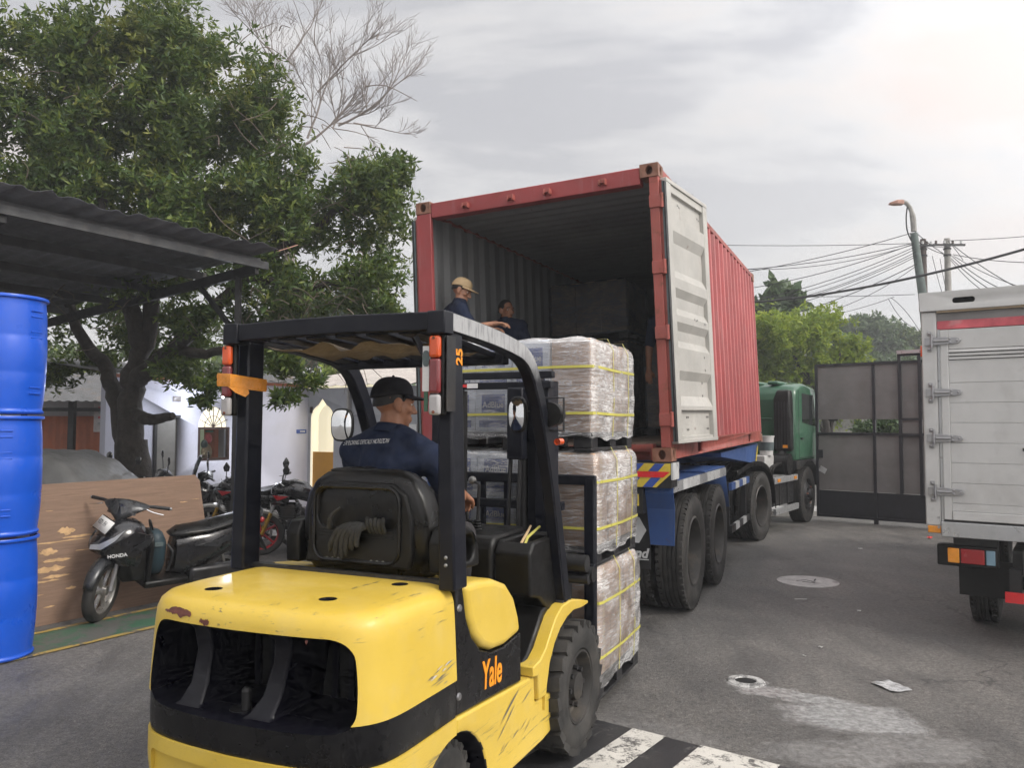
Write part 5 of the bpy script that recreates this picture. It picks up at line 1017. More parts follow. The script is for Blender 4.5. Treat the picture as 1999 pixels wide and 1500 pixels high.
def pallet_load(label, M4, x0, x1, y0, y1, zp, zc, zt, seed, cols=4, deep=3, rows=2, printed=True, wrap=('film', 'film_glare'), grp=None):
    t = thing('wrapped_pallet', label, 'pallet load', group=grp); t.matrix_world = M4; rnd = random.Random(seed)
    # plastic pallet: deck, blocks, runners
    MB().bb((x0, y0, zc-0.028), (x1, y1, zc-0.002)).build('pallet_deck', 'pallet_black', t, 0.006)
    for x in (x0+0.005, (x0+x1)/2-0.06, x1-0.125):
        for y in (y0+0.005, (y0+y1)/2-0.06, y1-0.125): MB().bb((x, y, zp+0.021), (x+0.12, y+0.12, zc-0.029)).build('pallet_block', 'pallet_black', t, 0.004)
        MB().bb((x, y0+0.002, zp), (x+0.12, y1-0.002, zp+0.020)).build('pallet_runner', 'pallet_black', t, 0.004)
    dx, dy, dz = (x1-x0-0.03)/cols, (y1-y0-0.03)/deep, (zt-zc)/rows
    for r in range(rows):
        for c in range(cols):
            for d in range(deep):
                if 0 < c < cols-1 and 0 < d < deep-1 and r < rows-1: continue
                cx, cy, cz = x0+0.015+dx*(c+0.5), y0+0.015+dy*(d+0.5), zc+dz*(r+0.5)
                front = d == 0 and c < cols-1 and printed; key = (front, round(dx, 3), round(dy, 3), round(dz, 3))
                if key not in CART:
                    b2 = MB(); b2.bb((-dx/2+0.004, -dy/2+0.004, -dz/2+0.001), (dx/2-0.004, dy/2-0.004, dz/2-0.002)); CART[key] = b2.mesh('carton', 'carton_print' if front else 'cardboard')
                o = bpy.data.objects.new('carton', CART[key]); COL.objects.link(o); o.parent = t; o.location = (cx+rnd.uniform(-0.004, 0.004), cy+rnd.uniform(-0.002, 0.002), cz); o.rotation_euler = (0, 0, rnd.uniform(-0.012, 0.012))
                bv = o.modifiers.new('bevel', 'BEVEL'); bv.width = 0.006; bv.segments = 2
                if front:
                    w, h2 = dx*0.62, dz*0.40
                    b2 = MB(); b2.bb((-w/2, -dy/2+0.0005, -0.02), (w/2, -dy/2+0.003, -0.02+h2)); b2.build('print_block', 'carton_blue', o)
                    text_mesh('lettering', 'AdBlue', dz*0.19, 'decal_white', o, (0, -dy/2-0.0005, 0.012), Matrix(((1,0,0),(0,0,-1),(0,1,0))), 0.0004, 0, 'CENTER', 0.92, 0.001)
                    b2 = MB(); b2.bb((-w*0.6, -dy/2+0.0005, -dz*0.40), (w*0.6, -dy/2+0.003, -dz*0.24)); b2.build('print_band', 'carton_blue', o)
                elif c == cols-1 or d == deep-1:
                    b2 = MB(); b2.bb((dx/2-0.0035, -0.02, -dz/2+0.01), (dx/2-0.0025, 0.02, dz/2-0.01)); b2.build('box_tape', 'cap_beige', o)
    film_shell(x0, y0+0.002, x1, y1, zc, zt, seed, t, 0.03, wrap)
    if not printed: return t
    for f in (0.195, 0.685):
        z = zc+(zt-zc)*f; e = 0.020; P = [(x0-e, y1+e, z+0.01), (x0-e, y0-e, z-0.008), (x0+0.3, y0-e-0.004, z-0.002), (x1-0.25, y0-e-0.003, z+0.006), (x1-0.03, y0-e, z+0.006), (x1+0.008, y0-e+0.012, z+0.006), (x1+e, y0+0.03, z+0.006), (x1+e+0.006, (y0+y1)/2, z), (x1+e, y1-0.03, z+0.004), (x1, y1+e, z+0.004), (x0-e, y1+e, z+0.01)]
        strap(t, P, 0.016, 'z')
    for yy in (y0+(y1-y0)*0.42, y0+(y1-y0)*0.80):
        m = MB(); e = 0.024; m.sweep([(x1+e*0.7, yy, zc-0.03), (x1+e, yy, zc+0.2), (x1+e*0.95, yy+0.01, zt-0.06), (x1-0.02, yy+0.01, zt+0.026), (x0+0.1, yy, zt+0.026)], 0.013, 0.002, up=(0.0, 0.0, 1.0)) if False else None
        P = [(x1+e*0.6, yy, zc-0.03), (x1+e, yy+0.004, zc+0.2), (x1+e*0.9, yy-0.004, zt-0.05), (x1-0.02, yy, zt+0.028), (x0+0.1, yy, zt+0.028)]
        vs_ = []; fs_ = []
        for i, p in enumerate(P):
            vs_ += [(p[0], p[1]-0.006, p[2]), (p[0], p[1]+0.006, p[2])]
            if i: fs_.append((2*i-2, 2*i-1, 2*i+1, 2*i))
        m = MB(); m.add(vs_, fs_); m.build('strap', 'strap_yellow', t, smooth=0)
    return t
FK4 = Matrix.Rotation(R(-24.5), 4, 'Z'); FK4.translation = FK
for nm, x1, zp, zc, zt, sd in (('bottom', 0.515, 0.075, 0.205, 0.872, 21), ('middle', 0.500, 0.882, 0.995, 1.575, 22), ('top', 0.478, 1.585, 1.700, 2.290, 23)):
    pallet_load({'bottom': 'film wrapped carton load at the bottom of the stack near the ground', 'middle': 'film wrapped carton load in the middle of the stack behind the backrest', 'top': 'film wrapped carton load on top of the stack with blue lettered boxes'}[nm], FK4, x1-1.10, x1, 0.575, 1.47, zp, zc, zt, sd, grp='wrapped pallets on the forks')
C4 = CONT_R.to_4x4(); C4.translation = CONT_LOC
for i, (x0, x1, y0, zp, zc, zt, lb) in enumerate(((-2.33, -1.25, 3.25, 0.168, 0.28, 1.42, 'lower wrapped pallet in the dark at the left inside the container'), (-2.33, -1.25, 3.25, 1.45, 1.56, 2.24, 'upper wrapped pallet in the dark at the left inside the container'), (-1.16, -0.14, 3.6, 0.168, 0.28, 1.40, 'wrapped pallet in the dark at the right inside the container'))):
    pallet_load(lb, C4, x0, x1, y0, y0+1.0, zp, zc, zt, 40+i, 3, 3, 2, False, ('film_shaded', 'film_shaded'), 'wrapped pallets already loaded')
# ------------------------------------------------------------------ people
def capsule(m, p, q, r1, r2, seg=14):
    p, q = Vector(p), Vector(q); d = (q-p); l = d.length; d = d/l if l > 1e-6 else Vector((0, 0, 1)); path = []; rr = []
    for i in range(5):
        a = math.pi/2*(1-i/4); path.append(p - d*(r1*math.sin(a))); rr.append(max(1e-3, r1*math.cos(a)))
    for i in range(5):
        a = math.pi/2*(i/4); path.append(q + d*(r2*math.sin(a))); rr.append(max(1e-3, r2*math.cos(a)))
    m.tube(path, rr, seg)
def skinned(name, parts, mat, parent, voxel=0.008, it=4):
    m = MB()
    for k in parts:
        if k[0] == 'c': capsule(m, *k[1:])
        else: m.ball(k[1], k[2], 18, 12, k[3] if len(k) > 3 else None)
    o = m.build(name, mat, parent, smooth=0)
    r = o.modifiers.new('remesh', 'REMESH'); r.mode = 'VOXEL'; r.voxel_size = voxel
    s = o.modifiers.new('smooth', 'SMOOTH'); s.iterations = it; s.factor = 0.5
    apply_mods(o); o.data.polygons.foreach_set('use_smooth', [True]*len(o.data.polygons)); 
    if not o.data.materials: o.data.materials.append(MATS[mat])
    return o
def hand_parts(w, d, n, side, curl=0.5, spread=0.16):
    """w wrist, d direction of the fingers, n palm normal (the fingers curl towards it), side: +1 thumb on d x n"""
    w, d, n = Vector(w), Vector(d).normalized(), Vector(n); n = (n - d*n.dot(d)).normalized(); t = d.cross(n)*side; P = []
    palm = w + d*0.085
    P += [('c', w, w+d*0.03+n*0.0, 0.025, 0.026)]
    for k in range(4):
        off = (k-1.5)*0.0205; base = w + d*(0.088-0.004*abs(k-1.3)) + t*(-off); P.append(('c', w+d*0.02 - t*(off*0.5), base, 0.019, 0.0135))
        L = (0.040, 0.045, 0.042, 0.033)[k] if side else 0.04; cur = base; ang = curl*0.6; dirv = (d - t*(off*spread*6))
        for sgm, (ln, rr) in enumerate(((L, 0.0098), (L*0.62, 0.0090), (L*0.5, 0.0082))):
            dd = (dirv.normalized()*math.cos(ang) + n*math.sin(ang)); nx = cur + dd*ln; P.append(('c', cur, nx, rr+0.0004, rr)); cur = nx; ang += curl*0.95
    tb = w + d*0.032 + t*0.022; t1 = tb + (t*0.75+d*0.6+n*0.25).normalized()*0.040; t2 = t1 + (d*0.9+n*0.5+t*0.15).normalized()*0.030; t3 = t2 + (d*0.8+n*0.7-t*0.2).normalized()*0.024
    P += [('c', tb-t*0.01, t1, 0.017, 0.0125), ('c', t1, t2, 0.012, 0.0108), ('c', t2, t3, 0.0105, 0.009)]
    return P
def person(name, label, loc, rotz, J, hyaw, hpitch, cap, skin='skin', hands=None, standing=True, logo=None):
    t = thing(name, label, 'person', loc, (0, 0, rotz) if not isinstance(rotz, Euler) else rotz); V = {k: Vector(v) for k, v in J.items()}
    H = Matrix.Translation(V['head']) @ Matrix.Rotation(R(hyaw), 4, 'Z') @ Matrix.Rotation(R(hpitch), 4, 'X')
    h = lambda x, y, z: tuple(H @ Vector((x, y, z))); hr = (H.to_3x3()).to_euler()
    sc_ = (V['shR']-V['shL']).length/2
    def torso(g):
        c, p, ne = V['chest'], V['pelvis'], V['neck']; sd = (V['shR']-V['shL']).normalized(); rz = math.atan2(sd.y, sd.x); e = (0, 0, rz)
        P = [('e', c, (0.158+g, 0.112+g, 0.165+g), e), ('e', c.lerp(p, 0.5), (0.150+g, 0.108+g, 0.16+g), e), ('e', p, (0.158+g, 0.118+g, 0.12+g), e), ('e', c+Vector((0, 0, 0.10)), (0.16+g, 0.088+g, 0.085+g), e)]
        for s in ('L', 'R'): P += [('c', ne.lerp(V['sh'+s], 0.12)-Vector((0, 0, 0.02)), V['sh'+s], 0.058+g, 0.060+g), ('c', c, V['sh'+s], 0.10+g, 0.062+g)]
        return P
    body = torso(-0.004) + [('c', V['neck']-Vector((0, 0, 0.06)), V['head']+Vector((0, 0, -0.02)), 0.062, 0.056)]
    for s in ('L', 'R'):
        body += [('c', V['sh'+s], V['el'+s], 0.052, 0.042), ('c', V['el'+s], V['el'+s].lerp(V['wr'+s], 0.35), 0.042, 0.041), ('c', V['el'+s].lerp(V['wr'+s], 0.3), V['wr'+s], 0.041, 0.027)]
        body += [('c', V['hip'+s], V['kn'+s], 0.080, 0.055), ('c', V['kn'+s], V['an'+s], 0.054, 0.038), ('c', V['an'+s], V['an'+s]+V.get('toe', Vector((0, 0.14, -0.04))), 0.038, 0.032)]
        if hands and s in hands: body += hand_parts(V['wr'+s], *hands[s])
        else: body += hand_parts(V['wr'+s], V['wr'+s]-V['el'+s], Vector((0, 0, -1)) if abs((V['wr'+s]-V['el'+s]).normalized().z) < 0.7 else Vector((0, 1, 0)), 1 if s == 'L' else -1, 0.35)
    # head: cranium, face, jaw, nose, brow, lips, ears
    body += [('e', h(0, -0.012, 0.035), (0.076, 0.094, 0.088), hr), ('e', h(0, 0.022, -0.015), (0.064, 0.072, 0.085), hr), ('e', h(0, 0.036, -0.065), (0.050, 0.054, 0.046), hr), ('e', h(0, 0.068, -0.098), (0.024, 0.018, 0.018), hr),
             ('c', h(0, 0.090, 0.012), h(0, 0.112, -0.030), 0.009, 0.0135), ('e', h(0.012, 0.100, -0.034), (0.009, 0.010, 0.008), hr), ('e', h(-0.012, 0.100, -0.034), (0.009, 0.010, 0.008), hr), ('c', h(-0.034, 0.080, 0.024), h(0.034, 0.080, 0.024), 0.014, 0.014),
             ('c', h(-0.017, 0.088, -0.062), h(0.017, 0.088, -0.062), 0.0075, 0.0075), ('c', h(-0.015, 0.087, -0.074), h(0.015, 0.087, -0.074), 0.0085, 0.0085), ('e', h(-0.045, 0.062, -0.020), (0.022, 0.022, 0.022), hr), ('e', h(0.045, 0.062, -0.020), (0.022, 0.022, 0.022), hr)]
    for s in (-1, 1): body += [('e', h(s*0.078, -0.004, -0.002), (0.011, 0.022, 0.033), hr), ('e', h(s*0.076, 0.004, -0.030), (0.009, 0.011, 0.012), hr)]
    skinned('body', body, skin, t, 0.0065, 4)
    for s in (-1, 1):
        m = MB(); m.ball(h(s*0.031, 0.0745, 0.005), (0.0125, 0.0125, 0.0065), 12, 8); e = m.build('eye', 'eye_white', t); m = MB(); m.ball(h(s*0.031, 0.0830, 0.005), 0.0055, 10, 6); m.build('iris', 'eye_dark', e)
        m = MB(); m.tube([h(s*0.015, 0.0935, 0.027), h(s*0.034, 0.090, 0.031), h(s*0.052, 0.075, 0.026)], [0.004, 0.005, 0.003], 6); m.build('eyebrow', 'hair_black', t)
    # short hair, then cap
    m = MB(); P = []
    for i in range(9):
        for k in range(24):
            a = 2*math.pi*k/24; b2 = math.pi/2*i/8; low = -0.045*max(0, -math.sin(a))-0.018*abs(math.cos(a))
            rx, ry = 0.0815, 0.0995; z0 = 0.030+low; zz = z0 + (0.125-z0)*math.sin(b2); kk = math.cos(b2)**0.75 if i < 8 else 0.02; sh = 1.0 if zz > 0.03 else 0.93
            P.append(h(rx*kk*math.cos(a)*sh, -0.012+ry*kk*math.sin(a)*sh*(1.0 if math.sin(a) < 0 else 0.88), zz))
    m.loft([P[i*24:(i+1)*24] for i in range(9)], True, False); m.build('hair', 'hair_black', t, smooth=80)
    if cap:
        m = MB(); P = []
        for i in range(10):
            for k in range(28):
                a = 2*math.pi*k/28; b2 = math.pi/2*i/9; kk = math.cos(b2)**0.62 if i < 9 else 0.02; zz = 0.046 + (-0.012*math.sin(a)*-1 if False else 0) + 0.088*math.sin(b2) - 0.026*max(0, -math.sin(a))*(1-i/9)
                P.append(h(0.086*kk*math.cos(a), -0.012+0.107*kk*math.sin(a), zz))
        m.loft([P[i*28:(i+1)*28] for i in range(10)], True, False); cp = m.build('cap', cap, t, smooth=80); q = cp.modifiers.new('solid', 'SOLIDIFY'); q.thickness = 0.004
        m = MB(); up, F = [], []
        for i in range(7):
            for k in range(13):
                a = R(20+140*k/12); rr = i/6; w = 0.088*(1+0.06*rr); l = rr*0.088*math.sin((a-R(20))/R(140)*math.pi)**0.6; x = w*math.cos(a); y = -0.012+0.105*math.sin(a)+l; up.append(h(x, y, 0.050-0.010*rr-0.18*x*x*8*(0.3+rr)*0.5))
        for i in range(6):
            for k in range(12): F.append((i*13+k, i*13+k+1, (i+1)*13+k+1, (i+1)*13+k))
        m.add(up, F); bm_ = m.build('cap_brim', cap, t, smooth=80); q = bm_.modifiers.new('solid', 'SOLIDIFY'); q.thickness = 0.005
        m = MB(); m.ball(h(0, -0.012, 0.135), 0.007, 8, 6); m.build('cap_button', cap, cp)
    # shirt with short sleeves, collar; trousers; shoes
    sh = torso(0.012)
    for s in ('L', 'R'): sh += [('c', V['sh'+s], V['sh'+s].lerp(V['el'+s], 0.80), 0.066, 0.064)]
    so = skinned('polo_shirt', sh, 'shirt_navy', t, 0.009, 5); bmn = so.modifiers.new('folds', 'DISPLACE')
    tx = bpy.data.textures.get('folds') or bpy.data.textures.new('folds', 'CLOUDS'); tx.noise_scale = 0.09; bmn.texture = tx; bmn.strength = 0.020; bmn.mid_level = 0.5
    ax = (V['head']-V['neck']).normalized(); rg_ = []
    for i in range(20):
        a = 2*math.pi*i/20; u = ax.orthogonal().normalized(); w_ = ax.cross(u); rg_.append(V['neck'] + ax*0.012 + (u*math.cos(a)+w_*math.sin(a))*0.068)
    m = MB(); m.loft([[p-ax*0.03+(p-V['neck']-ax*0.012)*0.18 for p in rg_], rg_, [p+ax*0.012-(p-V['neck'])*0.04 for p in rg_]], True, False); co_ = m.build('collar', 'shirt_navy', so, smooth=80); q = co_.modifiers.new('solid', 'SOLIDIFY'); q.thickness = 0.006
    tp = [('e', V['pelvis'], (0.166, 0.126, 0.12))]
    for s in ('L', 'R'): tp += [('c', V['hip'+s], V['kn'+s], 0.094, 0.068), ('c', V['kn'+s], V['an'+s], 0.068, 0.056)]
    skinned('trousers', tp, 'trousers', t, 0.011, 5)
    for s in ('L', 'R'):
        a = V['an'+s]; to = V.get('toe', Vector((0, 0.14, -0.04))); skinned('shoe', [('c', a-Vector((0, 0, 0.02)), a+to, 0.048, 0.042), ('e', a+Vector((0, -0.03, -0.04)), (0.040, 0.05, 0.03))], 'shoe', t, 0.010, 3)
    return t, H
# driver, in the forklift's frame
drv, Hd = person('person', 'driver in black cap and navy shirt with printed back, seated on the forklift', FK, R(-24.5), dict(
    pelvis=(-0.03, -0.88, 1.27), chest=(-0.055, -0.865, 1.515), neck=(-0.062, -0.845, 1.725), head=(-0.058, -0.82, 1.845),
    shL=(-0.275, -0.83, 1.615), shR=(0.165, -0.875, 1.605), elL=(-0.36, -0.66, 1.40), elR=(0.235, -0.72, 1.395), wrL=(-0.20, -0.46, 1.36), wrR=(0.115, -0.445, 1.395),
    hipL=(-0.12, -0.84, 1.24), hipR=(0.06, -0.84, 1.24), knL=(-0.16, -0.45, 1.20), knR=(0.13, -0.45, 1.19), anL=(-0.17, -0.36, 0.56), anR=(0.14, -0.36, 0.56), toe=(0, 0.13, -0.05)),
    -38, -4, 'cap_black', 'skin', {'R': (Vector((-0.25, 1.0, -0.35)), Vector((-0.2, -0.3, -1)), -1, 0.75), 'L': (Vector((0.5, 0.8, 0.0)), Vector((0.3, 0.3, -1)), 1, 0.8)})
# printing across the back, laid on the shirt by projection
sh_ob = [c for c in drv.children if c.name.startswith('polo_shirt')][0]
tx_ = text_mesh('lettering', 'EXPLORING CHEMICALS HORIZON', 0.0300, 'decal_white', drv, (0, 0, 0), None, 0.0, 0.22, 'CENTER', 0.62, 0.0)
def project_text(o, target, place, dirv, eps=0.003):
    bpy.context.view_layer.update(); dg = bpy.context.evaluated_depsgraph_get(); ev = target.evaluated_get(dg)
    sx = o.matrix_local.to_scale()
    bm = bmesh.new(); bm.from_mesh(o.data); bmesh.ops.triangulate(bm, faces=bm.faces); bm.to_mesh(o.data); bm.free()
    for v in o.data.vertices:
        p = place(v.co.x*sx.x, v.co.y); hit, loc, nrm, idx = ev.ray_cast(p - dirv*0.6, dirv)
        v.co = (loc - dirv*eps) if hit else p
    o.matrix_local = Matrix.Identity(4); o.data.update()
project_text(tx_, sh_ob, lambda a, b_: Vector((-0.150 + a*0.985, -0.95 , 1.655 + b_ + a*0.055)), Vector((0, 1, 0)))
# the men in the container, in its frame
ce = CONT_R.to_euler()
def stand(x, y, z, hgt=1.66, lean=(0, 0, 0), **kw):
    k = hgt/1.70; lx, ly, lz = lean
    J = dict(anL=(-0.09, 0, 0.09), anR=(0.09, 0, 0.09), knL=(-0.09, 0.02, 0.47), knR=(0.09, 0.02, 0.47), hipL=(-0.09, 0, 0.88), hipR=(0.09, 0, 0.88), pelvis=(0, 0, 0.95), chest=(lx*0.5, ly*0.5, 1.22), neck=(lx, ly, 1.46+lz), head=(lx*1.15, ly*1.25+0.02, 1.575+lz), shL=(-0.20+lx*0.85, ly*0.85, 1.37+lz), shR=(0.20+lx*0.85, ly*0.85, 1.37+lz), elL=(-0.26, 0.05, 1.10), elR=(0.26, 0.05, 1.10), wrL=(-0.25, 0.20, 0.90), wrR=(0.25, 0.20, 0.90))
    J.update(kw); return {a: tuple(c*k for c in v) for a, v in J.items()}
p1w = CONT_LOC + CONT_R @ Vector((-2.17, 0.22, 0.166))
person('person', 'man in beige cap leaning over the top load from inside the container', p1w, Euler(ce), stand(0, 0, 0, 1.70, (0.06, 0.02, -0.02), shL=(-0.14, 0.13, 1.345), shR=(0.15, -0.12, 1.345), elR=(0.30, -0.20, 1.13), wrR=(0.50, -0.14, 1.165), elL=(0.12, 0.26, 1.15), wrL=(0.30, 0.20, 1.16)), -78, -24, 'cap_beige', 'skin_light', {'R': (Vector((1, 0.15, 0.02)), Vector((0.1, 0.1, -1)), 1, 0.5), 'L': (Vector((1, 0, 0)), Vector((0, 0, -1)), -1, 0.5)})
p2w = CONT_LOC + CONT_R @ Vector((-2.10, 1.30, 0.166))
person('person', 'bareheaded man in dark shirt standing in shadow deeper in the container', p2w, Euler(ce), stand(0, 0, 0, 1.60), -118, -4, None, 'skin')
p3w = CONT_LOC + CONT_R @ Vector((-0.43, 2.1, 0.166))
person('person', 'dim figure with a bare arm at the right side of the dark container', p3w, Euler(ce), stand(0, 0, 0, 1.62, elL=(-0.27, 0.0, 1.07), wrL=(-0.28, -0.02, 0.82)), 150, -6, None, 'skin')
# ------------------------------------------------------------------ white box truck on the right
BT = Vector((3.47, 6.72, 0)); bt = thing('box_truck', 'white box truck parked on the right with closed hinged rear doors', 'truck', BT, (0, 0, R(-35.5)))
z0, z1, Wd = 0.96, 2.87, 1.90
MB().bb((0.02, 0.05, z0+0.02), (Wd-0.02, 4.2, z1-0.03)).build('box_body', 'box_white', bt, 0.01)
for x0 in (0.0, Wd-0.115): MB().bb((x0, -0.01, z0-0.04), (x0+0.115, 0.06, z1-0.165)).build('corner_post', 'box_white', bt, 0.012)
m = MB(); m.bb((-0.012, -0.035, z1-0.16), (Wd+0.012, 0.10, z1)); o = m.build('roof_rail', ['box_white', 'gap_dark'], bt)
for x in (0.32, 1.58):
    co = cutter_box(lambda c: c.prism(rrect(x-0.08, z1-0.105, x+0.08, z1-0.062, 0.02, 4), -0.2, 0.0, 'Y'), ['box_white', 'gap_dark']); cutby(o, co); bpy.data.objects.remove(co)
q = o.modifiers.new('bevel', 'BEVEL'); q.width = 0.006; q.segments = 2; q.limit_method = 'ANGLE'
MB().bb((0.118, -0.028, z1-0.178), (Wd-0.118, 0.05, z1-0.161)).build('drip_edge', 'headliner', bt)
MB().bb((0.118, 0.0, z1-0.245), (Wd-0.118, 0.05, z1-0.179)).build('header_panel', 'gate_sheet', bt)
MB().bb((0.118, -0.006, z1-0.315), (Wd-0.118, 0.05, z1-0.246)).build('header_band', 'box_red', bt)
MB().bb((0.118, -0.004, z0+0.0), (0.135, 0.05, z1-0.316)).build('door_seal', 'box_aluminium', bt)
for half in (0, 1):
    xa = 0.137 if half == 0 else 0.952; xb = 0.948 if half == 0 else 1.765; d = bpy.data.objects.new('rear_door', None); COL.objects.link(d); d.parent = bt; d.location = (0, 0, 0)
    zz = z1-0.322
    for x in (xa, xb-0.062): MB().bb((x, -0.022, z0+0.015), (x+0.062, 0.02, zz)).build('door_edge', 'box_white', d, 0.008)
    k = 0; z = zz
    for hgt in (0.165, 0.030, 0.030, 0.030, 0.19, 0.165, 0.165, 0.165, 0.165, 0.165, 0.165, 0.165):
        zb = max(z-hgt+0.0025, z0+0.09)
        if zb < z-0.01:
            if hgt < 0.05:
                mm = MB(); mm.add([(xa+0.063, -0.006, z), (xb-0.063, -0.006, z), (xb-0.063, -0.026, zb+0.004), (xa+0.063, -0.026, zb+0.004), (xa+0.063, 0.0, zb+0.002), (xb-0.063, 0.0, zb+0.002)], [(0,1,2,3), (3,2,5,4)]); mm.build('louvre', 'box_white', d)
            else: MB().bb((xa+0.063, -0.012, zb), (xb-0.063, 0.015, z)).build('plank', 'box_white', d, 0.002)
        z -= hgt
    MB().bb((xa+0.063, 0.004, z0+0.02), (xb-0.063, 0.018, zz-0.27)).build('backing', 'box_aluminium', d); MB().bb((xa+0.063, 0.004, zz-0.268), (xb-0.063, 0.018, zz-0.15)).build('vent_backing', 'gap_dark', d)
    MB().bb((xa+0.063, -0.024, z0+0.015), (xb-0.063, 0.016, z0+0.088)).build('kick_rail', 'box_white', d, 0.006)
    hx = 0.06 if half == 0 else Wd-0.06; sgn = 1 if half == 0 else -1
    for z in (2.455, 2.025, 1.645, 1.205):
        hg = bpy.data.objects.new('hinge', None); COL.objects.link(hg); hg.parent = bt; hg.location = (hx, -0.026, z)
        m = MB(); m.prism([(0.0, -0.028), (0.05*sgn, -0.034), (0.19*sgn, -0.026), (0.22*sgn, -0.020), (0.235*sgn, 0.0), (0.22*sgn, 0.020), (0.19*sgn, 0.026), (0.05*sgn, 0.034), (0.0, 0.028)], -0.014, -0.002, 'Y'); m.build('strap_leaf', 'grey_steel', hg, 0.003)
        m = MB(); m.prism([(-0.035*sgn, -0.03), (0.02*sgn, -0.03), (0.02*sgn, 0.03), (-0.035*sgn, 0.03)], -0.010, 0.012, 'Y'); m.cyl((0.02*sgn, -0.016, -0.055), (0.02*sgn, -0.016, 0.055), 0.011, seg=10); m.build('pin', 'grey_steel', hg)
        m = MB(); m.cyl((0.035*sgn, -0.022, 0), (0.145*sgn, -0.022, 0), 0.010, seg=10); m.build('rib', 'grey_steel', hg)
        for (bx, bz) in ((0.155, 0.014), (0.155, -0.014), (0.205, 0.0), (0.0, 0.066), (0.0, -0.066)): MB().ball((bx*sgn, -0.013, bz), (0.010, 0.007, 0.010), 8, 6).build('rivet', 'grey_steel', hg)
        MB().bb((-0.018, 0.003, 0.05), (0.018, 0.012, 0.085)).build('tab', 'grey_steel', hg, 0.004); MB().bb((-0.018, 0.003, -0.085), (0.018, 0.012, -0.05)).build('tab', 'grey_steel', hg, 0.004)
m = MB(); m.bb((0.70, -0.05, 1.55), (0.92, -0.03, 1.575)); m.bb((0.86, -0.046, 1.50), (0.895, -0.022, 1.68)); m.cyl((0.905, -0.04, 1.0), (0.905, -0.04, 2.5), 0.014, seg=10); m.build('door_latch', 'dark_steel', bt, 0.003)
MB().bb((0.118, -0.030, z0-0.125), (Wd-0.118, 0.10, z0-0.002)).build('sill_rail', 'box_aluminium', bt, 0.006)
MB().bb((0.015, -0.014, z0-0.10), (0.112, 0.0, z0-0.042)).build('corner_reflector', 'amber', bt, 0.006)
m = MB(); m.lathe([(0.001, -0.045), (0.010, -0.044), (0.011, -0.03)], 10, o=(0.10, 0, z0+0.03), ax='Y'); m.lathe([(0.001, -0.045), (0.010, -0.044), (0.011, -0.03)], 10, o=(0.10, 0, z0-0.05), ax='Y'); m.build('rivet', 'grey_steel', bt)
for x0 in (0.07, 1.40):
    lb = MB().bb((x0, 0.05, 0.59), (x0+0.44, 0.16, 0.765)).build('lamp_cluster', 'black_plastic', bt, 0.012); parts = ((0.08, 0.165, 'amber'), (0.175, 0.345, 'tail_red'), (0.355, 0.42, 'tail_blue'))
    for a, b_, mt in parts:
        if x0 > 1: a, b_ = 0.44-b_, 0.44-a
        MB().bb((x0+a, 0.032, 0.62), (x0+b_, 0.052, 0.74)).build('lens', mt, lb, 0.006)
    MB().bb((x0+0.12, 0.07, 0.766), (x0+0.44, 0.16, 0.832)).build('lamp_bracket', 'black_satin', bt)
for x in (0.20, 1.28): MB().bb((x, 0.30, 0.32), (x+0.42, 0.315, 0.62)).build('mud_flap', 'black_plastic', bt)
for i in range(6): MB().bb((0.55+i*0.14, 0.02, 0.345), (0.69+i*0.14, 0.06, 0.425)).build('bumper_bar', 'stripe_red' if i % 2 == 0 else 'reflective_white', bt)
for i, (a, mt) in enumerate(((0.66, 'bright_red'), (0.52, 'reflective_white'))): MB().bb((0.70, 0.028, a-0.07), (0.84, 0.045, a+0.069)).build('marker_board', mt, bt)
for x in (0.60, 1.28): MB().bb((x, 0.15, 0.55), (x+0.07, 4.6, 0.74)).build('chassis_rail', 'black_satin', bt)
MB().bb((0.58, 0.07, 0.36), (0.66, 0.20, 0.60)).build('bumper_bracket', 'black_satin', bt); MB().bb((1.27, 0.07, 0.36), (1.35, 0.20, 0.60)).build('bumper_bracket', 'black_satin', bt)
truck_wheel(bt, 0.24, 0.92, 0.36, 0.21, -1, dual=False); truck_wheel(bt, Wd-0.24, 0.92, 0.36, 0.21, 1, dual=False); truck_wheel(bt, 0.12, 4.5, 0.36, 0.19, -1, dual=False); truck_wheel(bt, Wd-0.12, 4.5, 0.36, 0.19, 1, dual=False)
m = MB(); m.cyl((0.3, 0.92, 0.36), (1.6, 0.92, 0.36), 0.06, seg=12); m.build('axle', 'black_satin', bt)
m = MB(); m.prism([(4.25, 0.5), (4.25, 2.2), (5.3, 2.15), (5.75, 1.4), (5.8, 0.5)], 0.10, Wd-0.10, 'X'); m.build('cab', 'box_white', bt, 0.05)

# ------------------------------------------------------------------ sheet metal gate
GA = Vector((5.69, 14.86, 0)); gv = Vector((7.25, 13.58, 0))-GA; GL = 3.4
gt = thing('sheet_gate', 'grey sheet metal gate leaf standing open beyond the white truck', 'gate', GA, (0, 0, math.atan2(gv.y, gv.x)))
def hgt_(px): return px
MB().bb((0.0, 0.0, 1.86), (GL, 0.006, 2.86)).build('sheet', 'gate_sheet', gt); MB().bb((0.0, 0.0, 0.56), (GL, 0.006, 1.575)).build('sheet', 'gate_sheet', gt)
MB().bb((0.02, -0.006, 0.10), (GL, 0.000-0.001, 0.555)).build('kick_sheet', 'gate_black', gt)
for z in (2.84, 1.575, 0.07): MB().bb((-0.02, -0.035, z), (GL, 0.045, z+0.045)).build('frame_rail', 'gate_black', gt)
for x in (-0.025, 0.98, GL): MB().bb((x, -0.034, 0.07), (x+0.045, 0.044, 2.885)).build('frame_post', 'gate_black', gt)
for x in (1.42, 1.74): MB().bb((x, -0.075, 0.56), (x+0.05, -0.036, 3.0)).build('upright', 'gate_black', gt)
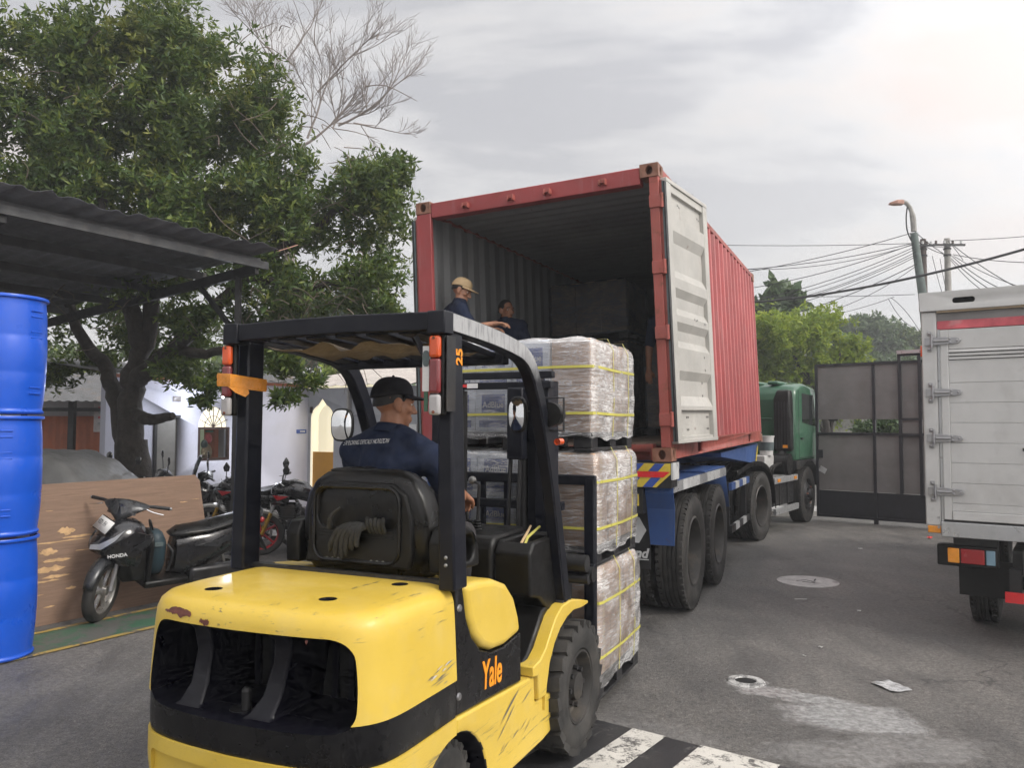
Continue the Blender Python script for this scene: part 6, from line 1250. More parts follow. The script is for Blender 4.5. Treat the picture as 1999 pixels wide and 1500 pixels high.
for z in (2.96, 1.84, 1.56): MB().bb((1.47, -0.072, z), (1.74, -0.040, z+0.04)).build('rung', 'gate_black', gt)
MB().bb((1.42, -0.11, 3.0), (1.80, -0.02, 3.06)).build('cap_plate', 'box_aluminium', gt); MB().bb((1.47, -0.035, 1.61), (1.74, -0.008, 1.84)).build('infill_sheet', 'gate_sheet', gt)
MB().bb((0.97, -0.03, 0.0), (1.04, 0.03, 0.07)).build('guide_wheel', 'dark_steel', gt)
MB().box((0.09, -0.012, 0.93), (0.13, 0.01, 0.10), (0, 0.5, 0)).build('patch', 'reflective_white', gt); MB().bb((0.0, -0.03, 1.15), (0.10, 0.0, 1.30)).build('lock_box', 'gate_black', gt, 0.01)
MB().bb((1.80, -0.12, 2.93), (1.92, -0.04, 3.12)).build('signal_light', 'lamp_orange', gt, 0.01)
kb = MB(); kb.bb((-4, 15.4, 0.002), (40, 16.4, 0.10)); tag(kb.build('kerb', 'concrete_pale', rot=(0, 0, 0)), kind='structure')
# low wall with faded posters beyond the gate
wl_ = thing('far_wall', 'low pale wall with torn posters glimpsed through the gap in the gate', 'wall', (9.5, 26.0, 0), (0, 0, R(-20)))
MB().bb((-9, 0, 0), (16, 0.2, 1.95)).build('wall', 'concrete_pale', wl_)
rp_ = random.Random(5)
for i in range(9):
    x = -5.2+i*0.62; mt = ('bright_red', 'decal_white', 'wall_grey', 'decal_white', 'box_red')[i % 5]; MB().bb((x, -0.02, 1.35+rp_.uniform(0, 0.15)), (x+rp_.uniform(0.25, 0.5), -0.005, 1.85+rp_.uniform(-0.1, 0.05))).build('poster', mt, wl_)
# ------------------------------------------------------------------ poles and wires
def P2W(px, py, y):
    d = Vector(((px-999.5)/1555, (750-py)/1555, 1)); w = _rt*d.x + _up*d.y + _f*d.z; return Vector((0, 0, 1.75)) + w*(y/w.y)
YP = 24.0
a = P2W(1800, 575, YP); b_ = P2W(1783, 462, YP); sl = thing('street_lamp', 'leaning green pole with curved arm and rusty street lamp head', 'street lamp', (a.x+0.45, YP, 0))
L0 = Vector((a.x+0.45, YP, 0))
def rel(px, py): return P2W(px, py, YP)-L0
m = MB(); m.tube([(0, 0, 0), rel(1801, 575), rel(1784, 455)], [0.17, 0.125, 0.105], 12); m.build('pole', 'pole_green', sl)
m = MB(); m.tube(bez([rel(1784, 452), rel(1782, 425), rel(1777, 407), rel(1768, 396), rel(1757, 393)], 4), [0.085]*6+[0.065]*11, 8); m.build('arm', 'concrete_pole', sl)
m = MB(); m.loft([[rel(1763, 391)+Vector((0, s*0.09, 0)) for s in (-1, 1)] + [rel(1763, 400)+Vector((0, s*0.09, 0)) for s in (1, -1)], [rel(1748, 392)+Vector((0, s*0.16, 0)) for s in (-1, 1)] + [rel(1748, 400)+Vector((0, s*0.14, 0)) for s in (1, -1)], [rel(1736, 396)+Vector((0, s*0.08, 0)) for s in (-1, 1)] + [rel(1736, 400)+Vector((0, s*0.06, 0)) for s in (1, -1)]]); m.build('lamp_head', 'lamp_rusty', sl, 0.02)
MB().tube(bez([rel(1771, 405), rel(1769, 425), rel(1771, 450), rel(1779, 470)], 5), 0.02, 6).build('lamp_cable', 'cable', sl)
for px, top, mt, lb in ((1805, 467, 'pole_brown', 'short brown utility pole close beside the leaning lamp pole'), (1852, 466, 'concrete_pole', 'grey utility pole with crossarm and insulators right of the lamp pole')):
    q0 = P2W(px, 600, YP+0.6); up_ = thing('utility_pole', lb, 'utility pole', (q0.x, YP+0.6, 0), group='poles by the road'); zt = P2W(px, top, YP+0.6).z
    m = MB(); m.tube([(0, 0, 0), (0, 0, zt)], [0.13, 0.085], 12); m.build('pole', mt, up_)
    m = MB(); m.box((0, -0.10, zt-0.22), (1.0 if px > 1840 else 0.5, 0.06, 0.06)); m.build('crossarm', 'dark_steel', up_)
    for i in range(4): mm = MB(); mm.lathe([(0.02, 0), (0.045, 0.03), (0.03, 0.06), (0.04, 0.09), (0.01, 0.11)], 8, o=((-0.4+i*0.26)*(1 if px > 1840 else 0.5), -0.10, zt-0.19)); mm.build('insulator', 'reflective_white' if i % 2 else 'pole_brown', up_)
    for dz in (0.35, 0.55): MB().lathe([(0.115, 0), (0.115, 0.05)], 12, o=(0, 0, zt-dz)).build('band', 'dark_steel', up_)
# cables: (pixel start at the poles' depth, pixel end, end depth, sag px, radius)
wires = [((1779, 455), (1440, 534), 26, 6, .014), ((1781, 475), (1440, 527), 26, 8, .014), ((1782, 478), (1455, 526), 26, 14, .012), ((1784, 476), (1470, 562), 26, 8, .014), ((1786, 482), (1460, 590), 26, 10, .013), ((1788, 486), (1460, 596), 26, 12, .012), ((1788, 492), (1460, 604), 26, 14, .012), ((1788, 497), (1440, 612), 26, 14, .012), ((1790, 500), (1440, 618), 26, 16, .012), ((1790, 515), (1440, 640), 26, 14, .015), ((1785, 475), (1380, 478), 28, 3, .012),
         ((1852, 470), (2060, 456), 25, 2, .013), ((1862, 480), (2050, 590), 18, 10, .014), ((1858, 500), (1950, 562), 18, 5, .013), ((1857, 505), (1940, 570), 18, 4, .014), ((1856, 508), (1930, 575), 18, 6, .012), ((1860, 497), (2060, 512), 20, 6, .013), ((1862, 500), (2060, 575), 20, 12, .012), ((1850, 470), (1880, 508), 23, -2, .012), ((1786, 452), (1850, 500), 24.5, 3, .014), ((1790, 470), (1850, 498), 24.5, 4, .014), ((1805, 475), (1858, 480), 24.5, 5, .012), ((1786, 575), (1430, 580), 27, 2, .011), ((1788, 520), (1560, 622), 30, 16, .011), ((1745, 580), (1540, 626), 30, 8, .010),
         ((1740, 582), (1800, 655), 24, -8, .010), ((1735, 585), (1785, 640), 24, 10, .010), ((1820, 500), (1840, 575), 23, 3, .010), ((1835, 505), (1850, 580), 23, 3, .010)]
for (sx, sy), (ex, ey), yd, sag, rr in wires:
    pts = []
    for i in range(13):
        f = i/12; yy = YP-0.1 + (yd-YP+0.1)*f; pts.append(P2W(sx+(ex-sx)*f, sy+(ey-sy)*f + sag*4*f*(1-f), yy))
    m = MB(); m.tube(pts, rr*0.85, 5); o = m.build('overhead_cable', 'cable'); tag(o, 'thin black overhead cable strung to the roadside poles', 'cable', 'cables fanning out from the poles')
pts = [P2W(1430+ (2030-1430)*f, [0][0] + 592 + (478-592)*f**1.55, 22-4*f) for f in [i/20 for i in range(21)]]
m = MB(); m.tube(pts, 0.032, 6); tag(m.build('bundled_cable', 'cable'), 'thick sagging black cable bundle crossing in front of the poles', 'cable')
# litter
def litter(px, py, s, mat, lb, seed):
    d = Vector(((px-999.5)/1555, (750-py)/1555, 1)); w = _rt*d.x + _up*d.y + _f*d.z; p = w*(-1.75/w.z); rnd = random.Random(seed); b2 = MB(); n = 7; P = []
    for i in range(n):
        for j in range(n): P.append(((i/(n-1)-0.5)*s[0], (j/(n-1)-0.5)*s[1], 0.006+rnd.uniform(0, s[2])))
    b2.add(P, [(i*n+j, (i+1)*n+j, (i+1)*n+j+1, i*n+j+1) for i in range(n-1) for j in range(n-1)]); o = b2.build('litter', mat, loc=(p.x, p.y, 0.0), rot=(0, 0, rnd.uniform(0, 3)), smooth=0); o.modifiers.new('solid', 'SOLIDIFY').thickness = 0.001
    tag(o, lb, 'litter')
litter(1740, 1343, (0.21, 0.15, 0.010), 'film_paper', 'flat silver grey plastic sheet lying by the wet patch', 4)
litter(1602, 1266, (0.035, 0.02, 0.008), 'plate_white', 'small white scrap on the asphalt in front of the round cover', 5); litter(1677, 1195, (0.03, 0.025, 0.01), 'plate_white', 'tiny white scrap on the asphalt right of the round cover', 6)
litter(1815, 1052, (0.12, 0.05, 0.03), 'bright_red', 'small red wrapper on the ground beside the white truck', 7); litter(1570, 1283, (0.03, 0.012, 0.006), 'plate_white', 'tiny pale sliver on the asphalt near the drain hole', 8); litter(1563, 1172, (0.12, 0.012, 0.004), 'plate_white', 'thin white strip on the asphalt before the round cover', 9); litter(1680, 1073, (0.07, 0.03, 0.01), 'plate_white', 'white scrap on the asphalt in front of the gate', 10)
# ------------------------------------------------------------------ blue drums, three high
DR = (-3.90, 6.05)
for i, lb in enumerate(('blue plastic drum at the bottom of the stack on the green walkway', 'blue plastic drum in the middle of the stack at the left edge', 'blue plastic drum with white bung on top of the stack')):
    t = thing('blue_drum', lb, 'drum', (DR[0]+0.006*i, DR[1]+0.004*i, 0.008+i*0.905), (0, 0, 0.7*i), group='stacked blue drums'); m = MB()
    m.lathe([(0.02, 0.010), (0.262, 0.006), (0.274, 0.0), (0.284, 0.006), (0.286, 0.018), (0.274, 0.030), (0.274, 0.045), (0.281, 0.10), (0.290, 0.22), (0.293, 0.30), (0.2915, 0.31), (0.295, 0.33), (0.296, 0.45), (0.2945, 0.57), (0.2925, 0.575), (0.293, 0.60), (0.290, 0.72), (0.284, 0.81), (0.280, 0.852), (0.282, 0.862), (0.299, 0.868), (0.301, 0.880), (0.296, 0.890), (0.283, 0.889), (0.276, 0.868), (0.272, 0.858), (0.02, 0.860)], 64); m.build('shell', 'drum_blue', t, smooth=50)
    for a in (0.4, 3.5): mm = MB(); mm.lathe([(0.045, 0.858), (0.045, 0.884), (0.040, 0.892), (0.01, 0.893)], 18, o=(0.19*math.cos(a), 0.19*math.sin(a), 0)); mm.build('bung', 'drum_cap', t)
    for k, z in enumerate((0.20, 0.62, 0.78)):
        a = -1.62; mm = MB()
        for q in range(2): mm.box((0.291*math.cos(a+0.05), 0.291*math.sin(a+0.05), z-q*0.045), (0.11, 0.006, 0.012), (0, 0, a+0.05+math.pi/2))
        mm.build('molded_mark', 'drum_blue', t, 0.003)
# ------------------------------------------------------------------ plywood board leaning behind the scooter
bd_o = wa + wd*0.03 + wn*0.85; bd = thing('plywood_board', 'brown plywood sheet with splintered patches standing behind the scooter', 'board', (bd_o.x, bd_o.y, 0.004), (0, 0, math.atan2(wd.y, wd.x)))
TILT = 0.20
def bp(x, z, off=0.0): return (x, z*math.sin(TILT)-off*math.cos(TILT), z*math.cos(TILT)+off*math.sin(TILT)*0 + 0.0)
m = MB(); P0 = [(0, 0), (2.44, 0), (2.455, 0.55), (2.44, 0.80), (2.43, 1.16), (2.38, 1.225), (0, 1.22)]
m.add([bp(x, z) for x, z in P0] + [bp(x, z, -0.015) for x, z in P0], [tuple(range(7)), tuple(range(13, 6, -1))] + [(i, (i+1) % 7, (i+1) % 7+7, i+7) for i in range(7)]); m.build('sheet', 'plywood', bd)
rs = random.Random(9); 
def splinter(x, z, w, h_, n=9):
    up_, dn = [], []
    for i in range(n+1):
        f = i/n; e = (math.sin(math.pi*f)**0.7); up_.append((x+(f-0.5)*w, z+h_*0.5*e*rs.uniform(0.35, 1.0)+rs.uniform(-0.004, 0.004))); dn.append((x+(f-0.5)*w+rs.uniform(-0.01, 0.01), z-h_*0.5*e*rs.uniform(0.35, 1.0)))
    b2 = MB(); pts = up_ + dn[::-1][1:-1]; b2.add([bp(a, c, 0.0022) for a, c in pts], [tuple(range(len(pts)))]); b2.build('splinter', 'wood_split', bd, smooth=0)
for (x, z, w, h_) in ((1.62, 0.79, 0.20, 0.14), (1.42, 0.70, 0.95, 0.030), (1.72, 0.73, 0.34, 0.05), (1.45, 0.62, 0.20, 0.12), (1.52, 0.54, 0.30, 0.06), (1.45, 0.47, 0.34, 0.10), (1.50, 0.40, 0.30, 0.05), (1.38, 0.37, 0.36, 0.035), (1.20, 0.50, 0.22, 0.018), (1.05, 0.70, 0.25, 0.016), (1.10, 0.14, 0.14, 0.022), (1.42, 0.15, 0.12, 0.026), (1.30, 0.26, 0.20, 0.014), (1.62, 0.28, 0.12, 0.05), (2.85, 0.95, 0.12, 0.018), (3.0, 0.97, 0.10, 0.012), (1.48, 0.98, 0.09, 0.012), (0.80, 0.42, 0.16, 0.014), (1.75, 0.60, 0.2, 0.02), (1.9, 0.80, 0.16, 0.014), (2.05, 0.66, 0.2, 0.016), (0.80, 0.20, 0.2, 0.012)): splinter(x-0.64, z, w*0.85, h_*0.7)
# ------------------------------------------------------------------ scooter
def bike_wheel(parent, y, r, w, rim_m, steer=None, spokes=6, rimr=0.66):
    root = bpy.data.objects.new('wheel', None); COL.objects.link(root); root.parent = parent; root.location = (0, y, r)
    t = MB(); t.lathe([(r*0.70, -w*0.42), (r*0.82, -w*0.52), (r*0.93, -w*0.45), (r*0.985, -w*0.22), (r, 0), (r*0.985, w*0.22), (r*0.93, w*0.45), (r*0.82, w*0.52), (r*0.70, w*0.42)], 40, ax='X', cap=False); t.build('tyre', 'tyre_rubber', root)
    m = MB(); m.lathe([(r*0.72, -w*0.44), (r*0.69, -w*0.40), (r*0.66, -w*0.15), (r*0.66, w*0.15), (r*0.69, w*0.40), (r*0.72, w*0.44)], 40, ax='X', cap=False); m.cyl((-0.05, 0, 0), (0.05, 0, 0), r*0.14, seg=16)
    for i in range(spokes):
        a = 2*math.pi*i/spokes; m.bar((0, r*0.1*math.cos(a), r*0.1*math.sin(a)), (0, r*0.67*math.cos(a+0.15), r*0.67*math.sin(a+0.15)), 0.022, 0.030, up=(1, 0, 0))
    m.build('rim', rim_m, root); m = MB(); m.lathe([(r*0.46, 0.040), (r*0.46, 0.044), (r*0.34, 0.044), (r*0.34, 0.040)], 28, ax='X', cap=False); m.build('brake_disc', 'grey_steel', root)
    return root
def sec(y, z0, z1, w, e=0.6, n=16, x=0.0):
    P = []
    for i in range(n):
        a = 2*math.pi*i/n; c, s = math.cos(a), math.sin(a); P.append((x + w*math.copysign(abs(c)**e, c), y, (z0+z1)/2 + (z1-z0)/2*math.copysign(abs(s)**e, s)))
    return P
def make_scooter(name, label, loc, rz, lean, steer, group=None, plate=None, lettering=None, bag=False, mirrors=False, col='bike_black', windshield=False):
    t = thing(name, label, 'scooter', loc, Euler((0, R(lean), rz), 'XYZ'), group)
    st = bpy.data.objects.new('steering', None); COL.objects.link(st); st.parent = t; st.location = (0, -0.10, 0); st.rotation_euler = (0, 0, R(steer))
    fw_ = bike_wheel(st, 0.10, 0.283, 0.09, 'alloy')
    m = MB()
    for s in (-1, 1): m.tube([(s*0.075, 0.10, 0.283), (s*0.070, 0.03, 0.48), (s*0.055, -0.05, 0.66)], [0.022, 0.022, 0.024], 10)
    m.build('fork', 'grey_steel', st)
    rings = []
    for i in range(13):
        a = R(20+125*i/12); k = 0.065*(0.55+0.45*math.sin(math.pi*min(1, (i+1)/11))); rr = 0.300
        yy, zz = 0.10+rr*math.cos(a), 0.283+rr*math.sin(a); ri = 0.288; yi, zi = 0.10+ri*math.cos(a), 0.283+ri*math.sin(a)
        rings.append([(-k, yi, zi-0.03*math.sin(a)), (-k*0.8, yy, zz), (0, yy+0.012*math.cos(a), zz+0.012*math.sin(a)), (k*0.8, yy, zz), (k, yi, zi-0.03*math.sin(a))])
    m = MB(); m.loft(rings, False, False); o = m.build('front_fender', 'bike_grey', st, smooth=60); o.modifiers.new('solid', 'SOLIDIFY').thickness = 0.006
    # handlebar cowl and grips
    m = MB(); m.loft([sec(-0.27, 0.960, 1.010, 0.19, 0.9), sec(-0.21, 0.945, 1.040, 0.215, 1.15), sec(-0.14, 0.905, 1.050, 0.165, 1.3), sec(-0.08, 0.875, 1.005, 0.085, 1.2), sec(-0.05, 0.865, 0.93, 0.025, 1.0)]); m.build('handlebar_cowl', 'bike_grey' if col == 'bike_black' else col, st, 0.0, 40)
    m = MB(); m.add([(-0.13, -0.10, 0.93), (-0.02, -0.055, 0.925), (0.0, -0.06, 1.03), (-0.10, -0.16, 1.05), (0.13, -0.10, 0.93), (0.02, -0.055, 0.925), (0.10, -0.16, 1.05)], [(0,1,2,3), (5,4,6,2)]); m.build('cowl_panel', 'bike_black', st)
    for s in (-1, 1):
        m = MB(); m.tube([(s*0.18, -0.205, 1.0), (s*0.235, -0.235, 0.995), (s*0.355, -0.285, 0.985)], [0.012, 0.016, 0.017], 10); g_ = m.build('grip', 'black_satin', st); mm = MB(); mm.ball((s*0.365, -0.289, 0.984), 0.014, 8, 6); mm.build('bar_end', 'grey_steel', g_)
        m = MB(); m.tube(bez([(s*0.20, -0.16, 0.985), (s*0.26, -0.165, 0.965), (s*0.34, -0.20, 0.945)], 4), 0.006, 6); m.build('brake_lever', 'chrome', st)
        if mirrors:
            m = MB(); m.tube([(s*0.20, -0.20, 1.03), (s*0.25, -0.20, 1.14), (s*0.30, -0.20, 1.20)], 0.007, 6); m.build('mirror_stem', 'black_satin', st)
            m = MB(); m.lathe([(0.005, 0.02), (0.055, 0.012), (0.060, 0.0), (0.058, -0.006)], 18, o=(s*0.31, -0.205, 1.23), ax='Y', cap=False); mr_ = m.build('mirror_shell', 'bike_black', st); mm = MB(); mm.lathe([(0.058, -0.005), (0.0005, -0.006)], 18, o=(s*0.31, -0.205, 1.23), ax='Y', cap=False); mm.build('mirror_glass', 'mirror_glass', mr_)
    if plate:
        M_ = Matrix.Rotation(R(-52), 3, 'X'); pv = lambda x, u: tuple(Vector((0, -0.005, 0.865)) + Vector((x, -u*math.sin(R(38)), u*math.cos(R(38)))))
        m = MB(); m.add([pv(-0.13, -0.06), pv(0.13, -0.06), pv(0.13, 0.06), pv(-0.13, 0.06)], [(0,1,2,3)]); pl_ = m.build('number_plate', 'plate_white', t); pl_.modifiers.new('solid', 'SOLIDIFY').thickness = 0.003
        m = MB(); m.add([pv(-0.14, -0.07), pv(0.14, -0.07), pv(0.14, 0.07), pv(-0.14, 0.07)], [(0,1,2,3)]); m.build('plate_frame', 'bike_black', t, loc=(0, -0.004, -0.004))
        B = Matrix((Vector((-1, 0, 0)), Vector((0, -math.sin(R(38)), math.cos(R(38)))), Vector((-1, 0, 0)).cross(Vector((0, -math.sin(R(38)), math.cos(R(38))))))).transposed()
        text_mesh('lettering', plate, 0.062, 'decal_black', pl_, Vector((0.115, -0.005+0.004+0.006, 0.865-0.012+0.005)), B, 0.0006, 0, 'LEFT', 0.72)
    # front apron: layered cowl
    m = MB(); m.loft([[( s_[0], s_[1], s_[2]) for s_ in sec(y, a, b2, w, e)] for y, a, b2, w, e in ((-0.335, 0.40, 0.86, 0.15, 0.8), (-0.27, 0.40, 0.90, 0.20, 0.8), (-0.16, 0.47, 0.90, 0.205, 0.8), (-0.06, 0.55, 0.86, 0.17, 0.9), (0.03, 0.60, 0.79, 0.115, 1.0), (0.085, 0.635, 0.72, 0.05, 1.0), (0.10, 0.66, 0.69, 0.01, 1.0))]); m.build('front_cowl', col, t, smooth=50)
    m = MB(); hl_ = []
    for s in (-1, 1):
        m.add([(s*0.02, 0.103, 0.66), (s*0.02, 0.098, 0.70), (s*0.10, 0.055, 0.725), (s*0.175, -0.03, 0.80), (s*0.195, -0.115, 0.865), (s*0.180, -0.04, 0.765), (s*0.115, 0.045, 0.675)], [(0,1,2,6), (2,3,5,6), (3,4,5)])
    m.build('headlamp', 'headlamp_glass', t, smooth=60)
    for s in (-1, 1):
        m = MB(); m.add([(s*0.125, 0.03, 0.66), (s*0.19, -0.06, 0.75), (s*0.218, -0.20, 0.84), (s*0.222, -0.33, 0.80), (s*0.215, -0.30, 0.68), (s*0.19, -0.14, 0.60), (s*0.13, -0.02, 0.585)], [(0,1,5,6), (1,2,3,4), (1,4,5)]); o = m.build('side_cowl', col, t, smooth=0); o.modifiers.new('solid', 'SOLIDIFY').thickness = 0.012
        m = MB(); m.add([(s*0.224, -0.19, 0.70), (s*0.228, -0.36, 0.79), (s*0.226, -0.33, 0.71), (s*0.222, -0.27, 0.665)], [(0,1,2,3)]); o = m.build('trim_panel', 'bike_grey', t, smooth=0); o.modifiers.new('solid', 'SOLIDIFY').thickness = 0.006
        m = MB(); m.loft([[(s*0.05, -0.12, 0.42), (s*0.17, -0.16, 0.60), (s*0.19, -0.33, 0.66), (s*0.05, -0.33, 0.42)], [(s*0.05, -0.20, 0.32), (s*0.15, -0.26, 0.36), (s*0.16, -0.36, 0.36), (s*0.05, -0.36, 0.32)]]); m.build('leg_shield', 'black_plastic', t, 0.01)
    m = MB(); m.loft([sec(-0.36, 0.30, 0.78, 0.19, 0.5), sec(-0.40, 0.30, 0.80, 0.185, 0.5)]); m.build('inner_shield', 'black_plastic', t, 0.01)
    m = MB(); m.bb((-0.17, -0.78, 0.27), (0.17, -0.36, 0.335)); m.build('footboard', 'black_plastic', t, 0.02)
    m = MB(); m.loft([sec(-0.66, 0.32, 0.70, 0.10, 0.7), sec(-0.76, 0.32, 0.735, 0.15, 0.7), sec(-0.98, 0.42, 0.755, 0.165, 0.75), sec(-1.25, 0.56, 0.80, 0.145, 0.8), sec(-1.48, 0.70, 0.835, 0.095, 0.9), sec(-1.58, 0.76, 0.84, 0.03, 1)]); m.build('body_panel', col, t, smooth=50)
    for s in (-1, 1):
        m = MB(); m.add([(s*0.168, -0.80, 0.63), (s*0.176, -1.0, 0.66), (s*0.155, -1.42, 0.795), (s*0.165, -1.25, 0.70), (s*0.180, -1.02, 0.60)], [(0,1,4), (1,2,3,4)]); o = m.build('trim_panel', 'bike_grey', t, smooth=0); o.modifiers.new('solid', 'SOLIDIFY').thickness = 0.008
        for k in range(3): m = MB(); m.add([(s*0.160, -0.86-0.06*k, 0.44+0.03*k), (s*0.166, -1.12-0.03*k, 0.58), (s*0.164, -1.10-0.03*k, 0.565)], [(0,1,2)]); m.build('body_stripe', 'bike_grey', t, smooth=0)
    m = MB(); m.loft([sec(-0.62, 0.70, 0.735, 0.07, 0.9), sec(-0.72, 0.70, 0.775, 0.125, 0.8), sec(-0.95, 0.72, 0.785, 0.145, 0.8), sec(-1.10, 0.745, 0.815, 0.14, 0.8), sec(-1.30, 0.78, 0.855, 0.125, 0.8), sec(-1.42, 0.80, 0.855, 0.07, 0.9)]); m.build('saddle', 'black_vinyl', t, smooth=60)
    m = MB(); m.tube(bez([(-0.12, -1.30, 0.83), (-0.12, -1.48, 0.87), (0, -1.56, 0.885), (0.12, -1.48, 0.87), (0.12, -1.30, 0.83)], 5), 0.014, 8); m.build('grab_rail', 'bike_grey', t)
    bike_wheel(t, -1.256, 0.283, 0.10, 'alloy'); m = MB(); m.bb((-0.16, -1.35, 0.22), (-0.06, -0.80, 0.40)); m.bb((-0.06, -1.0, 0.26), (0.08, -0.75, 0.44)); m.build('engine', 'dark_steel', t, 0.03)
    m = MB(); m.tube([(0.10, -0.85, 0.27), (0.14, -1.1, 0.28), (0.15, -1.5, 0.40)], [0.025, 0.055, 0.055], 12); m.build('exhaust', 'black_satin', t); m = MB(); m.add([(-0.07, -1.50, 0.72), (0.07, -1.50, 0.72), (0.06, -1.66, 0.46), (-0.06, -1.66, 0.46)], [(0,1,2,3)]); o = m.build('rear_fender', 'black_plastic', t); o.modifiers.new('solid', 'SOLIDIFY').thickness = 0.02
    m = MB(); m.box((0, -1.56, 0.78), (0.14, 0.05, 0.06)); m.build('tail_lamp', 'tail_red', t, 0.02); m = MB(); m.tube([(-0.10, -0.80, 0.26), (-0.24, -0.86, 0.0)], 0.012, 6); m.build('side_stand', 'dark_steel', t)
    if lettering: text_mesh('lettering', lettering, 0.042, 'decal_white', t, (-0.150, -0.005, 0.602), Matrix((Vector((-0.42, -0.87, 0.25)).normalized(), Vector((0, 0.12, 1)).normalized(), Vector((-0.87, 0.45, -0.05)).normalized())).transposed().to_3x3().normalized(), 0.002, 0, 'LEFT', 1.0, 0.001)
    if windshield:
        m = MB(); m.loft([[(-0.16, -0.02, 0.98), (0, 0.03, 0.98), (0.16, -0.02, 0.98)], [(-0.17, -0.07, 1.15), (0, -0.02, 1.16), (0.17, -0.07, 1.15)], [(-0.13, -0.12, 1.28), (0, -0.08, 1.29), (0.13, -0.12, 1.28)]], False, False); o = m.build('visor', 'glass_dark', st, smooth=60); o.modifiers.new('solid', 'SOLIDIFY').thickness = 0.004
    flatten(st); return t
sc_main = make_scooter('scooter', 'black scooter with white number plate parked against the plywood board', (-3.74, 7.20, 0.01), R(139.5), -12, 42, plate='4321 FH', lettering='HONDA')
def bag_(at, rz):
    t = thing('hanging_bag', 'dark teal backpack hanging in the scooter footwell', 'bag', at, (0, R(-9), rz)); m = MB()
    m.loft([sec(-0.10, 0.06, 0.34, 0.09, 0.6), sec(-0.05, 0.0, 0.42, 0.15, 0.6), sec(0.03, 0.0, 0.43, 0.15, 0.6), sec(0.08, 0.05, 0.36, 0.10, 0.6)]); m.build('sack', 'bag_teal', t, 0.0, 60)
    m = MB(); m.tube(bez([(-0.12, -0.09, 0.30), (-0.16, -0.13, 0.22), (-0.15, -0.10, 0.05)], 5), 0.014, 6); m.build('shoulder_strap', 'black_satin', t); m = MB(); m.tube(bez([(0, 0.02, 0.42), (0.03, 0.03, 0.50), (-0.03, 0.04, 0.50), (-0.04, 0.02, 0.42)], 5), 0.008, 6); m.build('carry_loop', 'black_satin', t); MB().bb((-0.165, -0.03, 0.30), (-0.152, 0.05, 0.335)).build('buckle', 'gasket', t)
pm('bag_teal', (0.012, 0.030, 0.040), 0.6, var=0.3, bump=0.3, bs=30)
cz_, sz_ = math.cos(R(139.5)), math.sin(R(139.5)); off = Vector((-0.04, -0.53, 0.34)); bag_((-3.74+off.x*cz_-off.y*sz_-0.04, 7.20+off.x*sz_+off.y*cz_-0.02, 0.345), R(139.5))
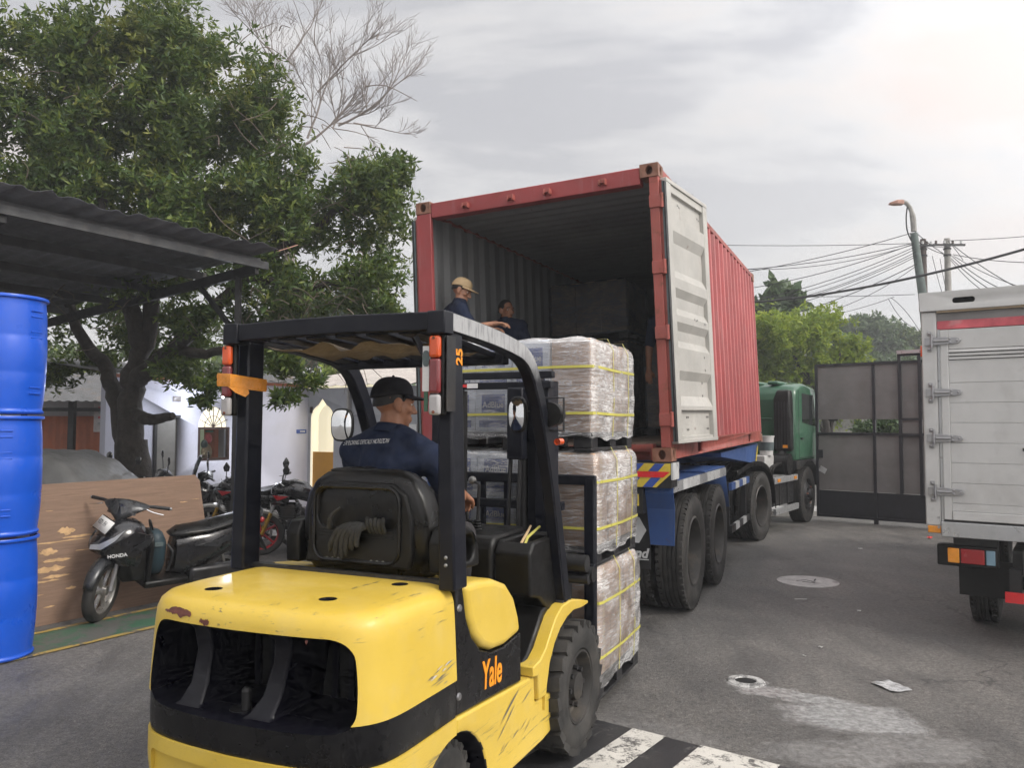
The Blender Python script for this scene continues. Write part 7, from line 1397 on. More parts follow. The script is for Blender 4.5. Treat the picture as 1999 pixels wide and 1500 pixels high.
# ------------------------------------------------------------------ motorcycle with red rims
def make_motorcycle(name, label, loc, rz, lean, steer, group=None, rimc='bike_red'):
    t = thing(name, label, 'motorcycle', loc, Euler((0, R(lean), rz), 'XYZ'), group)
    st = bpy.data.objects.new('steering', None); COL.objects.link(st); st.parent = t; st.location = (0, -0.15, 0); st.rotation_euler = (0, 0, R(steer))
    bike_wheel(st, 0.15, 0.30, 0.10, rimc, spokes=5)
    for s in (-1, 1):
        m = MB(); m.tube([(s*0.085, 0.15, 0.30), (s*0.085, 0.02, 0.58)], 0.026, 10); m.build('fork_leg', 'bike_gold', st); m = MB(); m.tube([(s*0.085, 0.02, 0.58), (s*0.085, -0.13, 0.92)], 0.019, 10); m.build('fork_tube', 'grey_steel', st)
        m = MB(); m.tube(bez([(s*0.06, -0.14, 0.95), (s*0.20, -0.16, 1.03), (s*0.36, -0.24, 1.02)], 4), 0.012, 8); m.build('handlebar', 'dark_steel', st); m = MB(); m.tube([(s*0.25, -0.19, 1.026), (s*0.37, -0.245, 1.018)], 0.018, 8); m.build('grip', 'black_satin', st)
        m = MB(); m.tube([(s*0.22, -0.17, 1.04), (s*0.26, -0.19, 1.13)], 0.007, 6); m.build('mirror_stem', 'chrome', st); m = MB(); m.loft([[(s*0.26+0.012*c, -0.19+0.03*d, 1.12) for c, d in ((-1, -1), (1, -1), (1, 1), (-1, 1))], [(s*0.265+0.018*c, -0.195+0.045*d, 1.18) for c, d in ((-1, -1), (1, -1), (1, 1), (-1, 1))], [(s*0.27+0.004*c, -0.20+0.008*d, 1.25) for c, d in ((-1, -1), (1, -1), (1, 1), (-1, 1))]]); m.build('mirror', 'bike_black', st, 0.006)
        m = MB(); m.tube([(s*0.22, -0.10, 1.01), (s*0.35, -0.16, 0.985)], 0.006, 6); m.build('clutch_lever', 'chrome', st)
    rings = []
    for i in range(11):
        a = R(30+120*i/10); k = 0.062; yy, zz = 0.15+0.325*math.cos(a), 0.30+0.325*math.sin(a); rings.append([(-k, 0.15+0.30*math.cos(a), 0.30+0.30*math.sin(a)-0.02), (-k*0.7, yy, zz), (k*0.7, yy, zz), (k, 0.15+0.30*math.cos(a), 0.30+0.30*math.sin(a)-0.02)])
    m = MB(); m.loft(rings, False, False); o = m.build('front_fender', 'alloy', st, smooth=60); o.modifiers.new('solid', 'SOLIDIFY').thickness = 0.006
    m = MB(); m.loft([sec(0.0, 0.80, 0.90, 0.06, 0.9), sec(-0.05, 0.76, 0.95, 0.11, 0.9), sec(-0.14, 0.76, 0.97, 0.12, 0.9)]); h_ = m.build('headlamp', 'bike_black', st, smooth=60); mm = MB(); mm.loft([sec(0.012, 0.81, 0.89, 0.06, 0.9), sec(0.0, 0.79, 0.91, 0.085, 0.9)]); mm.build('lens', 'headlamp_glass', h_)
    m = MB(); m.bb((-0.12, 0.02, 0.66), (0.12, 0.026, 0.74)); m.build('number_plate', 'plate_white', st)
    m = MB(); m.loft([sec(-0.20, 0.82, 0.92, 0.08, 0.8), sec(-0.28, 0.76, 0.99, 0.14, 0.8), sec(-0.45, 0.76, 1.02, 0.155, 0.8), sec(-0.62, 0.76, 0.98, 0.13, 0.8), sec(-0.72, 0.76, 0.88, 0.07, 0.8)]); m.build('fuel_tank', 'bike_black', t, smooth=60)
    for s in (-1, 1):
        m = MB(); m.add([(s*0.10, -0.12, 0.80), (s*0.19, -0.22, 0.86), (s*0.185, -0.48, 0.84), (s*0.17, -0.42, 0.70), (s*0.12, -0.18, 0.70)], [(0,1,2,3,4)]); o = m.build('shroud', 'bike_black', t); o.modifiers.new('solid', 'SOLIDIFY').thickness = 0.012
        m = MB(); m.add([(s*0.197, -0.24, 0.845), (s*0.193, -0.46, 0.83), (s*0.186, -0.30, 0.77)], [(0,1,2)]); m.build('red_decal', 'bike_red', t)
        m = MB(); m.add([(s*0.13, -0.70, 0.78), (s*0.13, -1.1, 0.80), (s*0.10, -1.35, 0.88), (s*0.13, -1.0, 0.66), (s*0.13, -0.72, 0.62)], [(0,1,3,4), (1,2,3)]); o = m.build('side_cover', 'bike_black', t); o.modifiers.new('solid', 'SOLIDIFY').thickness = 0.02
    m = MB(); m.loft([sec(-0.70, 0.78, 0.83, 0.10, 0.8), sec(-0.9, 0.78, 0.84, 0.14, 0.8), sec(-1.15, 0.82, 0.90, 0.13, 0.8), sec(-1.4, 0.88, 0.93, 0.07, 0.8)]); m.build('saddle', 'black_vinyl', t, smooth=60)
    m = MB(); m.bb((-0.13, -0.78, 0.26), (0.13, -0.38, 0.50)); m.bb((-0.09, -0.50, 0.48), (0.09, -0.28, 0.70)); e_ = m.build('engine', 'dark_steel', t, 0.03)
    for k in range(6): MB().bb((-0.10, -0.52, 0.50+k*0.03), (0.10, -0.27, 0.51+k*0.03)).build('cooling_fin', 'dark_steel', e_)
    m = MB(); m.tube([(0, -0.15, 0.80), (0, -0.30, 0.45), (0, -0.45, 0.25)], 0.025, 8); m.tube([(0, -0.2, 0.85), (0, -0.8, 0.70), (0, -1.3, 0.78)], 0.022, 8); m.build('frame', 'black_satin', t)
    bike_wheel(t, -1.30, 0.30, 0.13, rimc, spokes=5); m = MB(); m.tube([(0.12, -0.45, 0.24), (0.15, -0.9, 0.26), (0.17, -1.4, 0.38)], [0.02, 0.03, 0.05], 10); m.build('exhaust', 'black_satin', t); m = MB(); m.tube([(-0.10, -0.75, 0.28), (-0.27, -0.82, 0.0)], 0.011, 6); m.build('side_stand', 'dark_steel', t)
    m = MB(); m.add([(-0.07, -1.38, 0.88), (0.07, -1.38, 0.88), (0.06, -1.62, 0.62), (-0.06, -1.62, 0.62)], [(0,1,2,3)]); o = m.build('rear_fender', 'black_plastic', t); o.modifiers.new('solid', 'SOLIDIFY').thickness = 0.02
    for s in (-1, 1): m = MB(); m.bar((s*0.06, -1.26, 0.30), (s*0.06, -0.72, 0.36), 0.04, 0.05); m.build('swing_arm', 'black_satin', t)
    flatten(st); return t
PK = 'motorbikes parked by the white building'
make_motorcycle('motorcycle', 'black motorcycle with red wheels and gold fork parked behind the forklift seat', (-3.33, 10.80, 0.005), R(84), -8, 22, PK)
make_motorcycle('motorcycle', 'dark motorcycle beside the plywood end, half hidden by the forklift post', (-4.28, 11.55, 0.005), R(78), -8, 15, PK, 'alloy')
make_scooter('scooter', 'black scooter with tall windscreen behind the plywood right corner', (-4.75, 11.75, 0.005), R(100), -8, 10, PK, mirrors=True, windshield=True)
make_scooter('scooter', 'scooter with silver nose and round mirror below the arched window', (-5.62, 12.25, 0.005), R(110), -8, 12, PK, mirrors=True, col='bike_grey')
make_scooter('scooter', 'scooter with bright round mirrors just above the plywood edge', (-6.05, 11.75, 0.005), R(150), -6, 5, PK, mirrors=True)
# ------------------------------------------------------------------ car under a tarpaulin
tc_ = thing('covered_car', 'car under a grey tarpaulin behind the plywood board', 'car', (-7.22, 11.3, 0), (0, 0, R(-4)))
P = []; F = []; nx, ny = 56, 22; rs = random.Random(2)
def car_h(x, y):
    xs = [-2.0, -1.9, -1.3, -0.9, -0.2, 0.9, 1.30, 1.62, 1.78, 1.83]; zs = [0.4, 0.85, 0.98, 1.30, 1.36, 1.36, 1.24, 0.98, 0.84, 0.25]
    z = np.interp(x, xs, zs); k = abs(y)/0.85; side = 1.0 if k < 0.72 else max(0.0, 1-((k-0.72)/0.28)**2); return 0.05 + (z-0.05)*side**0.5 if k < 1 else 0.05
for i in range(nx+1):
    for j in range(ny+1):
        x = -2.02+3.87*i/nx; y = -0.88+1.76*j/ny; z = car_h(x, y) + 0.012*math.sin(9*x+4*y)*math.sin(7*y) + 0.018*math.sin(17*x+6*y+math.sin(5*y))*max(0, (0.9-abs(x-1.2))) + rs.uniform(-0.005, 0.005); P.append((x, y, z))
for i in range(nx):
    for j in range(ny): F.append((i*(ny+1)+j, (i+1)*(ny+1)+j, (i+1)*(ny+1)+j+1, i*(ny+1)+j+1))
m = MB(); m.add(P, F); m.build('tarpaulin', 'tarp_grey', tc_, smooth=70)
m = MB(); m.add([(-1.1, -0.66, 1.06), (-0.55, -0.72, 0.78), (0.1, -0.76, 0.80), (-0.75, -0.68, 1.15)], [(0,1,2,3)]); m.build('window_gap', 'glass_dark', tc_, loc=(0.25, -0.10, 0.02))
# ------------------------------------------------------------------ steel canopy
CC = Vector((-3.30, 10.60, 0)); cu_ = Vector((-0.53, -0.85, 0)).normalized(); cv_ = Vector((-0.85, 0.53, 0)).normalized(); SL = 0.076
cn_ = thing('canopy', 'dark corrugated sheet canopy on steel frame over the drums', 'canopy', CC)
def cq(u, v, z): return cu_*u + cv_*v + Vector((0, 0, z - SL*v))
P = []; F = []; n = 190; rs = random.Random(6)
for i in range(n+1):
    u = 0.06 + 9.2*i/n; w_ = 0.015*math.sin(i*math.pi/2.0*0.8) + 0.006*math.sin(i*0.37)
    for j, v in enumerate((-0.30+0.03*math.sin(i*0.9)+rs.uniform(-0.015, 0.02), 1.2, 3.0, 6.0)): P.append(cq(u, v, 4.03 + w_ + (0.014*math.sin(i*0.23) if j == 0 else 0)))
for i in range(n):
    for j in range(3): F.append((i*4+j, (i+1)*4+j, (i+1)*4+j+1, i*4+j+1))
m = MB(); m.add(P, F); o = m.build('roof_sheet', 'roof_sheet_under', cn_, smooth=60); o.modifiers.new('solid', 'SOLIDIFY').thickness = 0.003
for v in (0.12, 1.25, 2.4, 3.5, 4.6, 5.7): MB().bar(cq(0.02, v, 3.93), cq(9.2, v, 3.93), 0.06, 0.11).build('purlin', 'canopy_steel', cn_, 0.004)
MB().bar(cq(0.0, -0.02, 3.86), cq(9.2, -0.02, 3.86), 0.05, 0.10).build('edge_beam', 'canopy_steel', cn_, 0.004)
for u in (0.16, 3.3, 6.4):
    MB().bar(cq(u, 0.0, 3.80), cq(u, 5.9, 3.80), 0.06, 0.13).build('rafter', 'canopy_dark', cn_)
    for v in (0.36, 5.75):
        p = cq(u, v, 0); MB().bb((p.x-0.035, p.y-0.035, 0), (p.x+0.035, p.y+0.035, 3.76-SL*v)).build('post', 'canopy_dark', cn_)
    MB().bar(cq(u, 0.38, 2.98), cq(u, 1.15, 3.74), 0.05, 0.06).build('knee_brace', 'canopy_dark', cn_)
MB().bar(cq(0.07, -0.3, 4.0), cq(-0.20, -0.36, 4.12), 0.05, 0.008).build('bent_flashing', 'lamp_rusty', cn_)
# ------------------------------------------------------------------ white building with the arched window
B0 = Vector((-4.34, 17.0, 0)); bl = thing('white_building', 'white walled building with arched window and ochre door behind the motorbikes', 'building', B0)
# left wall runs from the corner towards the camera along -wd; local s = distance from the corner
la = math.atan2(-wd.y, -wd.x)
def wall_frame(ang): 
    M_ = Matrix.Rotation(ang, 3, 'Z'); return M_
def arch_poly(x0, x1, zb, zs, zt, n=10, ogee=False):
    P = [(x0, zb), (x1, zb), (x1, zs)]; cx = (x0+x1)/2; r = (x1-x0)/2
    for i in range(1, n): 
        a = math.pi*i/n; k = math.sin(a); z = zs + (zt-zs)*(k if not ogee else (k**1.0*0.72 + 0.28*max(0, 1-abs(math.cos(a))*3))); P.append((cx + r*math.cos(a), z))
    P.append((x0, zs)); return P
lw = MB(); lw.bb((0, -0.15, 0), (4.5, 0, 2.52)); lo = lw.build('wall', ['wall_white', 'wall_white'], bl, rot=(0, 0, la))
def cut_local(o, poly, d0=-0.5, d1=0.3):
    c = MB(); c.m = 1; c.prism(poly, d0, d1, 'Y'); co = c.build('cutter', ['wall_white', 'wall_white']); co.rotation_euler = o.rotation_euler; cutby(o, co); bpy.data.objects.remove(co)
# the wall's visible face is the one turned to the camera: local +y or -y is tested by the frame's normal
cut_local(lo, arch_poly(2.03, 2.72, 1.07, 1.68, 2.08)); cut_local(lo, [(3.12, 0.0), (3.62, 0.0), (3.62, 1.86), (3.12, 1.86)])
def on_left(mb, name, mat, bevel=0.0, parent=None): o = mb.build(name, mat, bl, bevel, rot=(0, 0, la)); return o
win = bpy.data.objects.new('window', None); COL.objects.link(win); win.parent = bl; win.rotation_euler = (0, 0, la)
SGN = -1 if (Matrix.Rotation(la, 3, 'Z') @ Vector((0, 1, 0))).dot(Vector((0.2, -1, 0))) < 0 else 1
yf = 0.0 if SGN > 0 else -0.15
def wy(d): return yf + SGN*d
for a in ((2.03, 1.07, 2.07, 1.66), (2.68, 1.07, 2.72, 1.66), (2.03, 1.07, 2.72, 1.11), (2.03, 1.645, 2.72, 1.685)): MB().bb((a[0], wy(-0.05), a[1]), (a[2], wy(0.012), a[3])).build('frame', 'frame_brown', win)
for k in range(1, 8):
    a = math.pi*k/8; MB().bar((2.375, wy(-0.02), 1.685), (2.375+0.345*math.cos(a), wy(-0.02), 1.685+0.39*math.sin(a)), 0.010, 0.010).build('fan_bar', 'frame_brown', win)
rr_ = [(2.375+0.19*math.cos(math.pi*i/12), wy(-0.02), 1.685+0.21*math.sin(math.pi*i/12)) for i in range(13)]; MB().tube(rr_, 0.006, 6).build('fan_bar', 'frame_brown', win)
MB().bb((2.03, wy(-0.10), 1.68), (2.72, wy(-0.095), 2.1)).build('fan_pane', 'lit_cream', win)
pm('room_green', (0.24, 0.29, 0.20), 0.7, var=0.15, emit=(0.75, 0.85, 0.6), es=0.10); MB().bb((2.0, wy(-0.80), 1.0), (2.8, wy(-0.78), 1.7)).build('room_wall', 'room_green', win)
for x, z, mt, r in ((2.20, 1.35, 'gasket', 0.07), (2.12, 1.46, 'box_red', 0.08), (2.15, 1.20, 'headliner', 0.12)): m = MB(); m.ball((x, wy(-0.5), z), (r, 0.06, r*1.3)); m.build('hanging_cloth', mt, win)
MB().bb((2.3, wy(-0.115), 1.585), (2.48, wy(-0.11), 1.625)).build('sticker', 'cab_green', win)
MB().bb((2.07, wy(-0.04), 1.11), (2.68, wy(-0.034), 1.645)).build('pane', 'pane_glass', win) if 'pane_glass' in MATS else None
on_left(MB().bb((3.12, wy(-0.10), 0), (3.62, wy(-0.06), 1.84)), 'door', 'door_grey'); on_left(MB().bb((3.56, wy(-0.05), 0), (3.62, wy(0.02), 1.90)), 'door_post', 'canopy_dark'); on_left(MB().bb((3.10, wy(-0.05), 1.86), (3.66, wy(0.02), 1.90)), 'lintel', 'canopy_dark')
on_left(MB().bb((3.85, wy(0.0), 1.42), (3.93, wy(0.02), 1.52)), 'switch_plate', 'plate_white'); on_left(MB().bb((3.10, wy(0.0), 2.14), (3.26, wy(0.008), 2.24)), 'number_sign', 'frame_brown')
on_left(MB().bb((0.06, wy(0.0), 1.55), (0.33, wy(0.012), 1.63)), 'arrow_sign', 'decal_blue'); on_left(MB().bb((0.10, wy(0.013), 1.578), (0.24, wy(0.016), 1.602)), 'arrow', 'decal_white')
on_left(MB().bb((-0.2, wy(-0.10), 2.521), (4.5, wy(0.12), 2.575)), 'eave', 'rust_sheet')
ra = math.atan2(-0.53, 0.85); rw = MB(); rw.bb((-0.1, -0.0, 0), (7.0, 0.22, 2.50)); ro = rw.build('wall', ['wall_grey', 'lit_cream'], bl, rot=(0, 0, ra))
def cut_r(poly): c = MB(); c.m = 1; c.prism(poly, -0.4, 0.6, 'Y'); co = c.build('cutter', ['wall_grey', 'lit_cream']); co.rotation_euler = (0, 0, ra); cutby(ro, co); bpy.data.objects.remove(co)
cut_r(arch_poly(0.08, 0.74, 0.02, 1.86, 2.28, 16, True))
def on_right(mb, name, mat, bevel=0.0): return mb.build(name, mat, bl, bevel, rot=(0, 0, ra))
on_right(MB().bb((-1.2, 0.55, 0), (2.0, 0.6, 2.6)), 'lit_room', 'lit_cream'); on_right(MB().bb((0.085, 0.06, 0.02), (0.735, 0.10, 1.16)), 'half_door', 'door_ochre', 0.004); on_right(MB().bb((0.05, -0.012, 1.98), (0.13, -0.002, 2.11)), 'round_plaque', 'frame_brown', 0.004)
on_right(MB().tube([(1.20, -0.06, 2.45), (1.20, -0.06, 1.25), (1.28, -0.06, 1.2)], 0.035, 8), 'drain_pipe', 'concrete_pole'); on_right(MB().tube([(1.1, -0.05, 1.95), (2.6, -0.05, 1.93)], 0.015, 6), 'hand_rail', 'wall_grey'); on_right(MB().bb((2.55, -0.02, 1.45), (2.95, -0.005, 1.75)), 'notice', 'plate_white')
P = []; F = []
for i in range(60):
    x = -1.2+i*0.15; k = 0.03 if i % 2 else 0.0
    P += [(x, -0.28, 2.52+k), (x, 3.0, 3.12+k)]
    if i: F.append((2*i-2, 2*i, 2*i+1, 2*i-1))
m = MB(); m.add(P, F); o = m.build('roof_sheet', 'roof_sheet', bl, smooth=0, rot=(0, 0, ra)); o.modifiers.new('solid', 'SOLIDIFY').thickness = 0.004
P = []; F = []
for i in range(36):
    x = -0.4+i*0.15; k = 0.03 if i % 2 else 0.0
    P += [(x, wy(0.25), 2.58+k), (x, wy(-3.0), 3.0+k)]
    if i: F.append((2*i-2, 2*i, 2*i+1, 2*i-1))
m = MB(); m.add(P, F); m.build('roof_sheet', 'roof_sheet_old', bl, smooth=0, rot=(0, 0, la))
# lit lamp on the wall
lp = bpy.data.objects.new('wall_lamp', None); COL.objects.link(lp)
lpos = P2W(437, 775, 14.35); lp.location = lpos; tag(lp, 'small lit lamp on the white wall above the arched window', 'lamp')
pm('bulb', (0.9, 0.9, 0.9), 0.4, emit=(0.95, 0.97, 1.0), es=30.0); m = MB(); m.ball((0, 0, 0), 0.045, 14, 10); m.build('bulb', 'bulb', lp); MB().cyl((0, 0, 0.04), (0, 0, 0.10), 0.03, seg=10).build('socket', 'plate_white', lp)
ld = bpy.data.lights.new('lamp_light', 'POINT'); ld.energy = 38; ld.color = (0.86, 0.9, 1.0); ld.shadow_soft_size = 0.05; lo_ = bpy.data.objects.new('lamp_light', ld); COL.objects.link(lo_); lo_.location = lpos + Vector((0.02, -0.10, 0))
# ------------------------------------------------------------------ shed on the far left
sh_ = thing('rusty_shed', 'open shed with grey sheet roof and rust red corrugated wall behind the tree', 'shed', P2W(150, 829, 19.0)*Vector((1, 1, 0)) if False else Vector((-10.2, 19.0, 0)))
P = []; F = []
for i in range(70):
    x = -3.0+i*0.09; k = 0.018 if i % 2 else 0.0
    P += [(x, 0, 0.95), (x+0.0, k, 1.90+0.0)] if False else [(x, k, 0.2), (x, k, 1.92)]
    if i: F.append((2*i-2, 2*i, 2*i+1, 2*i-1))
m = MB(); m.add(P, F); m.build('corrugated_wall', 'rust_sheet', sh_, smooth=0)
P = []; F = []
for i in range(80):
    x = -3.4+i*0.10; k = 0.03 if i % 2 else 0.0
    P += [(x, -1.6, 2.22+k+0.0*x), (x+0.35, 1.8, 3.05+k)]
    if i: F.append((2*i-2, 2*i, 2*i+1, 2*i-1))
m = MB(); m.add(P, F); m.build('roof_sheet', 'roof_sheet_old', sh_, smooth=0)
for x in (-1.9, 0.12, 1.6, 3.0): MB().bb((x, -0.9, 0), (x+0.13, -0.78, 2.3)).build('post', 'canopy_dark', sh_)
MB().bb((-3.2, -0.9, 2.02), (4.0, -0.84, 2.10)).build('beam', 'canopy_dark', sh_); MB().bb((0.55, -0.6, 1.55), (1.15, -0.58, 2.2)).build('banner', 'banner', sh_)
for i, (z, w_) in enumerate(((2.08, 0.4), (1.98, 0.45), (1.86, 0.5), (1.72, 0.42))): MB().bb((0.65, -0.605, z), (0.65+w_*0.85, -0.601, z+0.05)).build('banner_print', 'box_red' if i % 2 == 0 else 'wall_grey', sh_)
MB().bb((-3.2, 2.0, 0), (5.0, 2.2, 2.6)).build('back_wall', 'wall_grey', sh_)
# ------------------------------------------------------------------ trees
def leaf_cloud(clumps, leaf, width, per, seed, droop=0.15, gap=0.0, gscale=1.2, spread=0.05):
    """clumps: (centre, radii, number of sprays). Every spray is a whorl of separate small leaves."""
    rng = np.random.default_rng(seed); C = []
    for c, r, n in clumps:
        n = int(n); d = rng.normal(size=(n*3, 3)); d /= np.linalg.norm(d, axis=1)[:, None]; rad = rng.random(n*3)**0.42
        p = np.array(c) + d*rad[:, None]*np.array(r)*(1+0.18*rng.normal(size=(n*3, 1)))
        if gap > 0:
            q = p*gscale; f = np.sin(q[:, 0]*2.1+1.3*np.sin(q[:, 1]*1.7)+seed) + np.sin(q[:, 1]*2.3+1.1*np.sin(q[:, 2]*2.0)) + np.sin(q[:, 2]*2.6+1.2*np.sin(q[:, 0]*1.9)+2)
            p = p[f > (gap*3-1.5)]
        C.append(p[:n])
    C = np.concatenate(C); n = len(C); out = rng.normal(size=(n, 3)); out[:, 2] = np.abs(out[:, 2])*0.7+0.15; out /= np.linalg.norm(out, axis=1)[:, None]
    k = per; ax = np.repeat(out, k, 0); ph = rng.random((n*k))*2*np.pi
    a = np.cross(ax, np.array([0.13, 0.37, 0.92])); a /= np.linalg.norm(a, axis=1)[:, None]; b = np.cross(ax, a); side = a*np.cos(ph)[:, None] + b*np.sin(ph)[:, None]
    tilt = rng.uniform(0.15, 1.15, n*k)[:, None]; d = side*np.sin(tilt+0.25) + ax*np.cos(tilt+0.25); d[:, 2] -= droop*rng.random(n*k); d /= np.linalg.norm(d, axis=1)[:, None]
    w = np.cross(d, ax + 0.4*rng.normal(size=(n*k, 3))); w /= np.linalg.norm(w, axis=1)[:, None]; nn = np.cross(w, d)
    L_ = leaf*rng.uniform(0.65, 1.25, n*k)[:, None]; W_ = width*rng.uniform(0.75, 1.25, n*k)[:, None]; o = np.repeat(C, k, 0) + ax*rng.normal(size=(n*k, 1))*spread + side*0.012
    v0 = o; v1 = o + d*L_*0.42 + w*W_ - nn*L_*0.05; v2 = o + d*L_ - nn*L_*0.16; v3 = o + d*L_*0.42 - w*W_ - nn*L_*0.05; vm = o + d*L_*0.5 + nn*L_*0.03
    V = np.stack([v0, v1, v2, v3, vm], 1).reshape(-1, 3); base = np.arange(n*k)[:, None]*5
    F = np.concatenate([base+np.array([[0, 1, 4]]), base+np.array([[1, 2, 4]]), base+np.array([[2, 3, 4]]), base+np.array([[3, 0, 4]])]); return V, F
def limb(m, pts, r0, r1, seg=9, wob=0.05, seed=0):
    rnd = random.Random(seed); P = bez(pts, 5); n = len(P); Q = [p + Vector((rnd.uniform(-1, 1), rnd.uniform(-1, 1), rnd.uniform(-1, 1)))*wob*(1 if 0 < i < n-1 else 0) for i, p in enumerate(P)]
    m.tube(Q, [r0+(r1-r0)*i/(n-1)*(1.0) for i in range(n)], seg); return Q
def PX(px, py, y): return P2W(px, py, y)
TB = Vector((-6.05, 12.7, 0)); tr = thing('leafy_tree', 'large dark leafed tree with forked trunk rising behind the canopy', 'tree', (0, 0, 0)); tr.location = (0, 0, 0)
m = MB(); limb(m, [TB, TB+Vector((0.05, 0, 0.8)), TB+Vector((0.0, 0, 1.5))], 0.32, 0.24, 14, 0.02, 1); limb(m, [TB+Vector((0.0, 0, 1.2)), PX(255, 760, 12.7), PX(275, 690, 12.6), PX(300, 560, 12.4), PX(330, 380, 12.2), PX(340, 180, 12)], 0.21, 0.05, 12, 0.04, 2)
limb(m, [TB+Vector((-0.05, 0, 1.3)), PX(225, 775, 12.8), PX(205, 720, 12.9), PX(150, 640, 13), PX(90, 480, 12.8), PX(60, 260, 12.5)], 0.16, 0.04, 10, 0.04, 3); limb(m, [PX(270, 740, 12.6), PX(330, 690, 12.3), PX(390, 630, 12), PX(480, 540, 11.8), PX(600, 450, 11.8), PX(720, 380, 12)], 0.16, 0.03, 10, 0.04, 4)
limb(m, [PX(248, 800, 12.7), PX(285, 818, 12.5), PX(312, 817, 12.3), PX(338, 812, 12.1)], 0.12, 0.055, 9, 0.01, 5); limb(m, [PX(280, 680, 12.6), PX(240, 560, 12.2), PX(200, 400, 11.8), PX(180, 200, 11.8)], 0.16, 0.03, 9, 0.04, 6); limb(m, [PX(345, 680, 12.2), PX(420, 690, 11.6), PX(500, 680, 11.3), PX(580, 720, 11.2)], 0.09, 0.02, 8, 0.03, 7)
limb(m, [PX(480, 540, 11.8), PX(600, 560, 11.6), PX(700, 540, 11.7), PX(760, 500, 11.8)], 0.08, 0.02, 8, 0.03, 8); limb(m, [PX(300, 560, 12.4), PX(420, 420, 12.4), PX(500, 280, 12.5), PX(520, 160, 12.4)], 0.11, 0.02, 8, 0.04, 9)
m.build('trunk', 'bark', tr, smooth=60)
rs = random.Random(31); m = MB()
for i in range(150):   # bare inner twigs seen between the leaves
    px, py = rs.uniform(40, 760), rs.uniform(60, 700); y = rs.uniform(11.2, 12.6); p = PX(px, py, y); d = Vector((rs.uniform(-1, 1), rs.uniform(-0.5, 0.5), rs.uniform(-0.5, 0.7))); m.tube(bez([p, p+d*0.35+Vector((0, 0, 0.05)), p+d*0.7+Vector((rs.uniform(-.2, .2), 0, rs.uniform(-.2, .2)))], 3), [0.008]*3+[0.006]*3+[0.003], 5)
for i in range(60):
    px, py = rs.uniform(480, 720), rs.uniform(560, 700); y = rs.uniform(10.9, 11.6); p = PX(px, py, y); d = Vector((rs.uniform(-1, 1), 0, rs.uniform(-0.8, 0.2))); m.tube(bez([p, p+d*0.3+Vector((0, 0, 0.08)), p+d*0.62+Vector((rs.uniform(-.2, .2), 0, rs.uniform(-.25, .1)))], 3), [0.007]*3+[0.005]*3+[0.002], 5)
tag(m.build('twigs', 'twig_brown', tr, smooth=60), kind='stuff')
K = []
def ck_(px, py, rx, rz, n, y=12.0, ry=1.1): c = PX(px, py, y); k = y/1555; K.append(((c.x, c.y, c.z), (rx*k, ry, rz*k), n))
for a in ((90, 260, 170, 150, 560), (30, 130, 110, 110, 260), (180, 110, 150, 110, 420), (310, 60, 120, 80, 300), (330, 190, 190, 130, 640), (470, 210, 100, 110, 330), (230, 350, 220, 130, 700), (430, 370, 150, 120, 460), (60, 420, 120, 110, 340), (560, 380, 110, 90, 220), (520, 500, 120, 90, 230), (330, 500, 160, 90, 420), (330, 470, 150, 60, 200), (680, 360, 100, 55, 150), (640, 450, 100, 75, 140), (745, 420, 70, 75, 110), (740, 520, 75, 75, 125), (660, 560, 110, 55, 120), (560, 600, 100, 55, 120), (780, 350, 40, 45, 70)): ck_(*a)
for a in ((430, 640, 120, 45, 170, 11.6, 0.7), (565, 700, 60, 32, 80, 11.1, 0.4), (330, 660, 110, 60, 200, 13.6, 0.6), (160, 690, 90, 45, 150, 14.2, 0.5), (120, 730, 50, 30, 60, 14.0, 0.4), (220, 610, 140, 45, 160, 14.2, 0.5), (610, 745, 30, 16, 22, 11.1, 0.25), (430, 750, 50, 22, 36, 11.4, 0.3), (400, 785, 30, 12, 14, 11.4, 0.2), (555, 778, 34, 15, 22, 11.0, 0.2), (700, 610, 70, 30, 80, 11.4, 0.4), (370, 720, 60, 40, 70, 12.2, 0.5)): ck_(*a)
V, F = leaf_cloud([(c, r, n*1.45) for c, r, n in K], 0.118, 0.020, 11, 3, 0.2, 0.42, 1.9); rawobj('crown', V, F, 'leaf_dark', tr)
# fresh yellow-green shoots on the outside
K2 = [(c, tuple(x*1.08 for x in r), n*(0.34 if i_ < 9 else 0.12)) for i_, (c, r, n) in enumerate(K[:20])]
mat_leaf('leaf_shoot', (0.07, 0.10, 0.016), (0.14, 0.17, 0.028), (0.24, 0.25, 0.045), 0.3)
V, F = leaf_cloud(K2, 0.11, 0.016, 9, 17, 0.05, 0.3, 1.4); rawobj('young_shoots', V, F, 'leaf_shoot', tr); rebase(tr, TB)
# ------------------------------------------------------------------ bare tree
bt_ = thing('bare_tree', 'leafless tree with a fan of fine grey twigs above the leafy tree', 'tree', (0, 0, 0)); rs = random.Random(12); TW = []; YB = 19.5
def grow(p, d, ln, r, depth):
    pts = [p]; dd = d.normalized()
    for i in range(4):
        dd = (dd + Vector((rs.uniform(-1, 1), rs.uniform(-0.6, 0.6), rs.uniform(-0.5, 0.9)))*0.16).normalized(); pts.append(pts[-1]+dd*ln/4)
    TW.append((pts, r, r*0.62))
    if depth <= 0: return
    for k in range(rs.choice((2, 3, 3)) if depth > 1 else rs.choice((2, 3))):
        i = rs.choice((1, 2, 3, 4)); nd = (dd + Vector((rs.uniform(-1, 1), rs.uniform(-0.5, 0.5), rs.uniform(-0.5, 0.7)))*0.85).normalized(); grow(pts[i], nd, ln*rs.uniform(0.55, 0.85), max(0.0048, r*0.55), depth-1)
    grow(pts[-1], (dd+Vector((rs.uniform(-.3, .3), 0, rs.uniform(-.2, .3)))).normalized(), ln*0.72, max(0.0048, r*0.6), depth-1)
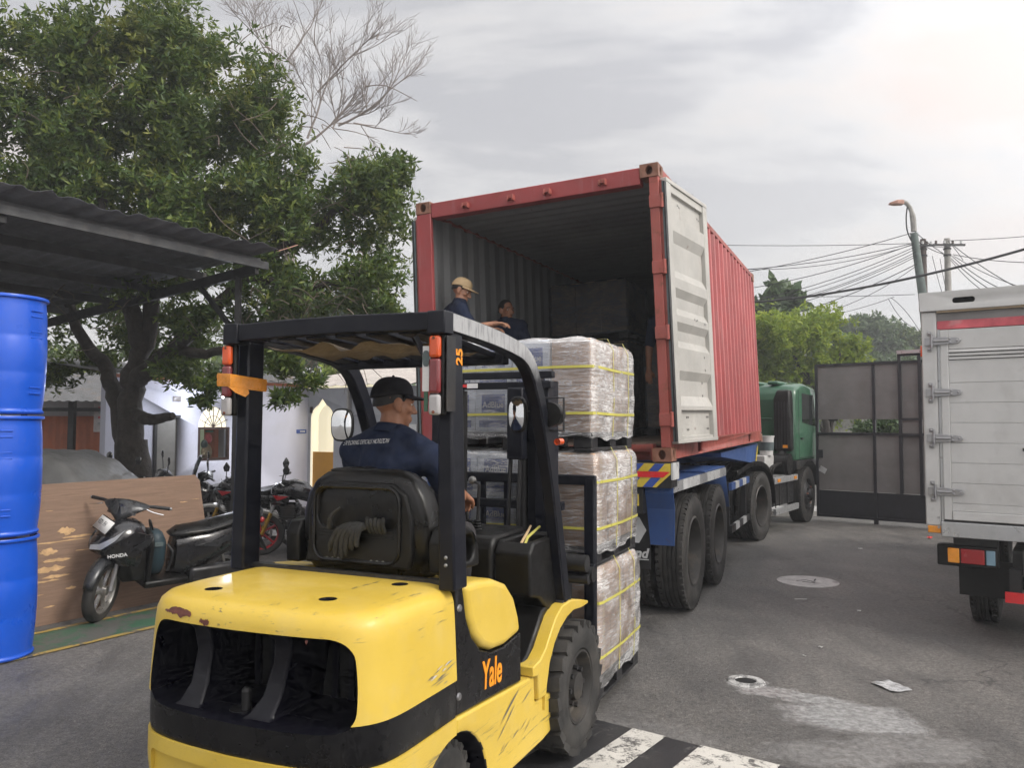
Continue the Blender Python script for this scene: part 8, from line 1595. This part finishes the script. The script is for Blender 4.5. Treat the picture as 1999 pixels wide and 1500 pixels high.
for a, b_, r in (((590, 285), (690, 235), 0.05), ((660, 245), (790, 205), 0.042), ((700, 225), (800, 150), 0.035), ((600, 270), (640, 120), 0.04), ((620, 180), (720, 60), 0.035), ((560, 230), (540, 70), 0.04), ((545, 120), (470, 20), 0.03), ((560, 120), (640, 10), 0.03), ((690, 240), (780, 250), 0.03), ((650, 250), (700, 150), 0.03)):
    p, q = PX(*a, YB), PX(*b_, YB); grow(p, q-p, (q-p).length*0.62, r*0.8, 4)
m = MB()
for pts, r0, r1 in TW: m.tube(pts, [r0+(r1-r0)*i/4 for i in range(5)], 4, False)
tag(m.build('twigs', 'bark_pale', bt_, smooth=60), kind='stuff'); m = MB(); limb(m, [PX(560, 830, YB)*Vector((1, 1, 0)), PX(560, 600, YB), PX(575, 430, YB), PX(590, 285, YB)], 0.20, 0.06, 9, 0.04, 3); limb(m, [PX(575, 430, YB), PX(545, 340, YB), PX(540, 270, YB)], 0.08, 0.05, 8, 0.02, 4); m.build('trunk', 'bark_pale', bt_); rebase(bt_, PX(560, 830, YB)*Vector((1, 1, 0)))
# ------------------------------------------------------------------ trees beyond the gate and the building
def tree(name, label, base, clumps, leaf, width, per, mat, seed, group=None, gap=0.25, gs=0.9, droop=0.3, bark='bark', r=0.16):
    t = thing(name, label, 'tree', (0, 0, 0), group=group); V, F = leaf_cloud(clumps, leaf, width, per, seed, droop, gap, gs, 0.06); rawobj('crown', V, F, mat, t); m = MB(); b0 = Vector(base)
    for i, (c, rr, n) in enumerate(clumps[:6]): limb(m, [b0, b0.lerp(Vector(c), 0.35)*Vector((0.5, 0.5, 0))+b0*Vector((0.5, 0.5, 0))+Vector((0, 0, Vector(c).z*0.5)), Vector(c)], r*(1.0 if i == 0 else 0.5), 0.03, 8, 0.05, seed+i)
    m.build('trunk', bark, t, smooth=60); rebase(t, base); return t
def cl(lst, y, ry): return [((lambda c: (c.x, c.y, c.z))(PX(px, py, y+(i % 3-1)*ry*0.4)), (rx*y/1555, ry, rz*y/1555), n) for i, (px, py, rx, rz, n) in enumerate(lst)]
BG = 'trees beyond the gate'
tree('lime_tree', 'bright yellow green feathery tree between the container and the gate', (10.0, 25, 0), cl(((1520, 650, 60, 40, 300), (1590, 640, 60, 35, 300), (1560, 690, 90, 45, 460), (1640, 690, 60, 40, 300), (1500, 720, 60, 50, 300), (1600, 740, 100, 45, 420), (1500, 790, 60, 60, 260), (1680, 745, 40, 25, 100), (1580, 800, 90, 45, 260), (1480, 660, 40, 60, 180)), 25, 1.6), 0.17, 0.034, 10, 'leaf_lime', 5, BG, 0.30, 0.9, 0.5)
tree('broad_leaf_tree', 'dark slender tree with big hanging leaves behind the cables', (9.2, 28, 0), cl(((1505, 590, 28, 24, 40), (1530, 575, 24, 18, 34), (1515, 560, 14, 10, 12), (1545, 600, 20, 14, 20), (1490, 610, 24, 22, 30)), 28, 0.6), 0.42, 0.12, 7, 'leaf_far', 8, BG, 0.1, 0.9, 0.9, r=0.08)
tree('round_tree', 'hazy round topped tree far beyond the gate', (24, 55, 0), cl(((1690, 640, 52, 30, 420), (1660, 655, 40, 28, 260), (1725, 655, 40, 30, 260), (1690, 675, 70, 28, 380), (1640, 668, 30, 22, 150)), 55, 2.2), 0.30, 0.09, 8, 'leaf_far', 9, BG, 0.32, 0.55, 0.2)
tree('dark_tree', 'dark rounded tree behind the white truck roof', (28, 56, 0), cl(((1760, 668, 50, 22, 300), (1800, 665, 50, 24, 300), (1775, 690, 60, 24, 260)), 56, 2.0), 0.30, 0.09, 8, 'leaf_dark', 10, BG, 0.2, 0.5, 0.2)
tree('roadside_tree', 'dark green tree standing low behind the gate', (15, 40, 0), cl(((1630, 690, 45, 40, 260), (1580, 720, 70, 50, 300), (1720, 720, 90, 40, 380), (1500, 740, 60, 80, 300)), 42, 2.2), 0.26, 0.08, 8, 'leaf_far', 11, BG, 0.1, 0.5, 0.2)
for i, (px, py, y, s, lb) in enumerate(((1690, 760, 31, 1.0, 'banana plant with split fronds above the gate'), (1770, 745, 29, 0.85, 'banana plant half hidden by the white truck'), (1615, 650, 33, 0.7, 'tall palm like plant with drooping fronds above the lime tree'))):
    t = thing('banana_plant', lb, 'plant', (PX(px, 829, y).x, y, 0), group='banana plants'); zt = PX(px, py, y).z; rs = random.Random(60+i); MB().tube([(0, 0, 0), (0.05, 0, zt*0.5), (0, 0, zt)], [0.16, 0.13, 0.07], 8).build('stem', 'leaf_banana', t)
    for k in range(9):
        a = 2*math.pi*k/9+rs.uniform(-.3, .3); up_ = rs.uniform(0.5, 1.3); ln = s*rs.uniform(1.3, 1.9); P = []; F = []; h = Vector((math.cos(a), math.sin(a)*0.7, 0)); sd = Vector((-h.y, h.x, 0)).normalized()
        for q in range(9):
            f = q/8; c = Vector((0, 0, zt)) + h*(ln*f) + Vector((0, 0, ln*(up_*f-1.05*f*f))); wv = 0.27*s*math.sin(math.pi*min(1, f*0.93+0.05))**0.7; P += [c-sd*wv+Vector((0, 0, -0.08*wv+rs.uniform(-.04, .04))), c+Vector((0, 0, 0.03)), c+sd*wv+Vector((0, 0, -0.08*wv+rs.uniform(-.04, .04)))]
            if q: F += [(3*q-3, 3*q-2, 3*q+1, 3*q), (3*q-2, 3*q-1, 3*q+2, 3*q+1)]
        mm = MB(); mm.add(P, F); mm.build('frond', 'leaf_banana', t, smooth=60)
GB = 'trees behind the building'
tree('backdrop_tree', 'pale green tree seen through the gap under the leafy tree', (-7, 32, 0), cl(((640, 600, 60, 30, 260), (700, 620, 70, 35, 300), (620, 690, 60, 40, 260), (760, 640, 60, 45, 260), (780, 720, 60, 30, 220)), 32, 1.6), 0.2, 0.06, 8, 'leaf_far', 21, GB, 0.15, 0.7, 0.2)
tree('backdrop_tree', 'green tree above the pale sheet roof behind the driver', (-5, 30, 0), cl(((730, 715, 40, 14, 130), (790, 712, 36, 14, 120), (660, 720, 40, 16, 120)), 30, 0.9), 0.2, 0.06, 8, 'leaf_lime', 22, GB, 0.1, 0.7, 0.2)
tree('backdrop_tree', 'shaded tree low behind the shed at the left', (-14, 30, 0), cl(((120, 720, 120, 50, 360), (320, 720, 120, 50, 360), (480, 730, 100, 40, 300), (0, 690, 100, 60, 300)), 31, 2.0), 0.22, 0.07, 8, 'leaf_dark', 23, GB, 0.2, 0.6, 0.2)
# hedge glimpsed through the slit in the gate and the distant wood along the horizon
V, F = leaf_cloud(cl(((1735, 830, 28, 14, 220), (1690, 835, 20, 10, 60), (1765, 832, 20, 14, 120)), 16.5, 0.3), 0.12, 0.03, 8, 33, 0.2, 0.0); h_ = thing('shrub', 'leafy shrub seen through the slit of the gate', 'shrub', (8.0, 16.5, 0)); o = rawobj('foliage', V - np.array([8.0, 16.5, 0]), F, 'leaf_far', h_); MB().tube([(0, 0, 0), (-0.1, 0, 0.9), (-0.2, 0, 1.7)], [0.05, 0.04, 0.02], 6).build('stem', 'bark', h_)
K = []; rg2 = np.random.default_rng(4)
for i in range(70):
    x = -95+i*3.6; y = 78+rg2.uniform(-4, 4); hgt = rg2.uniform(4.5, 7.5); K.append(((x, y, hgt*0.5), (3.0, 2.0, hgt*0.55), 120))
V, F = leaf_cloud(K, 0.7, 0.24, 7, 44, 0.2, 0.0); o = rawobj('distant_wood', V, F, 'leaf_far'); tag(o, 'far band of trees along the horizon', 'trees', kind='stuff')
# ------------------------------------------------------------------ air
m, nt, b, v = newmat('haze_air'); nt.nodes.remove(b); pv_ = nt.nodes.new('ShaderNodeVolumePrincipled'); pv_.inputs['Color'].default_value = (0.90, 0.93, 0.97, 1); pv_.inputs['Density'].default_value = 0.0030; pv_.inputs['Anisotropy'].default_value = 0.2
nt.links.new(pv_.outputs[0], nt.nodes['Material Output'].inputs['Volume'])
hz_ = MB(); hz_.bb((-255, -65, -1.0), (255, 335, 15.0)); o = hz_.build('haze', 'haze_air', smooth=0); tag(o, kind='stuff')
